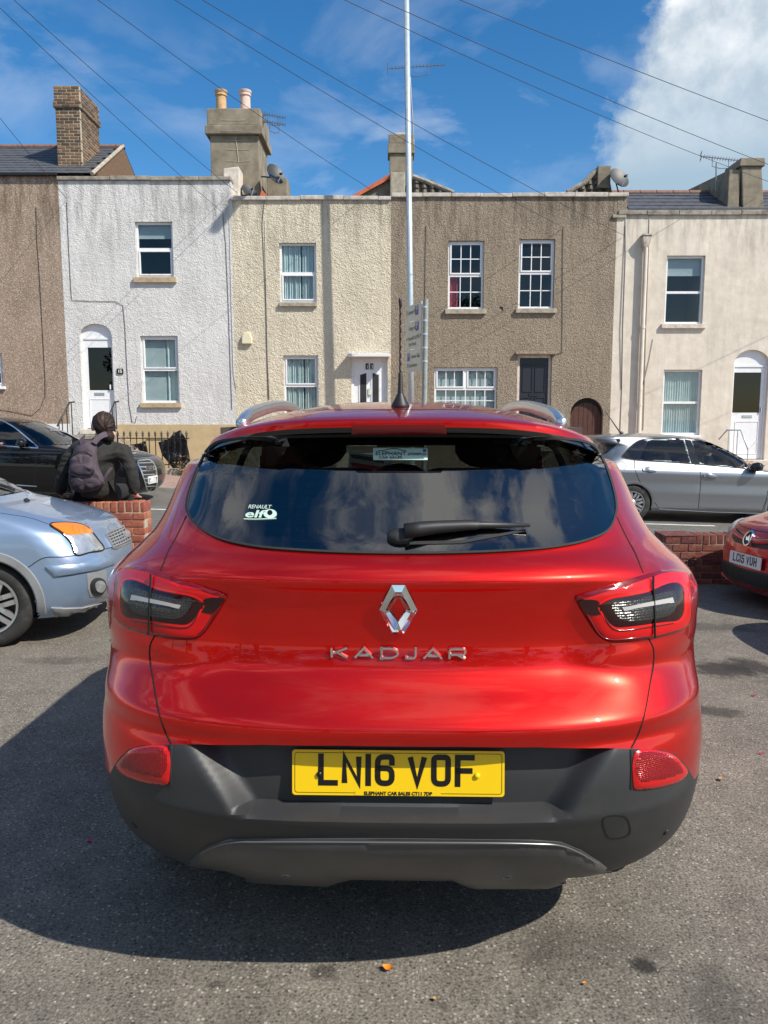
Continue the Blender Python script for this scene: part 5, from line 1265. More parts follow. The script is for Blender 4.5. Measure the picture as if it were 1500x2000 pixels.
# roof rails and antenna
for s_ in (-1, 1):
    pts = []
    for y, z, x in ((2.33, 1.545, .482), (2.40, 1.562, .486), (2.52, 1.580, .490), (2.75, 1.597, .496), (3.1, 1.615, .502), (3.45, 1.620, .504), (3.7, 1.606, .502), (3.86, 1.58, .50), (3.95, 1.545, .496)): pts.append((s_ * x, y - Y0, z))
    rail = MB(); sp_ = smooth_poly(pts, 4, closed=False); mm = len(sp_)
    for i, p in enumerate(sp_):
        t = (Vector(sp_[min(i+1, mm-1)]) - Vector(sp_[max(i-1, 0)])).normalized(); sd = Vector((1, 0, 0)); up = sd.cross(t); up = up if up.z > 0 else -up
        rail.v += [tuple(Vector(p) + sd * .017 * math.cos(th) + up * (.012 if math.sin(th) > 0 else .034) * math.sin(th)) for th in [2*math.pi*k/10 for k in range(10)]]
    rail.f = [(10*i+k, 10*i+(k+1) % 10, 10*i+10+(k+1) % 10, 10*i+10+k) for i in range(mm-1) for k in range(10)] + [tuple(range(10))[::-1], tuple(range(10*mm-10, 10*mm))]
    rail.build('roof_rail', 'silver_trim', suv.root, smooth=True, loc=(0, 0, 0))
ab = on_body(782, 794, 0); an = MB()
an.lathe([(.028, -.006), (.027, .004), (.018, .020), (.010, .036), (.0085, .040), (.006, .095), (.004, .10)], (0, 0, 0), 14); an_o = an.build('antenna', 'black_plastic', suv.root, smooth=True, loc=(0, 0, 0)); an_o.data.transform(Matrix.Translation(ab))
pts = [ab + Vector((-.001 + .0012 * math.sin(i * 1.9), -.012 * i / 30, .095 + .215 * i / 30)) for i in range(31)]
MB().tube(pts, [.0028 + .0008 * math.sin(i * 1.9) for i in range(27)] + [.0045] * 4, 8).build('antenna_mast', 'black_plastic', an_o, loc=(0, 0, 0), smooth=True)
# flanks, windscreen, wheels, cabin
for sg in (1, -1):
    suv.patch('side_window', SIDEW, 'side_glass', rf=suv.side(sg), off=.003, thick=.0, step=.09)
    for yy in (-.45,): suv.patch('pillar_trim', [(yy - .05, 1.10 if yy > 0 else 1.15), (yy + .05, 1.10 if yy > 0 else 1.15), (yy + .02, 1.48), (yy - .05, 1.48)], 'gloss_black', rf=suv.side(sg), off=.005, step=.06)
    for y, z, r in ARCH: arch_lip(suv, HB, y, z, r, sg, 'bumper_plastic', .045)
    for y in (2.72, 5.36): wheel(suv, sg * .90, y - Y0, .345, .345, .235, .215, 5, sg)
    MB().lathe([(.0, -.06), (.08, -.05), (.11, 0), (.1, .05), (0, .07)], (sg * 1.0, .95, 1.10), 14, axis='Y', caps=False).build('door_mirror', 'gloss_black', suv.root, smooth=True, loc=(0, 0, 0))
    for y0_, y1_ in ((-.52, -.36), (.22, .38)): suv.patch('door_handle', [(y0_, .985), (y1_, .985), (y1_, 1.015), (y0_, 1.015)], 'red_paint', rf=suv.side(sg), off=.02, step=.05)
    for yy in (-.42, .36, 1.1): suv.line('panel_gap', [(yy, .52), (yy, .8), (yy, 1.08)], 'seam_dark', rf=suv.side(sg), w=.006, off=.001)
suv.patch('windscreen', WSCR, 'clear_glass', rf=suv.front(1), off=.003, thick=0, step=.09)
for sg in (1, -1):
    suv.patch('headlamp', [(sg * .45, .86), (sg * .72, .93), (sg * .80, .90), (sg * .78, .84), (sg * .5, .80)], 'head_lens', rf=suv.front(1), off=.006, step=.05)
suv.patch('front_grille', [(-.4, .72), (.4, .72), (.44, .86), (-.44, .86)], 'gloss_black', rf=suv.front(1), off=.005, step=.06)
def seat(car, x, y, z, mat='cabin_dark', wd=.25):
    s_ = MB(); prof = [(-.02, 0), (.14, .02), (.15, .30), (.10, .62), (.02, .62), (-.05, .3)]
    for xx in (-wd, -wd * .8, wd * .8, wd):
        k = .82 if abs(xx) == wd else 1.0
        s_.v += [(x + xx, y + (a - .05) * k + .05 - b * .22, z + b * (k * .1 + .9)) for a, b in prof]
    m = len(prof); s_.f = [(i*m+k, i*m+(k+1) % m, (i+1)*m+(k+1) % m, (i+1)*m+k) for i in range(3) for k in range(m)] + [tuple(range(m))[::-1], tuple(range(3*m, 4*m))]
    so = s_.build('seat', mat, car.root, smooth=True, loc=(0, 0, 0), ang=60)
    hb = MB(); hb.lathe([(.0, -.045), (.07, -.04), (.095, 0), (.07, .04), (0, .045)], (0, 0, 0), 14, axis='Y', caps=False); hb.v = [(x + a * 1.35, y + b - .13, z + .72 + c) for a, b, c in hb.v]
    hb.build('headrest', mat, so, smooth=True, loc=(0, 0, 0)); return so
for x in (-.40, 0, .40): seat(suv, x, 2.95 - Y0, .58, wd=.2)
for x in (-.38, .38): seat(suv, x, 3.75 - Y0, .70)
MB().box(-.66, .66, 4.55 - Y0, 5.0 - Y0, .75, 1.07).build('dashboard', 'cabin_dark', suv.root, loc=(0, 0, 0), bevel=.05)
MB().box(-.68, .68, 2.35 - Y0, 4.6 - Y0, .45, .70).build('cabin_floor', 'cabin_dark', suv.root, loc=(0, 0, 0))
MB().box(-.55, .55, 2.35 - Y0, 3.9 - Y0, 1.50, 1.53).build('headlining', 'cabin_grey', suv.root, loc=(0, 0, 0))
sw = MB(); sw.tube([(.38 + .18 * math.cos(k * .3142), 4.35 - Y0 - .05 * math.sin(k * .3142), 1.0 + .18 * math.sin(k * .3142)) for k in range(21)], .015, 8).build('steering_wheel', 'cabin_dark', suv.root, loc=(0, 0, 0))
MB().box(-.13, .13, 4.22 - Y0, 4.25 - Y0, 1.40, 1.46).build('mirror', 'cabin_dark', suv.root, loc=(0, 0, 0))
cards = empty('price_card', (0, 0, 0)); cards.parent = suv.root; TURNED.add(cards.name)
pbr('card_white', (.75, .75, .73), .7); pbr('card_red', (.5, .03, .03), .6)
def card(x0, x1, z0, z1, tilt, txt):
    y_ = 4.62 - Y0; c = MB(); cx, cz = (x0+x1)/2, (z0+z1)/2
    c.v = [(cx + (a*math.cos(tilt) - b*math.sin(tilt)), y_ + .35*(1.25 - cz) + (.004 if k else 0) - (b) * .5, cz + a*math.sin(tilt) + b*math.cos(tilt)) for k in (0, 1) for a, b in ((x0-cx, z0-cz), (x1-cx, z0-cz), (x1-cx, z1-cz), (x0-cx, z1-cz))]
    c.f = [(0, 1, 2, 3), (7, 6, 5, 4)]; c.build('card', 'card_white', cards, loc=(0, 0, 0))
card(-.32, -.06, 1.12, 1.34, -.15, 'x')
for zz in (1.30, 1.25, 1.20, 1.15):
    MB().add([(-.30 + (0.01 if zz > 1.2 else .03), 4.62 - Y0 + .35*(1.25-1.23) - (zz-1.23)*.5 - .006, zz + .02), (-.10, 4.62 - Y0 + .35*(.02) - (zz-1.23)*.5 - .006, zz - .01), (-.10, 4.62 - Y0 + .007 - (zz-1.23)*.5 - .016, zz + .015), (-.30, 4.62 - Y0 + .007 - (zz-1.23)*.5 - .016, zz + .045)], [(0, 1, 2, 3)]).build('card_band', 'card_red' if zz == 1.25 else 'cabin_grey', cards, loc=(0, 0, 0))
# ================================================================== the other cars
def frame(nose, heading):
    """local +y = heading, local +x = the car's right; origin on the ground"""
    h = Vector((heading[0], heading[1], 0)).normalized(); r = Vector((h.y, -h.x, 0)); zx, zy = .6, 1.6
    g = lambda p: ground_z(p.x, p.y)
    mid = Vector((nose[0], nose[1], 0)) - h * 2.0
    ph = math.atan2(g(mid + h * 1.3) - g(mid - h * 1.3), 2.6); rl = math.atan2(g(mid + r * .75) - g(mid - r * .75), 1.5)
    m3 = Matrix((r, h, Vector((0, 0, 1)))).transposed()
    m3 = m3 @ Matrix.Rotation(ph, 3, 'X') @ Matrix.Rotation(-rl, 3, 'Y')
    m = m3.to_4x4(); o = mid + h * 2.0; m.translation = Vector((o.x, o.y, g(mid) + math.tan(ph) * 2.0)); return m
def build_car(name, label, M4, tabs, paint, roof_h, levels, wheels, arch_r, n=2.6, holes=(), bottom=.2, disp=None, trim=None, cull_fn=None):
    c = Car(name, M4, label); s = Shell(n=n, disp=disp, nr=30, ns=70, nf=60, **tabs); c.shell = s
    mb = s.grid(levels); s.dome(mb, roof_h, 12)
    tmp = bpy.data.meshes.new('tmp'); tmp.from_pydata(mb.v, [], mb.f); c.seat([tmp]); hb = c.bvh
    hp = [shrink_poly(smooth_poly(h, 3), 1.2) for h in holes]
    eye = c.Mi @ Vector((0, 0, CAMH))
    def test(q):
        if abs(q.x) > .55 and any((q.y - y) ** 2 + (q.z - z) ** 2 < arch_r ** 2 for y, z in wheels): return True
        if q.z > .75 and hp:
            w = project(M4 @ q)
            if any(in_poly(w, h) for h in hp):
                d = q - eye; L = d.length; h0 = hb.ray_cast(eye, d / L)
                return h0[0] is not None and abs(h0[3] - L) < .06
        return bool(cull_fn and cull_fn(q))
    cull(mb, test); b0 = 0; nn = s.nring
    mb.f.append(tuple(range(nn)))
    mb.build('body', paint, c.root, smooth=True, loc=(0, 0, 0), ang=40)
    c.hb = hb; return c
def seats(c, spots, wd=.22):
    for x, y, z in spots: seat(c, x, y, z, wd=wd)
def lv(a, b, k): return [a + (b - a) * i / k for i in range(k + 1)]
def small_plate(c, poly, mat, txt, n0, chars='plate_character'):
    """reg plate from its four corners in the photograph (tl, tr, br, bl), standing on the nose of the car"""
    H = [c.hit(c.pix, *p) for p in poly]; base = c.hit(c.pix, sum(p[0] for p in poly) / 4, sum(p[1] for p in poly) / 4)
    n = n0.normalized(); ux = Vector((0, 0, 1)).cross(n).normalized(); uz = n.cross(ux); ctr = base[0] + n * .02
    return n, ux, uz, ctr
# ---- pale blue hatchback on the left
bm4 = frame((-2.12, 6.22), (.99, .14))
btabs = dict(yr=[(.2, -3.95), (.5, -4.02), (.9, -3.98), (1.2, -3.85), (1.46, -3.7)], yf=[(.2, -.13), (.28, -.05), (.42, -.005), (.56, 0), (.64, -.015), (.70, -.05), (.76, -.09), (.815, -.13), (.845, -.18), (.89, -.30), (.945, -.50), (.99, -.68), (1.012, -.78), (1.045, -.85), (1.22, -1.18), (1.46, -1.70)],
             w=[(.2, .78), (.3, .835), (.5, .855), (.7, .855), (.80, .845), (.87, .82), (.93, .79), (.985, .75), (1.03, .73), (1.25, .64), (1.46, .54)], a=.4, b=[(.2, .42), (.5, .40), (.8, .46), (.9, .42), (1.0, .38), (1.46, .3)])
bwin = [(-60, 900), (-60, 990), (-20, 974), (10, 966), (38, 961), (50, 957), (40, 948), (0, 928)]
blue = build_car('blue_hatchback', 'pale blue hatchback with amber indicator lamp at the left, beside the brick wall', bm4, btabs, 'blue_paint', .06, lv(.2, .62, 16) + lv(.64, 1.045, 32) + lv(1.07, 1.46, 14), [(-.80, .31), (-3.3, .31)], .345, 2.5, holes=[bwin])
pbr('clad_grey', (.22, .23, .24), .6, var=.15, dirt=((.3, .28, .25), 9, .55, .75, .5)); pbr('grille_dark', (.02, .021, .022), .5)
blue.patch('windscreen', smooth_poly(bwin, 3), 'clear_glass', off=.004, thick=0, step=12)
HL = smooth_poly([(97, 1025), (123, 1022), (157, 1025), (174, 1035), (190, 1054), (202, 1073), (175, 1079), (148, 1084), (137, 1060), (119, 1041)], 4)
hl = blue.patch('headlamp', HL, 'head_lens', off=.005, thick=.02, step=6, crown=.01, cw=10)
blue.patch('indicator', smooth_poly([(100, 1027), (123, 1024), (156, 1027), (170, 1034), (178, 1041), (155, 1045), (131, 1046), (116, 1038)], 4), 'amber_lens', off=.0158, thick=.004, step=6, parent=hl)
ring_patch(blue, 'lamp_edge', shrink_poly(HL, -1.2), shrink_poly(HL, 1.0), 'seam_dark', parent=hl, off=.008)
for q in range(4): blue.line('lens_rib', [(140 + 11 * q, 1030), (141 + 11 * q, 1037), (145 + 11 * q, 1043)], 'amber_lens', w=.006, off=.019, parent=hl, h=.003)
GR = [(206, 1046), (232, 1032), (256, 1021), (264, 1031), (266, 1042), (260, 1053), (240, 1064), (221, 1071), (212, 1058)]
gr = blue.patch('grille', smooth_poly(GR, 3), 'grille_dark', off=.004, thick=.01, step=6); ring_patch(blue, 'grille_frame', shrink_poly(smooth_poly(GR, 3), -1.5), shrink_poly(smooth_poly(GR, 3), 1.5), 'silver_trim', parent=gr, off=.012)
for k in range(5):
    t = (k + .5) / 5; a = Vector(GR[0]) * (1 - t) + Vector(GR[7]) * t; b = Vector(GR[2]) * (1 - t) + Vector(GR[5]) * t; blue.line('grille_slat', [tuple(a), tuple((a + b) / 2 + Vector((0, 1))), tuple(b)], 'clad_grey', w=.012, off=.009, parent=gr)
for k in range(9):
    t = (k + .5) / 9; a = Vector(GR[0]) * (1 - t) + Vector(GR[2]) * t; b = Vector(GR[7]) * (1 - t) + Vector(GR[5]) * t; blue.line('grille_bar', [tuple(a), tuple((a + b) / 2), tuple(b)], 'clad_grey', w=.007, off=.008, parent=gr)
blue.patch('badge', [(247 + 7 * math.cos(k * .45), 1043 + 7.5 * math.sin(k * .45)) for k in range(14)], 'silver_trim', off=.014, thick=.012, step=4, crown=.006, cw=4, parent=gr)
blue.patch('bumper_moulding', [(90, 1106), (150, 1102), (222, 1087), (222, 1100), (190, 1112), (140, 1121), (108, 1125)], 'blue_paint', off=.016, thick=.01, step=7, crown=.008, cw=6)
fg = blue.patch('fog_lamp', [(169, 1121), (207, 1113), (210, 1160), (204, 1165), (176, 1166), (171, 1150)], 'clad_grey', off=.004, step=6)
blue.patch('fog_bezel', [(190 + 15 * math.cos(k * .35), 1144 + 16 * math.sin(k * .35)) for k in range(18)], 'grille_dark', off=.016, step=5, crown=.006, cw=5, parent=fg); blue.patch('fog_lens', [(191 + 10 * math.cos(k * .45), 1144 + 11 * math.sin(k * .45)) for k in range(14)], 'head_lens', off=.026, step=5, parent=fg)
blue.patch('lower_valance', [(100, 1186), (126, 1187), (160, 1186), (216, 1172), (290, 1140), (290, 1165), (216, 1193), (160, 1207), (115, 1219), (108, 1204)], 'clad_grey', off=.012, thick=.03, step=9, crown=.01, cw=8)
blue.line('panel_gap', [(0, 1002), (60, 1012), (95, 1024)], 'seam_dark', w=.006); blue.line('panel_gap', [(148, 1085), (120, 1088), (85, 1090), (55, 1108)], 'seam_dark', w=.006); blue.line('panel_gap', [(203, 1073), (216, 1070), (222, 1072)], 'seam_dark', w=.005)
blue.patch('washer_jet', [(46, 977), (52, 975), (58, 979), (50, 981)], 'black_plastic', off=.012, step=4)
arch_lip(blue, blue.hb, -.80, .31, .34, 1, 'clad_grey', .05, .012); wheel(blue, .83, -.80, .305, .305, .205, .19, 7, 1, 'pair', steer=.0); arch_lip(blue, blue.hb, -3.3, .31, .34, 1, 'clad_grey', .05); wheel(blue, .83, -3.3, .305, .305, .205, .19, 7, 1)
for sg, yy in ((-1, -.8), (-1, -3.3)): wheel(blue, -.83, yy, .305, .305, .205, .19, 7, -1)
seats(blue, [(-.36, -2.2, .62), (.36, -2.2, .62)]); MB().box(-.6, .6, -1.3, -.95, .6, .96).build('dashboard', 'cabin_dark', blue.root, loc=(0, 0, 0), bevel=.04)
wp = [blue.hit(blue.pix, *p)[0] + Vector((0, 0, .02)) for p in ((-20, 945), (0, 952), (18, 957), (30, 962))]; MB().tube(wp, .012, 6).build('wiper', 'black_plastic', blue.root, loc=(0, 0, 0))
# ---- black saloon across the road, left
am4 = frame((-4.05, 13.85), (1, 0))
atabs = dict(yr=[(.2, -4.9), (.5, -5.0), (.95, -4.95), (1.05, -4.3), (1.2, -4.0), (1.36, -3.4)], yf=[(.2, -.14), (.3, -.04), (.45, 0), (.6, -.01), (.70, -.05), (.78, -.14), (.85, -.34), (.92, -.80), (.975, -1.28), (1.0, -1.40), (1.2, -1.85), (1.36, -2.25)],
             w=[(.2, .84), (.32, .91), (.6, .925), (.85, .90), (.95, .86), (1.0, .80), (1.2, .68), (1.36, .56)], a=.45, b=[(.2, .5), (.7, .5), (.9, .5), (1.0, .45), (1.36, .3)])
awind = [(18, 823), (46, 823), (79, 827), (119, 845), (140, 858), (139, 866), (110, 868), (81, 868), (60, 853), (40, 838)]
aside = [(-40, 815), (0, 822), (26, 834), (51, 854), (74, 873), (40, 871), (0, 868), (-40, 866)]
audi = build_car('black_saloon', 'black saloon car waiting on the road behind the seated person', am4, atabs, 'black_paint', .07, lv(.2, .62, 12) + lv(.65, 1.0, 24) + lv(1.03, 1.36, 14), [(-.95, .33), (-3.85, .33)], .37, 2.6, holes=[awind, aside])
audi.patch('windscreen', smooth_poly(awind, 3), 'clear_glass', off=.004, thick=0, step=9); audi.patch('side_window', smooth_poly(aside, 3), 'side_glass', off=.004, thick=0, step=9)
audi.line('window_trim', [(-30, 812), (0, 820), (26, 833), (51, 853), (75, 874)], 'chrome', w=.025, off=.006); audi.line('window_trim', [(75, 875), (40, 873), (0, 870), (-30, 868)], 'chrome', w=.025, off=.006)
mr = audi.hit(audi.pix, 47, 868)[0]; mm_ = MB().lathe([(0, -.07), (.07, -.06), (.11, 0), (.09, .06), (0, .08)], (0, 0, 0), 14, axis='Y', caps=False); mm_.v = [(mr.x + .10 + a * 1.1, mr.y + b, mr.z + .03 + c * .75) for a, b, c in mm_.v]; mm_.build('door_mirror', 'gloss_black', audi.root, smooth=True, loc=(0, 0, 0))
AG = smooth_poly([(268, 903), (280, 900), (292, 900), (301, 910), (304, 926), (305, 944), (300, 957), (288, 957), (281, 938), (274, 918)], 3)
ag = audi.patch('grille', AG, 'grille_dark', off=.006, step=5); ring_patch(audi, 'grille_frame', shrink_poly(AG, -1.3), shrink_poly(AG, 1.0), 'silver_trim', parent=ag, off=.02)
for k in range(7): y = 905 + 7.5 * k; audi.line('grille_slat', [(270 + 2.4 * k, y), (286 + 1.8 * k, y - .5), (298 + .9 * k, y - 1)], 'clad_grey', w=.02, off=.012, parent=ag)
for k in range(4): ring_patch(audi, 'badge_ring', [(286 + 4 * k + 3.4 * math.cos(t * .52), 914.5 + 3.4 * math.sin(t * .52)) for t in range(12)], [(286 + 4 * k + 2.2 * math.cos(t * .52), 914.5 + 2.2 * math.sin(t * .52)) for t in range(12)], 'chrome', parent=ag, off=.03)
ap = audi.patch('number_plate', [(286.5, 931), (304.5, 928), (305, 941), (287.5, 944.5)], 'plate_white', off=.03, thick=.005, step=8)
audi.patch('headlamp', smooth_poly([(238, 898), (252, 899), (264, 908), (269, 919), (258, 922), (243, 914)], 3), 'head_lens', off=.006, step=5); audi.patch('lower_intake', [(288, 959), (300, 959), (303, 950), (303, 968), (290, 970)], 'grille_dark', off=.006, step=5)
def text_quad(c, s, poly, mat, parent, off=.034, bold=.0, name='plate_lettering'):
    H = [c.hit(c.pix, *p) for p in poly]; P = [h[0] + h[1] * off for h in H]; t = text_mesh(s, 1, mat, parent, name, .0, bold, 'LEFT'); me = t.data; xs_ = [v.co.x for v in me.vertices]; ys_ = [v.co.y for v in me.vertices]
    for v in me.vertices:
        u = (v.co.x - min(xs_)) / (max(xs_) - min(xs_)); w = (v.co.y - min(ys_)) / (max(ys_) - min(ys_)); v.co = P[0]*(1-u)*(1-w) + P[1]*u*(1-w) + P[2]*u*w + P[3]*(1-u)*w
    return t
text_quad(audi, 'MX02 P', [(288.8, 942), (303.8, 939), (303.2, 931), (288, 933.6)], 'plate_black', ap, bold=.015)
audi.line('panel_gap', [(69, 876), (70, 900), (68, 925), (66, 950)], 'seam_dark', w=.008); audi.line('sill_trim', [(0, 945), (40, 948), (72, 950)], 'silver_trim', w=.02, off=.006)
for sg in (1, -1):
    for yy in (-.95, -3.85): arch_lip(audi, audi.hb, yy, .33, .36, sg, 'black_paint', .02); wheel(audi, sg * .90, yy, .33, .33, .23, .21, 10, sg, 'one')
seats(audi, [(-.38, -2.7, .55), (.38, -2.7, .55)]); MB().box(-.65, .65, -1.8, -1.45, .6, .97).build('dashboard', 'cabin_dark', audi.root, loc=(0, 0, 0), bevel=.04)
# ---- silver hatchback across the road, right
sm4 = frame((7.72, 13.8), (1, 0))
def sv(t): return [(z, y - 4.33) for z, y in t]
stabs = dict(yr=sv([(.2, .12), (.35, .0), (.65, .0), (.85, .05), (.98, .12), (1.1, .28), (1.27, .36), (1.33, .22), (1.40, .16), (1.42, .2)]), yf=sv([(.2, 4.2), (.45, 4.33), (.65, 4.25), (.8, 4.0), (.9, 3.5), (.97, 3.1), (1.2, 2.66), (1.42, 2.15)]),
             w=[(.2, .80), (.27, .855), (.36, .862), (.46, .873), (.52, .880), (.66, .876), (.76, .886), (.83, .892), (.88, .882), (.93, .850), (.97, .825), (1.1, .765), (1.25, .70), (1.42, .60)], a=[(.2, .4), (.9, .42), (1.1, .45), (1.38, .35)], b=[(.2, .5), (.9, .5), (1.0, .45), (1.38, .35)])
WQ = [(1214, 891), (1222, 882), (1233, 872), (1248, 862), (1260, 860), (1244, 897), (1222, 894)]; WR = [(1247, 897), (1263, 861), (1299, 858.5), (1335, 858.5), (1342, 880), (1348, 904), (1300, 900)]; WF = [(1351, 860), (1393, 865), (1425, 876), (1447, 887), (1459, 914), (1410, 909), (1368, 905)]
WS = [(1449, 889), (1464, 897), (1487, 915), (1489, 917), (1461, 915)]
silver = build_car('silver_hatchback', 'silver hatchback driving past on the road at the right', sm4, stabs, 'silver_paint', .07, lv(.2, .62, 22) + lv(.64, 1.0, 30) + lv(1.02, 1.42, 24), [(.80 - 4.33, .315), (3.42 - 4.33, .315)], .352, 2.6, holes=[WR, WF, WS])
silver.patch('quarter_window', smooth_poly(WQ, 3), 'gloss_black', off=.003, step=7); silver.patch('rear_side_window', WR, 'side_glass', off=.003, thick=0, step=8, curve=2); silver.patch('front_side_window', WF, 'side_glass', off=.003, thick=0, step=8, curve=2); silver.patch('corner_window', WS, 'side_glass', off=.003, thick=0, step=8)
silver.patch('window_pillar', [(1337, 858), (1349, 860), (1367, 906), (1350, 904)], 'gloss_black', off=.004, step=7); silver.patch('window_pillar', [(1447, 886), (1450, 888), (1463, 916), (1459, 916)], 'gloss_black', off=.004, step=7); silver.patch('window_pillar', [(1259, 860), (1264, 860), (1249, 898), (1243, 897)], 'gloss_black', off=.0045, step=7)
silver.patch('rear_window', [(1168, 868), (1180, 860), (1210, 857), (1212, 862), (1198, 874), (1184, 885), (1172, 890)], 'gloss_black', off=.004, step=7)
for pts in ([(1214, 892), (1233, 871), (1252, 859.5), (1300, 856.5), (1340, 857), (1393, 863.5), (1425, 874.5), (1450, 887), (1487, 915)], [(1214, 894), (1244, 898.5), (1300, 902), (1348, 905.5), (1410, 911), (1460, 916)]): silver.line('window_trim', pts, 'rubber', w=.018, off=.004)
for pts in ([(1239, 899), (1240, 915), (1250, 941), (1272, 973), (1287, 992)], [(1358, 907), (1367, 920), (1369, 937), (1366, 970), (1364, 996)], [(1500, 958), (1496, 978), (1489, 996)], [(1262, 860), (1252, 880), (1246, 897)]): silver.line('panel_gap', pts, 'seam_dark', w=.009, off=.0015)
silver.line('sill_trim', [(1287, 993.5), (1300, 995), (1363, 998.5), (1467, 1006), (1500, 1008)], 'chrome', w=.018, off=.006)
for x0, y0 in ((1255, 914), (1373, 926)):
    hd = silver.patch('door_handle', [(x0, y0 + 1), (x0 + 12, y0 - 2), (x0 + 28, y0 + 4), (x0 + 27, y0 + 7), (x0 + 14, y0 + 8), (x0 + 1, y0 + 5)], 'silver_paint', off=.02, thick=.02, step=5, crown=.012, cw=4)
    silver.patch('handle_recess', [(x0 + 6, y0 + 3), (x0 + 12, y0 + 10), (x0 + 20, y0 + 9), (x0 + 23, y0 + 4)], 'clad_grey', off=.003, step=5, parent=hd)
ring_patch(silver, 'fuel_flap', [(1213 + 9.5 * math.cos(k * .393), 911 + 9.5 * math.sin(k * .393)) for k in range(16)], [(1213 + 8.6 * math.cos(k * .393), 911 + 8.6 * math.sin(k * .393)) for k in range(16)], 'clad_grey', off=.001, thick=.002)
mh = silver.hit(silver.pix, 1470, 918)[0]; mm_ = MB().lathe([(0, -.10), (.07, -.08), (.10, 0), (.09, .06), (0, .07)], (0, 0, 0), 14, axis='Y', caps=False); mm_.v = [(mh.x + .10 + a * 1.1, mh.y + b + .02, mh.z + .06 + c * .8) for a, b, c in mm_.v]
mo = mm_.build('door_mirror', 'gloss_black', silver.root, smooth=True, loc=(0, 0, 0)); MB().box(mh.x - .02, mh.x + .08, mh.y - .06, mh.y + .02, mh.z - .03, mh.z + .01).build('mirror_foot', 'black_plastic', mo, loc=(0, 0, 0), bevel=.01)
aa = silver.hit(silver.pix, 1216, 847)[0]; MB().tube([aa, aa + Vector((0, -.07, .05)), aa + Vector((0, -.36, .42))], [.03, .012, .004], 8).build('antenna', 'black_plastic', silver.root, loc=(0, 0, 0))
for sg in (1, -1):
    for yy in (.80 - 4.33, 3.42 - 4.33): arch_lip(silver, silver.hb, yy, .315, .342, sg, 'silver_paint', .03, .006); wheel(silver, sg * .865, yy, .315, .315, .205, .2, 8, sg, 'pair')
seats(silver, [(-.36, 1.5 - 4.33, .55), (.36, 1.5 - 4.33, .55), (-.38, 2.25 - 4.33, .52), (.38, 2.25 - 4.33, .52)]); MB().box(-.62, .62, 2.95 - 4.33, 3.15 - 4.33, .55, .92).build('dashboard', 'cabin_dark', silver.root, loc=(0, 0, 0), bevel=.04)
MB().tube([(.36 + .18 * math.cos(k * .3142), 2.85 - 4.33 - .06 * math.sin(k * .3142), .93 + .18 * math.sin(k * .3142)) for k in range(21)], .016, 8).build('steering_wheel', 'cabin_dark', silver.root, loc=(0, 0, 0))
MB().box(-.12, .12, 2.45 - 4.33, 2.48 - 4.33, 1.24, 1.30).build('mirror', 'cabin_dark', silver.root, loc=(0, 0, 0))
# ---- dark red hatchback nosing in from the right
vm4 = frame((3.30, 6.92), (-1, -.08))
vtabs = dict(yr=[(.2, -3.9), (.6, -4.0), (1.0, -3.95), (1.54, -3.6)], yf=[(.16, -.10), (.22, -.015), (.30, 0), (.42, -.01), (.55, -.03), (.64, -.055), (.70, -.10), (.745, -.16), (.79, -.30), (.86, -.50), (.94, -.78), (.98, -.92), (1.04, -1.0), (1.3, -1.35), (1.54, -1.75)],
             w=[(.16, .74), (.22, .82), (.5, .86), (.75, .85), (.85, .80), (.95, .76), (1.04, .74), (1.3, .66), (1.54, .56)], a=.4, b=[(.16, .5), (.5, .5), (.8, .52), (.95, .45), (1.42, .3)])
vaux = build_car('crimson_hatchback', 'dark red hatchback with white plate LC15 VUH at the right edge', vm4, vtabs, 'crimson_paint', .06, lv(.16, .62, 20) + lv(.64, 1.0, 24) + lv(1.03, 1.54, 14), [(-.80, .31), (-3.3, .31)], .345, 2.4)
vn = Vector((0, 1, .06)).normalized(); vux = Vector((-1, 0, 0)); vuz = vn.cross(vux); vuz = vuz if vuz.z > 0 else -vuz
vc = vaux.hit(vaux.front(1), 0, .44)[0] + vn * .012
pv = MB(); rr = rrect(.520, .112, .008); m_ = len(rr); pv.add([vc + vux*a + vuz*b + vn*dd for dd in (0, .006) for a, b in rr], [tuple(range(m_, 2*m_)), tuple(range(m_))[::-1]] + [(i, (i+1) % m_, m_+(i+1) % m_, m_+i) for i in range(m_)])
pvo = pv.build('number_plate', 'plate_white', vaux.root, loc=(0, 0, 0)); stroke_text('LC15 VUH', pvo, 'plate_character', vc + vn * .0065 + vux * -.2 + vuz * -.034, vux, vuz, vn, .079, .049, .0138, .0105, .033, .0006, 'plate_black')
FR = vaux.front(1)
up_ = vaux.patch('upper_grille', smooth_poly([(-.36, .60), (0, .57), (.36, .60), (.40, .685), (.2, .66), (0, .65), (-.2, .66), (-.40, .685)], 3), 'grille_dark', rf=FR, off=.006, thick=.01, step=.03)
vaux.line('grille_bar', [(-.40, .665), (-.2, .63), (0, .618), (.2, .63), (.40, .665)], 'crimson_paint', w=.045, off=.02, rf=FR, parent=up_, h=.006)
ring_patch(vaux, 'badge_ring', [(.062 * math.cos(t * .3), .625 + .062 * math.sin(t * .3)) for t in range(21)], [(.049 * math.cos(t * .3), .625 + .049 * math.sin(t * .3)) for t in range(21)], 'chrome', parent=up_, off=.045, rf=FR)
vaux.patch('badge_emblem', [(-.04, .60), (-.01, .615), (.015, .61), (.04, .645), (.01, .635), (-.012, .655), (-.03, .63)], 'chrome', rf=FR, off=.042, thick=.02, step=.02, parent=up_); vaux.patch('badge_back', [(.05 * math.cos(t * .4), .625 + .05 * math.sin(t * .4)) for t in range(16)], 'grille_dark', rf=FR, off=.034, thick=.03, step=.03, parent=up_)
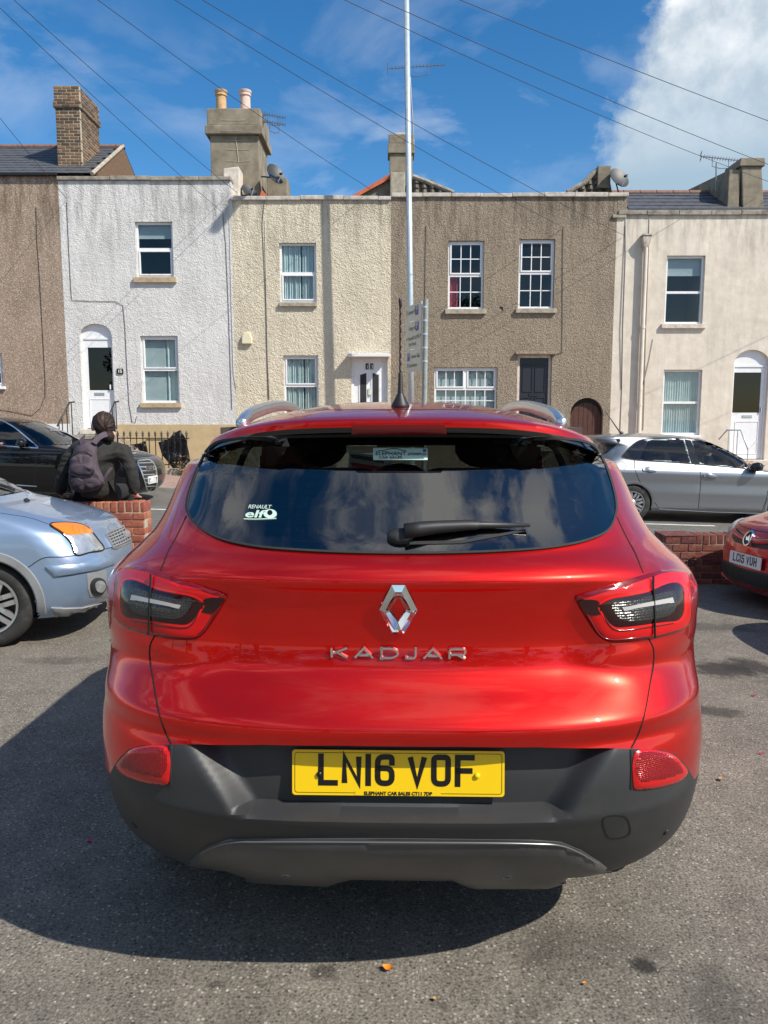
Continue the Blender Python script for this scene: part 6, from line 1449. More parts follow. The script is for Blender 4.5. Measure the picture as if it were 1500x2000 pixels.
lg = vaux.patch('lower_grille', smooth_poly([(-.58, .30), (-.5, .235), (0, .215), (.5, .235), (.58, .30), (.55, .355), (0, .36), (-.55, .355)], 3), 'grille_dark', rf=FR, off=.004, step=.03)
for k in range(6):
    z = .235 + .02 * k; vaux.line('grille_slat', [(-.52, z + .01), (-.25, z), (0, z), (.25, z), (.52, z + .01)], 'black_plastic', w=.008, off=.012, rf=FR, parent=lg)
for k in range(25): x = -.5 + k / 24; vaux.line('grille_bar', [(x, .235 if abs(x) < .45 else .25), (x + .01, .29), (x, .35)], 'black_plastic', w=.006, off=.010, rf=FR, parent=lg)
for sg in (1, -1): vaux.patch('headlamp', smooth_poly([(sg * .46, .665), (sg * .60, .64), (sg * .74, .66), (sg * .78, .73), (sg * .70, .755), (sg * .56, .715)], 3), 'head_lens', rf=FR, off=.006, step=.03, crown=.01, cw=.03)
vaux.line('panel_gap', [(-.55, .735), (-.3, .715), (0, .71), (.3, .715), (.55, .735)], 'seam_dark', w=.006, rf=FR)
vaux.patch('front_splitter', [(-.66, .20), (-.3, .175), (.3, .175), (.66, .20), (.62, .235), (.3, .21), (-.3, .21), (-.62, .235)], 'crimson_paint', rf=FR, off=.025, thick=.03, step=.04, crown=.01, cw=.02)
for sg in (1, -1):
    for yy in (-.80, -3.3): arch_lip(vaux, vaux.hb, yy, .31, .34, sg, 'crimson_paint', .02); wheel(vaux, sg * .83, yy, .305, .305, .205, .19, 7, sg)
    vaux.patch('side_window', [(-1.4, 1.06), (-1.75, 1.46), (-3.0, 1.46), (-3.4, 1.08)], 'gloss_black', rf=vaux.side(sg), off=.004, step=.1)
vaux.patch('windscreen', [(-.62, 1.07), (.62, 1.07), (.52, 1.48), (-.52, 1.48)], 'gloss_black', rf=FR, off=.004, step=.1)

# ---- grey hatchback added outside the frame to shade the ground by the dark red one
gm4 = frame((3.22, 5.0), (-1, -.05))
grey = build_car('shade_hatchback', 'unseen grey hatchback added outside the frame at the right to cast shade', gm4, vtabs, 'silver_paint', .06, lv(.16, 1.0, 24) + lv(1.03, 1.54, 10), [(-.80, .31), (-3.3, .31)], .345, 2.4)
for sg in (1, -1):
    for yy in (-.80, -3.3): arch_lip(grey, grey.hb, yy, .31, .34, sg, 'silver_paint', .02); wheel(grey, sg * .83, yy, .305, .305, .205, .19, 7, sg)
    grey.patch('side_window', [(-1.4, 1.06), (-1.75, 1.46), (-3.0, 1.46), (-3.4, 1.08)], 'gloss_black', rf=grey.side(sg), off=.004, step=.1); grey.patch('headlamp', [(sg * .46, .665), (sg * .60, .64), (sg * .74, .66), (sg * .78, .73), (sg * .56, .715)], 'head_lens', rf=grey.front(1), off=.006, step=.05)
grey.patch('windscreen', [(-.62, 1.07), (.62, 1.07), (.52, 1.48), (-.52, 1.48)], 'gloss_black', rf=grey.front(1), off=.004, step=.1); grey.patch('grille', [(-.4, .5), (.4, .5), (.44, .62), (-.44, .62)], 'grille_dark', rf=grey.front(1), off=.006, step=.05)
# ================================================================== brick walls of the car park
def low_wall(name, label, x0, x1, y0, y1, ztop, mats, mort, seed):
    zg = min(ground_z(x0, y0), ground_z(x1, y0)) - .05
    w = empty(name, ((x0 + x1) / 2, (y0 + y1) / 2, ground_z((x0 + x1) / 2, y0)), label, 'wall')
    zc = ztop - .105; n = round((zc - zg) / .075)
    brickwork(w, x0, x1, y0, y1, zc - n * .075, zc, mats, mort, .225, .075, seed=seed)
    rnd = random.Random(seed); x = x0; me = {}
    MB().box(x0 + .008, x1 - .008, y0 + .006, y1 - .006, zc - .005, ztop - .006).build('mortar', mort, w)
    while x < x1 - .03:       # brick-on-edge coping
        e = min(x1, x + .075); k = rnd.randrange(len(mats)); key = (k, round(e - x, 3))
        if key not in me:
            o = MB().box(-(e-x)/2 + .005, (e-x)/2 - .005, -(y1-y0)/2, (y1-y0)/2, -.051, .051).build('coping_brick', mats[k], w, bevel=.008, loc=(0, 0, 0)); me[key] = o.data
        else: o = bpy.data.objects.new('coping_brick', me[key]); COL.objects.link(o); o.parent = w
        o.location = Vector(((x + e) / 2, (y0 + y1) / 2 + rnd.uniform(-.003, .003), zc + .055 + rnd.uniform(-.003, .003))) - parent_loc(w); o.rotation_euler = (rnd.uniform(-.012, .012), 0, rnd.uniform(-.015, .015)); x = e
    return w
WY = 7.65; lwx1 = at_y(283, 1000, WY).x
low_wall('brick_wall', 'low red brick wall the seated person rests on, left', lwx1 - 2.6, lwx1, WY, WY + .215, at_y(250, 981, WY).z, ['red_brick%d' % i for i in range(3)], 'mortar', 11)
RY = 8.0; rwx0 = at_y(1296, 1090, RY).x; rzt = at_y(1400, 1046, RY).z
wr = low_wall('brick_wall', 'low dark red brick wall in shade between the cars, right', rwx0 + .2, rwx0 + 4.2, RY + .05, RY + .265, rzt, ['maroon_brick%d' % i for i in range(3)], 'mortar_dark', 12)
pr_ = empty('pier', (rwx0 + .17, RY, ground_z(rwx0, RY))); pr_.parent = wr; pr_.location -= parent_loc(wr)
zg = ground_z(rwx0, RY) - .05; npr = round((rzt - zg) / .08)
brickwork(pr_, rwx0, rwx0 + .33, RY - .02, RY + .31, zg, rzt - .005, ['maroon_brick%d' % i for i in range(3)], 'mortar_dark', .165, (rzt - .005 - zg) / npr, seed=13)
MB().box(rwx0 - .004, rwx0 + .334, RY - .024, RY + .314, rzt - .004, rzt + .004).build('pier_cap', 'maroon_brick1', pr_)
# ================================================================== person on the wall, seen from behind
pbr('skin', (.50, .29, .21), .55, var=.08); pbr('jacket', (.019, .018, .016), .85, var=.25, vscale=14, bump=.5, bscale=22, bdist=.02); pbr('trousers', (.012, .012, .014), .9, var=.2, bump=.3)
pbr('hair', (.022, .012, .008), .62, spec=.3, var=.5, vscale=26, bump=.9, bscale=45, bdist=.012); pbr('bag_cloth', (.075, .055, .068), .85, var=.18, vscale=12, bump=.35, bscale=30, bdist=.01); pbr('bag_dark', (.045, .033, .042), .85, var=.2, bump=.3); pbr('shoe', (.03, .03, .03), .7)
def skin_mesh(name, verts, edges, mat, parent, levels=2, root=0, noise_amp=0, loc=None):
    me = bpy.data.meshes.new(name); me.from_pydata([tuple(v[:3]) for v in verts], edges, []); o = bpy.data.objects.new(name, me); COL.objects.link(o)
    o.modifiers.new('s', 'SKIN'); sk = me.skin_vertices[0].data
    for i, v in enumerate(verts): r = v[3]; sk[i].radius = (r, v[4] if len(v) > 4 else r); sk[i].use_root = (i == root)
    o.modifiers[0].use_smooth_shade = True; ss = o.modifiers.new('u', 'SUBSURF'); ss.levels = levels; ss.render_levels = levels
    dg = bpy.context.evaluated_depsgraph_get(); dg.update(); nm = bpy.data.meshes.new_from_object(o.evaluated_get(dg)); bpy.data.objects.remove(o); bpy.data.meshes.remove(me)
    if noise_amp:
        for v in nm.vertices:
            d = noise.fractal(v.co * 9, 1, 2, 3) * noise_amp + .5 * noise_amp * math.sin(v.co.z * 60 + 14 * noise.noise(v.co * 5)); v.co += v.normal * d
    nm.materials.clear(); nm.materials.append(M(mat)); return link(name, nm, parent, True)
PYC = WY + .12; pxo = at_y(190, 980, PYC).x; pzo = at_y(250, 981, WY).z
person = empty('person', (pxo, PYC, pzo), 'person in dark jacket sitting on the brick wall, back turned, hair tied', 'person')
def pv_(px, py, dy): p = at_y(px, py, PYC + dy); return (p.x - pxo, dy, p.z - pzo)
B = [(*pv_(188, 968, .0), .13, .12), (*pv_(188, 935, -.02), .12, .10), (*pv_(190, 905, -.02), .115, .08), (*pv_(195, 885, .0), .09, .06), (*pv_(200, 862, .03), .055), (*pv_(202, 845, .05), .075, .085), (*pv_(203, 822, .05), .085, .10),
     (*pv_(160, 886, .0), .05), (*pv_(125, 925, -.02), .048), (*pv_(118, 962, .03), .035), (*pv_(234, 888, .0), .05), (*pv_(261, 928, -.03), .048), (*pv_(262, 963, .03), .033),
     (-.09, .06, .08, .095), (-.13, .50, .06, .07), (-.13, .54, -.38, .05), (-.13, .56, -.78, .04), (.09, .06, .08, .095), (.13, .50, .06, .07), (.13, .54, -.38, .05), (.13, .56, -.78, .04), (-.13, .70, -.84, .035), (.13, .70, -.84, .035)]
E = [(0, 1), (1, 2), (2, 3), (3, 4), (4, 5), (5, 6), (3, 7), (7, 8), (8, 9), (3, 10), (10, 11), (11, 12), (0, 13), (13, 14), (14, 15), (15, 16), (0, 17), (17, 18), (18, 19), (19, 20), (16, 21), (20, 22)]
for wi, sg in ((9, -1), (12, 1)):       # palms and five fingers resting on the coping
    w = Vector(B[wi][:3]); pi_ = len(B); B.append((*(w + Vector((sg * .005, .05, -.035))), .03, .018)); E.append((wi, pi_)); pm = Vector(B[pi_][:3])
    for k in range(5):
        if k == 4: b1, b2 = pm + Vector((-sg * .035, .005, -.008)), pm + Vector((-sg * .055, .035, -.016))
        else: b1, b2 = pm + Vector((sg * (.024 - .016 * k), .045 + .006 * (1.5 - abs(k - 1.5)), -.012)), pm + Vector((sg * (.027 - .018 * k), .078 + .008 * (1.5 - abs(k - 1.5)), -.024))
        n0 = len(B); B.append((*b1, .0095)); B.append((*b2, .0085)); E += [(pi_, n0), (n0, n0 + 1)]
skin_mesh('body', B, E, 'skin', person, 2, 0)
J = [(*pv_(190, 976, -.01), .215, .15), (*pv_(191, 940, -.03), .205, .135), (*pv_(192, 910, -.05), .21, .14), (*pv_(195, 882, -.03), .19, .12), (*pv_(200, 864, .01), .115, .095),
     (*pv_(150, 876, -.01), .09, .085), (*pv_(131, 906, -.025), .078), (*pv_(122, 930, -.03), .072), (*pv_(119, 950, .0), .064), (*pv_(118, 966, .03), .05), (*pv_(241, 879, -.01), .09, .085), (*pv_(253, 908, -.03), .08), (*pv_(259, 930, -.035), .074), (*pv_(261, 950, .0), .064), (*pv_(262, 967, .03), .05)]
skin_mesh('jacket', J, [(0, 1), (1, 2), (2, 3), (3, 4), (3, 5), (5, 6), (6, 7), (7, 8), (8, 9), (3, 10), (10, 11), (11, 12), (12, 13), (13, 14)], 'jacket', person, 3, 0, .009)
cl = Vector(pv_(200, 864, .03)); mbc = MB(); mbc.lathe([(.105, -.04), (.105, .0), (.095, .04), (.088, .04), (.08, -.02)], (0, 0, 0), 20, caps=False); mbc.v = [(cl.x + a * 1.0, cl.y + b * .95, cl.z + c + b * -.12) for a, b, c in mbc.v]; mbc.build('collar', 'jacket', person, smooth=True, loc=(0, 0, 0), ang=50)
T = [(0, 0, .02, .165, .14), (-.09, .06, .07, .11), (-.13, .50, .06, .09), (-.13, .54, -.38, .075), (-.13, .56, -.74, .07), (.09, .06, .07, .11), (.13, .50, .06, .09), (.13, .54, -.38, .075), (.13, .56, -.74, .07)]
skin_mesh('trousers', T, [(0, 1), (1, 2), (2, 3), (3, 4), (0, 5), (5, 6), (6, 7), (7, 8)], 'trousers', person, 2, 0, .004)
for sg in (-1, 1): skin_mesh('shoe', [(sg * .13, .55, -.80, .045), (sg * .13, .64, -.835, .045, .035), (sg * .13, .74, -.845, .038, .03)], [(0, 1), (1, 2)], 'shoe', person, 2)
hc = Vector(pv_(203, 829, .045)); hm = MB(); hm.lathe([(.0, -.190), (.045, -.175), (.075, -.13), (.096, -.07), (.106, -.01), (.108, .03), (.098, .075), (.06, .112), (.0, .124)], (0, 0, 0), 48, caps=False)
hm.v = [(hc.x + a * 1.0 + (.02 * min(1, max(0, -c / .1))), hc.y + (b * 1.12 if b < 0 else b * .80), hc.z + c + .15 * a * 0) for a, b, c in hm.v]; ho = hm.build('hair', 'hair', person, smooth=True, loc=(0, 0, 0))
bn = Vector(pv_(213, 852, -.075))
for v in ho.data.vertices: v.co += v.normal * (.004 * math.sin(math.atan2(v.co.x - hc.x, v.co.z - bn.z) * 26 + 5 * noise.noise(v.co * 12)) + .008 * noise.noise(v.co * 18))
MB().lathe([(0, -.06), (.035, -.05), (.056, 0), (.042, .04), (0, .055)], bn, 16, caps=False).build('hair_bun', 'hair', ho, smooth=True, loc=(0, 0, 0))
pbr('hair_light', (.05, .027, .016), .5, var=.4, vscale=40)
rnd = random.Random(9); hs_ = [MB(), MB()]
for k in range(130):      # strands drawn back to the bun
    a = rnd.uniform(-.25, math.pi + .25); u = Vector((math.cos(a), 0, math.sin(a))); c0 = Vector((hc.x, hc.y, hc.z + .01)); pts = []
    for i in range(7):
        t = i / 6; d = (u * (1 - t) + (bn - c0).normalized() * t + Vector((0, -.75 * math.sin(math.pi * t), 0))).normalized()
        e = 1 / math.sqrt((d.x / .111) ** 2 + (d.y / (.123 if d.y < 0 else .09)) ** 2 + (d.z / (.121 if d.z > 0 else .15)) ** 2); pts.append(c0 + d * (e + .001 + .002 * rnd.random()))
    hs_[k % 3 == 0].tube(pts, [.003, .0045, .005, .005, .005, .0045, .003], 5)
hs_[0].build('hair_strands', 'hair', ho, smooth=True, loc=(0, 0, 0)); hs_[1].build('hair_strands', 'hair_light', ho, smooth=True, loc=(0, 0, 0))
for px, py in ((181.5, 834), (222, 850)):
    e = Vector(pv_(px, py, -.02)); em = MB(); em.lathe([(0, -.042), (.016, -.032), (.021, .0), (.019, .028), (0, .04)], e, 10, caps=False); em.build('ear', 'skin', person, smooth=True, loc=(0, 0, 0))
# backpack
bc = at_y(172, 930, PYC - .2); bag = empty('backpack', (bc.x, PYC - .2, pzo), 'faded purple-grey backpack worn by the person on the wall', 'backpack')
def bagv(px, py, y): p = at_y(px, py, y); return (p.x, y, p.z)
def blob(name, outline, y0, depth, mat, parent, bulge=1.0, rings=7):
    q = smooth_poly(outline, 4); cx = sum(p[0] for p in q) / len(q); cy = sum(p[1] for p in q) / len(q); mb = MB(); m = len(q)
    for k in range(rings + 1):
        t = k / rings; sc = math.cos(t * math.pi / 2) ** .55 if k < rings else .02; y = y0 - depth * math.sin(t * math.pi / 2)
        mb.v += [bagv(cx + (p[0] - cx) * sc, cy + (p[1] - cy) * sc, y) for p in q]
    mb.v += [bagv(cx + (p[0] - cx) * .96, cy + (p[1] - cy) * .96, y0 + .07) for p in q]
    mb.f = [(k*m+i, k*m+(i+1) % m, (k+1)*m+(i+1) % m, (k+1)*m+i) for k in range(rings) for i in range(m)] + [((rings+1)*m+i, (rings+1)*m+(i+1) % m, (i+1) % m, i) for i in range(m)] + [tuple(range(rings*m, (rings+1)*m)), tuple(range((rings+2)*m-1, (rings+1)*m-1, -1))]
    o = mb.build(name, mat, parent, smooth=True)
    for v in o.data.vertices: v.co += Vector((0, 1, 0)) * (.010 * noise.fractal(v.co * 16, 1, 2, 3) + .006 * math.sin(v.co.x * 55 + 9 * noise.noise(v.co * 7)))
    return o
by = PYC - .17
main = blob('main_compartment', [(158, 862), (178, 860), (188, 868), (190, 890), (194, 915), (203, 932), (205, 945), (190, 956), (170, 961), (148, 960), (137, 953), (134, 935), (138, 900), (146, 876)], by, .15, 'bag_cloth', bag)
blob('front_pocket', [(140, 890), (158, 884), (176, 884), (182, 900), (183, 918), (176, 929), (150, 930), (134, 926), (136, 905)], by - .125, .055, 'bag_cloth', bag)
blob('lower_pocket', [(135, 929), (155, 932), (178, 930), (192, 936), (199, 945), (186, 955), (160, 960), (141, 957), (136, 944)], by - .11, .06, 'bag_dark', bag)
for pts in ([(134, 925), (155, 931), (178, 929), (184, 917)], [(138, 893), (150, 885), (165, 883), (180, 890)]): MB().tube([bagv(a, b, by - .165) for a, b in smooth_poly(pts, 4, closed=False)], .006, 6).build('zip', 'black_plastic', bag, smooth=True)
def strap(pts, w, mat):
    q = smooth_poly(pts, 5, closed=False); mb = MB(); m = len(q)
    for i, p in enumerate(q):
        a, b = Vector(q[max(0, i-1)]), Vector(q[min(m-1, i+1)]); t = (b - a).normalized(); s_ = t.cross(Vector((0, -1, 0))).normalized(); P = Vector(p)
        mb.v += [tuple(P - s_ * w), tuple(P - s_ * w + Vector((0, -.012, .004))), tuple(P + s_ * w + Vector((0, -.012, .004))), tuple(P + s_ * w)]
    mb.f = [(4*i+k, 4*i+(k+1) % 4, 4*i+4+(k+1) % 4, 4*i+4+k) for i in range(m-1) for k in range(4)]; mb.build('strap', mat, bag, smooth=True, ang=50)
def sv3(px, py, dy): p = at_y(px, py, PYC + dy); return (p.x, PYC + dy, p.z)
strap([sv3(162, 867, -.25), sv3(161, 860, -.21), sv3(162, 854, -.16), sv3(164, 851, -.10)], .026, 'bag_cloth'); strap([sv3(184, 866, -.26), sv3(194, 855, -.21), sv3(203, 850, -.17), sv3(210, 848, -.12)], .026, 'bag_cloth'); strap([sv3(203, 938, -.22), sv3(210, 926, -.20), sv3(219, 913, -.15)], .014, 'bag_dark')
# ---- people in the two passing cars
def driver(car, x, y, z, label, cloth, hand_at, flip=1):
    d = empty('person', None, label, 'person', None, mat4=car.M @ Matrix.Translation((x, y, z))); TURNED.add(d.name)
    V = [(0, 0, 0, .14, .12), (0, -.06, .2, .13, .11), (0, -.10, .42, .12, .09), (0, -.08, .56, .05), (0, -.05, .64, .07, .08), (0, -.05, .72, .08, .095), (flip * .19, -.08, .42, .055), (flip * .26, .10, .26, .045)]
    Ed = [(0, 1), (1, 2), (2, 3), (3, 4), (4, 5), (2, 6), (6, 7)]; h = car.Mi @ Vector(hand_at) - Vector((x, y, z)); w = len(V); V.append((*h, .028)); Ed.append((7, w)); e = Vector(V[7][:3]); dr = (h - e).normalized(); sd = dr.cross(Vector((0, 0, 1))).normalized()
    pm = h + dr * .05; V.append((*pm, .033, .02)); Ed.append((w, w + 1))
    for k in range(5):
        n0 = len(V); off = sd * (.03 - .02 * k) if k < 4 else sd * -.05
        b1 = pm + off + dr * (.04 if k < 4 else .0); b2 = b1 + dr * .03 + Vector((0, 0, -.03)) if k < 4 else b1 + dr * .04
        V += [(*b1, .0095), (*b2, .0085)]; Ed += [(w + 1, n0), (n0, n0 + 1)]
    for s_ in (-1, 1): n0 = len(V); V += [(s_ * .1, .35, .02, .075), (s_ * .1, .6, -.2, .05)]; Ed += [(0, n0), (n0, n0 + 1)]
    skin_mesh('body', V, Ed, 'skin', d, 2, 0)
    skin_mesh('top', [(0, 0, .0, .17, .14), (0, -.06, .2, .165, .135), (0, -.10, .42, .15, .11), (flip * .19, -.08, .42, .075), (flip * .26, .10, .26, .06), (-flip * .19, -.08, .42, .075), (-flip * .22, .05, .2, .06)], [(0, 1), (1, 2), (2, 3), (3, 4), (2, 5), (5, 6)], cloth, d, 2)
    MB().lathe([(0, -.06), (.09, -.03), (.098, .04), (.07, .10), (0, .12)], (0, -.075, .72), 16, caps=False).build('hair', 'hair', d, smooth=True, loc=(0, 0, 0))
hs = silver.M @ Vector((.36 + .17, 2.83 - 4.33, 1.03)); driver(silver, .37, 2.25 - 4.33, .50, 'driver of the silver hatchback with a hand on the steering wheel', 'trousers', hs)
ha = at_y(-3, 871, audi.hit(audi.pix, 0, 872)[0].x * 0 + 12.95); driver(audi, .42, -2.75, .48, 'driver of the black saloon with a hand on the window ledge', 'trousers', ha)
# ================================================================== street furniture
lx = at_y(801, 700, 18.7).x; lz = ground_z(lx, 18.7) + .1
lamp_post = empty('lamp_post', (lx, 18.7, lz), 'tall galvanised steel lamp post rising out of the frame', 'lamp post')
xt = at_y(793, 0, 18.7).x
MB().tube([(lx + .03, 18.7, lz - .1), (lx + .03, 18.7, lz + 1.3)], .10, 16).build('base', 'galvanised', lamp_post, smooth=True, ang=40); MB().tube([(lx + .03, 18.7, lz + 1.2), (lx + .005, 18.7, 4.0), (xt, 18.7, 11.5)], [.075, .072, .06], 16).build('column', 'galvanised', lamp_post, smooth=True)
MB().tube([(xt, 18.7, 11.45), (xt, 18.4, 11.7), (xt, 17.6, 11.8)], [.04, .035, .03], 10).build('arm', 'galvanised', lamp_post, smooth=True); MB().box(xt - .12, xt + .12, 16.9, 17.65, 11.75, 11.88).build('lantern', 'grey_post', lamp_post, bevel=.03)
# direction sign on its own post, seen almost edge on
pr = at_y(828, 587, 17.55); p2 = at_y(791, 605, 18.55)
sgn_ = empty('direction_sign', (pr.x, 17.55, ground_z(pr.x, 17.5) + .1), 'pale parking direction sign in three panels beside the lamp post', 'sign')
zt_, zb_ = at_y(824, 587, 17.55).z, at_y(824, 724, 17.55).z
A_, B_ = Vector((at_y(823, 650, 17.6).x, 17.6, 0)), Vector((at_y(792, 650, 18.58).x, 18.58, 0)); ud = (A_ - B_).normalized(); nd = Vector((ud.y, -ud.x, 0)); nd = nd if nd.y < 0 else -nd; Ls = (A_ - B_).length
pbr('sign_grey', (.20, .20, .17), .6); hgt = zt_ - zb_; splits = [0, .245, .66, 1.0]
txts = [[('P', 1, .8, .62, 1.0)], [], []]
for k in range(3):
    z1, z0 = zt_ - hgt * splits[k] - .008, zt_ - hgt * splits[k + 1] + .008; P = [B_ + nd * .0, A_ + nd * .0]; mb = MB(); th = .02
    mb.v = [tuple(q + nd * dd + Vector((0, 0, z))) for dd in (0, -th) for q, z in ((B_, z0), (A_, z0), (A_, z1), (B_, z1))]; mb.f = [(0, 1, 2, 3), (7, 6, 5, 4), (0, 4, 5, 1), (1, 5, 6, 2), (2, 6, 7, 3), (3, 7, 4, 0)]
    pa = mb.build('sign_panel', 'sign_face', sgn_); base_ = parent_loc(sgn_)
    def sline(u, v, txt, size, mat='sign_grey'):
        t = text_mesh(txt, size, mat, pa, 'sign_lettering', .001, .0, 'LEFT'); q = Matrix((ud, Vector((0, 0, 1)), nd)).transposed().to_4x4(); q.translation = B_ + ud * (Ls * u) + Vector((0, 0, z0 + (z1 - z0) * v)) + nd * .004 - base_; t.data.transform(q)
    def sbox(u0, u1, v0, v1, mat):
        mb = MB(); mb.v = [tuple(B_ + ud * (Ls * u) + Vector((0, 0, z0 + (z1 - z0) * v)) + nd * .003) for u, v in ((u0, v0), (u1, v0), (u1, v1), (u0, v1))]; mb.f = [(0, 1, 2, 3)]; mb.build('sign_symbol', mat, pa)
    if k == 0: sbox(.62, .82, .28, .88, 'sign_blue'); sline(.66, .42, 'P', .24, 'sign_face'); sline(.12, .45, 'Cannon Rd', .13); sbox(.06, .075, .3, .8, 'sign_grey')
    if k == 1: sbox(.64, .84, .62, .95, 'sign_blue'); sline(.68, .70, 'P', .24, 'sign_face'); sline(.22, .70, 'Long stay', .13); sline(.16, .34, 'Leopold St MSCP', .12); sline(.22, .12, 'Sea Front', .12); sbox(.05, .13, .36, .42, 'sign_grey')
    if k == 2: sbox(.12, .28, .52, .88, 'sign_blue'); sline(.145, .60, 'P', .22, 'sign_face'); sline(.34, .62, 'Cannon Rd', .12); sline(.12, .22, 'St Lawrence', .13); sbox(.78, .92, .60, .68, 'sign_grey')
xp2 = pr.x + .03; MB().tube([(xp2 - .02, 17.5, sgn_.location.z - .2), (xp2 + .01, 17.5, zt_ + .02)], .057, 14).build('post', 'grey_post', sgn_, smooth=True, ang=40)
for k in range(5): z = zt_ - .15 - k * hgt / 5.2; MB().tube([(xp2 - .005, 17.5, z - .02), (xp2 - .005, 17.5, z + .02)], .066, 12).build('clamp', 'galvanised', sgn_)
# telegraph pole out of frame on the left carries the overhead lines
tp = Vector((-7.3, 8.4, 9.0)); tpo = empty('telegraph_pole', (tp.x, tp.y, ground_z(tp.x, tp.y)), 'wooden telegraph pole left of the view carrying the overhead lines', 'pole')
pbr('pole_wood', (.10, .07, .045), .85, var=.3, vscale=6); MB().tube([(tp.x, tp.y, -.3), (tp.x, tp.y, 9.3)], [.14, .10], 12).build('pole', 'pole_wood', tpo, smooth=True, ang=40); MB().lathe([(.16, 9.0), (.16, 9.05)], (tp.x, tp.y, 0), 14).build('ring_head', 'galvanised', tpo)
for lbl, (px, py, y), sag in (('leftmost overhead wire, ending low on the brown house edge', (130, 388, FACE - .03), .1), ('overhead wire ending at the top right of the white house', (435, 415, FACE - .03), .15), ('overhead wire ending at the dish behind the white house', (464, 377, FACE + .2), .15), ('overhead wire crossing beside the chimney pots to the cream house', (742, 381, FACE + .3), .2),
        ('overhead wire crossing above the cream house to the grey house cable', (1100, 444, FACE - .03), .25), ('overhead wire crossing the lamp post to the ivory house corner', (1219, 460, FACE - .03), .25), ('overhead wire from top centre to the right chimney', (1505, 356, FACE + .5), .3), ('overhead wire from top centre passing below the big cloud', (1900, 462, FACE), .4), ('topmost right overhead wire across the big cloud', (2200, 470, FACE), .4)):
    e = at_y(px, py, y); pts = [tp.lerp(e, t / 24) - Vector((0, 0, sag * 4 * (t / 24) * (1 - t / 24))) for t in range(25)]; o = MB().tube(pts, .0055, 5).build('overhead_wire', 'cable', smooth=True, loc=e); tag(o, lbl, 'wire', 'overhead telephone wires')
# ---- aerials and dishes
def yagi(label, base, boom0, boom1, n, el, mast_top, group='rooftop aerials'):
    a = empty('tv_aerial', base, label, 'aerial', group); b0, b1 = Vector(boom0), Vector(boom1); d = (b1 - b0).normalized(); s_ = d.cross(Vector((0, 0, 1))).normalized() * .6 + Vector((0, 0, .8)); s_ = (s_ - d * s_.dot(d)).normalized()
    MB().tube([base, mast_top], .018, 8).build('mast', 'aerial_metal', a); MB().tube([b0, b1], .014, 6).build('boom', 'aerial_metal', a)
    for k in range(n): p = b0.lerp(b1, .08 + .92 * k / (n - 1)); MB().tube([p - s_ * el, p + s_ * el], .007, 5).build('element', 'aerial_metal', a)
    for s2 in (-1, 1):
        for q in (0, .5): MB().tube([b0 + Vector((0, 0, s2 * (.04 + q * .08))) - s_ * el * 1.3, b0 + Vector((0, 0, s2 * (.04 + q * .08))) + s_ * el * 1.3], .007, 5).build('reflector_rod', 'aerial_metal', a)
    m = Vector(mast_top); t0, t1 = b0.lerp(b1, .3), b0.lerp(b1, .72); MB().tube([t0, t0 + Vector((0, 0, -.22)), (t0 + t1) / 2 + Vector((0, 0, -.25)), t1 + Vector((0, 0, -.22)), t1], .012, 6).build('cradle', 'aerial_metal', a); return a
Y = FACE + 1.95
yagi('long TV aerial high beside the lamp post', at_y(809, 290, Y), at_y(757, 134, Y), at_y(869, 126, Y), 16, .045, at_y(801, 150, Y))
Y = FACE + 1.2
a1 = yagi('upper small aerial on the side of the grey chimney', at_y(505, 230, Y), at_y(508, 221, Y), at_y(557, 230, Y), 10, .05, at_y(520, 224, Y)); a2 = yagi('lower small aerial on the side of the grey chimney', at_y(505, 240, Y), at_y(514, 236, Y), at_y(557, 244, Y), 9, .05, at_y(522, 238, Y))
Y = FACE + 1.2; yagi('TV aerial beside the chimney of the ivory house', at_y(1398, 372, Y), at_y(1369, 305, Y), at_y(1445, 314, Y), 14, .05, at_y(1399, 318, Y))
def dish(label, px, py, Y, rpx, face, foot):
    c = at_y(px, py, Y); r = rpx / F * Y; d = empty('satellite_dish', at_y(*foot, Y), label, 'satellite dish', 'satellite dishes'); f = Vector(face).normalized(); s_ = f.cross(Vector((0, 0, 1))).normalized(); u = s_.cross(f); mb = MB(); m = 28
    for k in range(6):
        for e in (0, 1):
            pass
    rings = [0.02, .25, .5, .75, .93, 1.0]
    for side in (0, .012):
        for t in rings: mb.v += [tuple(c + (s_ * math.cos(a) + u * math.sin(a) * 1.08) * r * t + f * (.16 * r * t * t - side)) for a in [2 * math.pi * k / m for k in range(m)]]
    nr = len(rings); mb.f = [(j*m+i, j*m+(i+1) % m, (j+1)*m+(i+1) % m, (j+1)*m+i) for j in range(nr-1) for i in range(m)] + [(nr*m+j*m+i, nr*m+(j+1)*m+i, nr*m+(j+1)*m+(i+1) % m, nr*m+j*m+(i+1) % m) for j in range(nr-1) for i in range(m)] + [((nr-1)*m+i, (nr-1)*m+(i+1) % m, 2*nr*m-m+(i+1) % m, 2*nr*m-m+i) for i in range(m)]
    mb.build('reflector', 'dish_grey', d, smooth=True, ang=60); lb = c + f * r * 1.05 - u * r * .62
    MB().tube([c - u * r * .95, lb], .014, 6).build('feed_arm', 'white_plastic', d); MB().tube([lb, lb + f * -.09 + u * .05], .03, 10).build('feed_horn', 'black_plastic', d); MB().tube([c - f * .03, c - f * .12, at_y(*foot, Y)], .018, 8).build('bracket', 'black_iron', d); return d
dish('dark satellite dish on the grey chimney above the cream house', 537, 341, FACE + .75, 19, (.75, -.75, .45), (510, 345)); dish('small dark satellite dish low behind the white house parapet', 486, 374, FACE + .6, 15, (.5, -.6, .6), (470, 382)); dish('satellite dish above the grey-brown house at the right', 1208, 349, FACE + 1.2, 20, (.35, -.85, .5), (1209, 380))
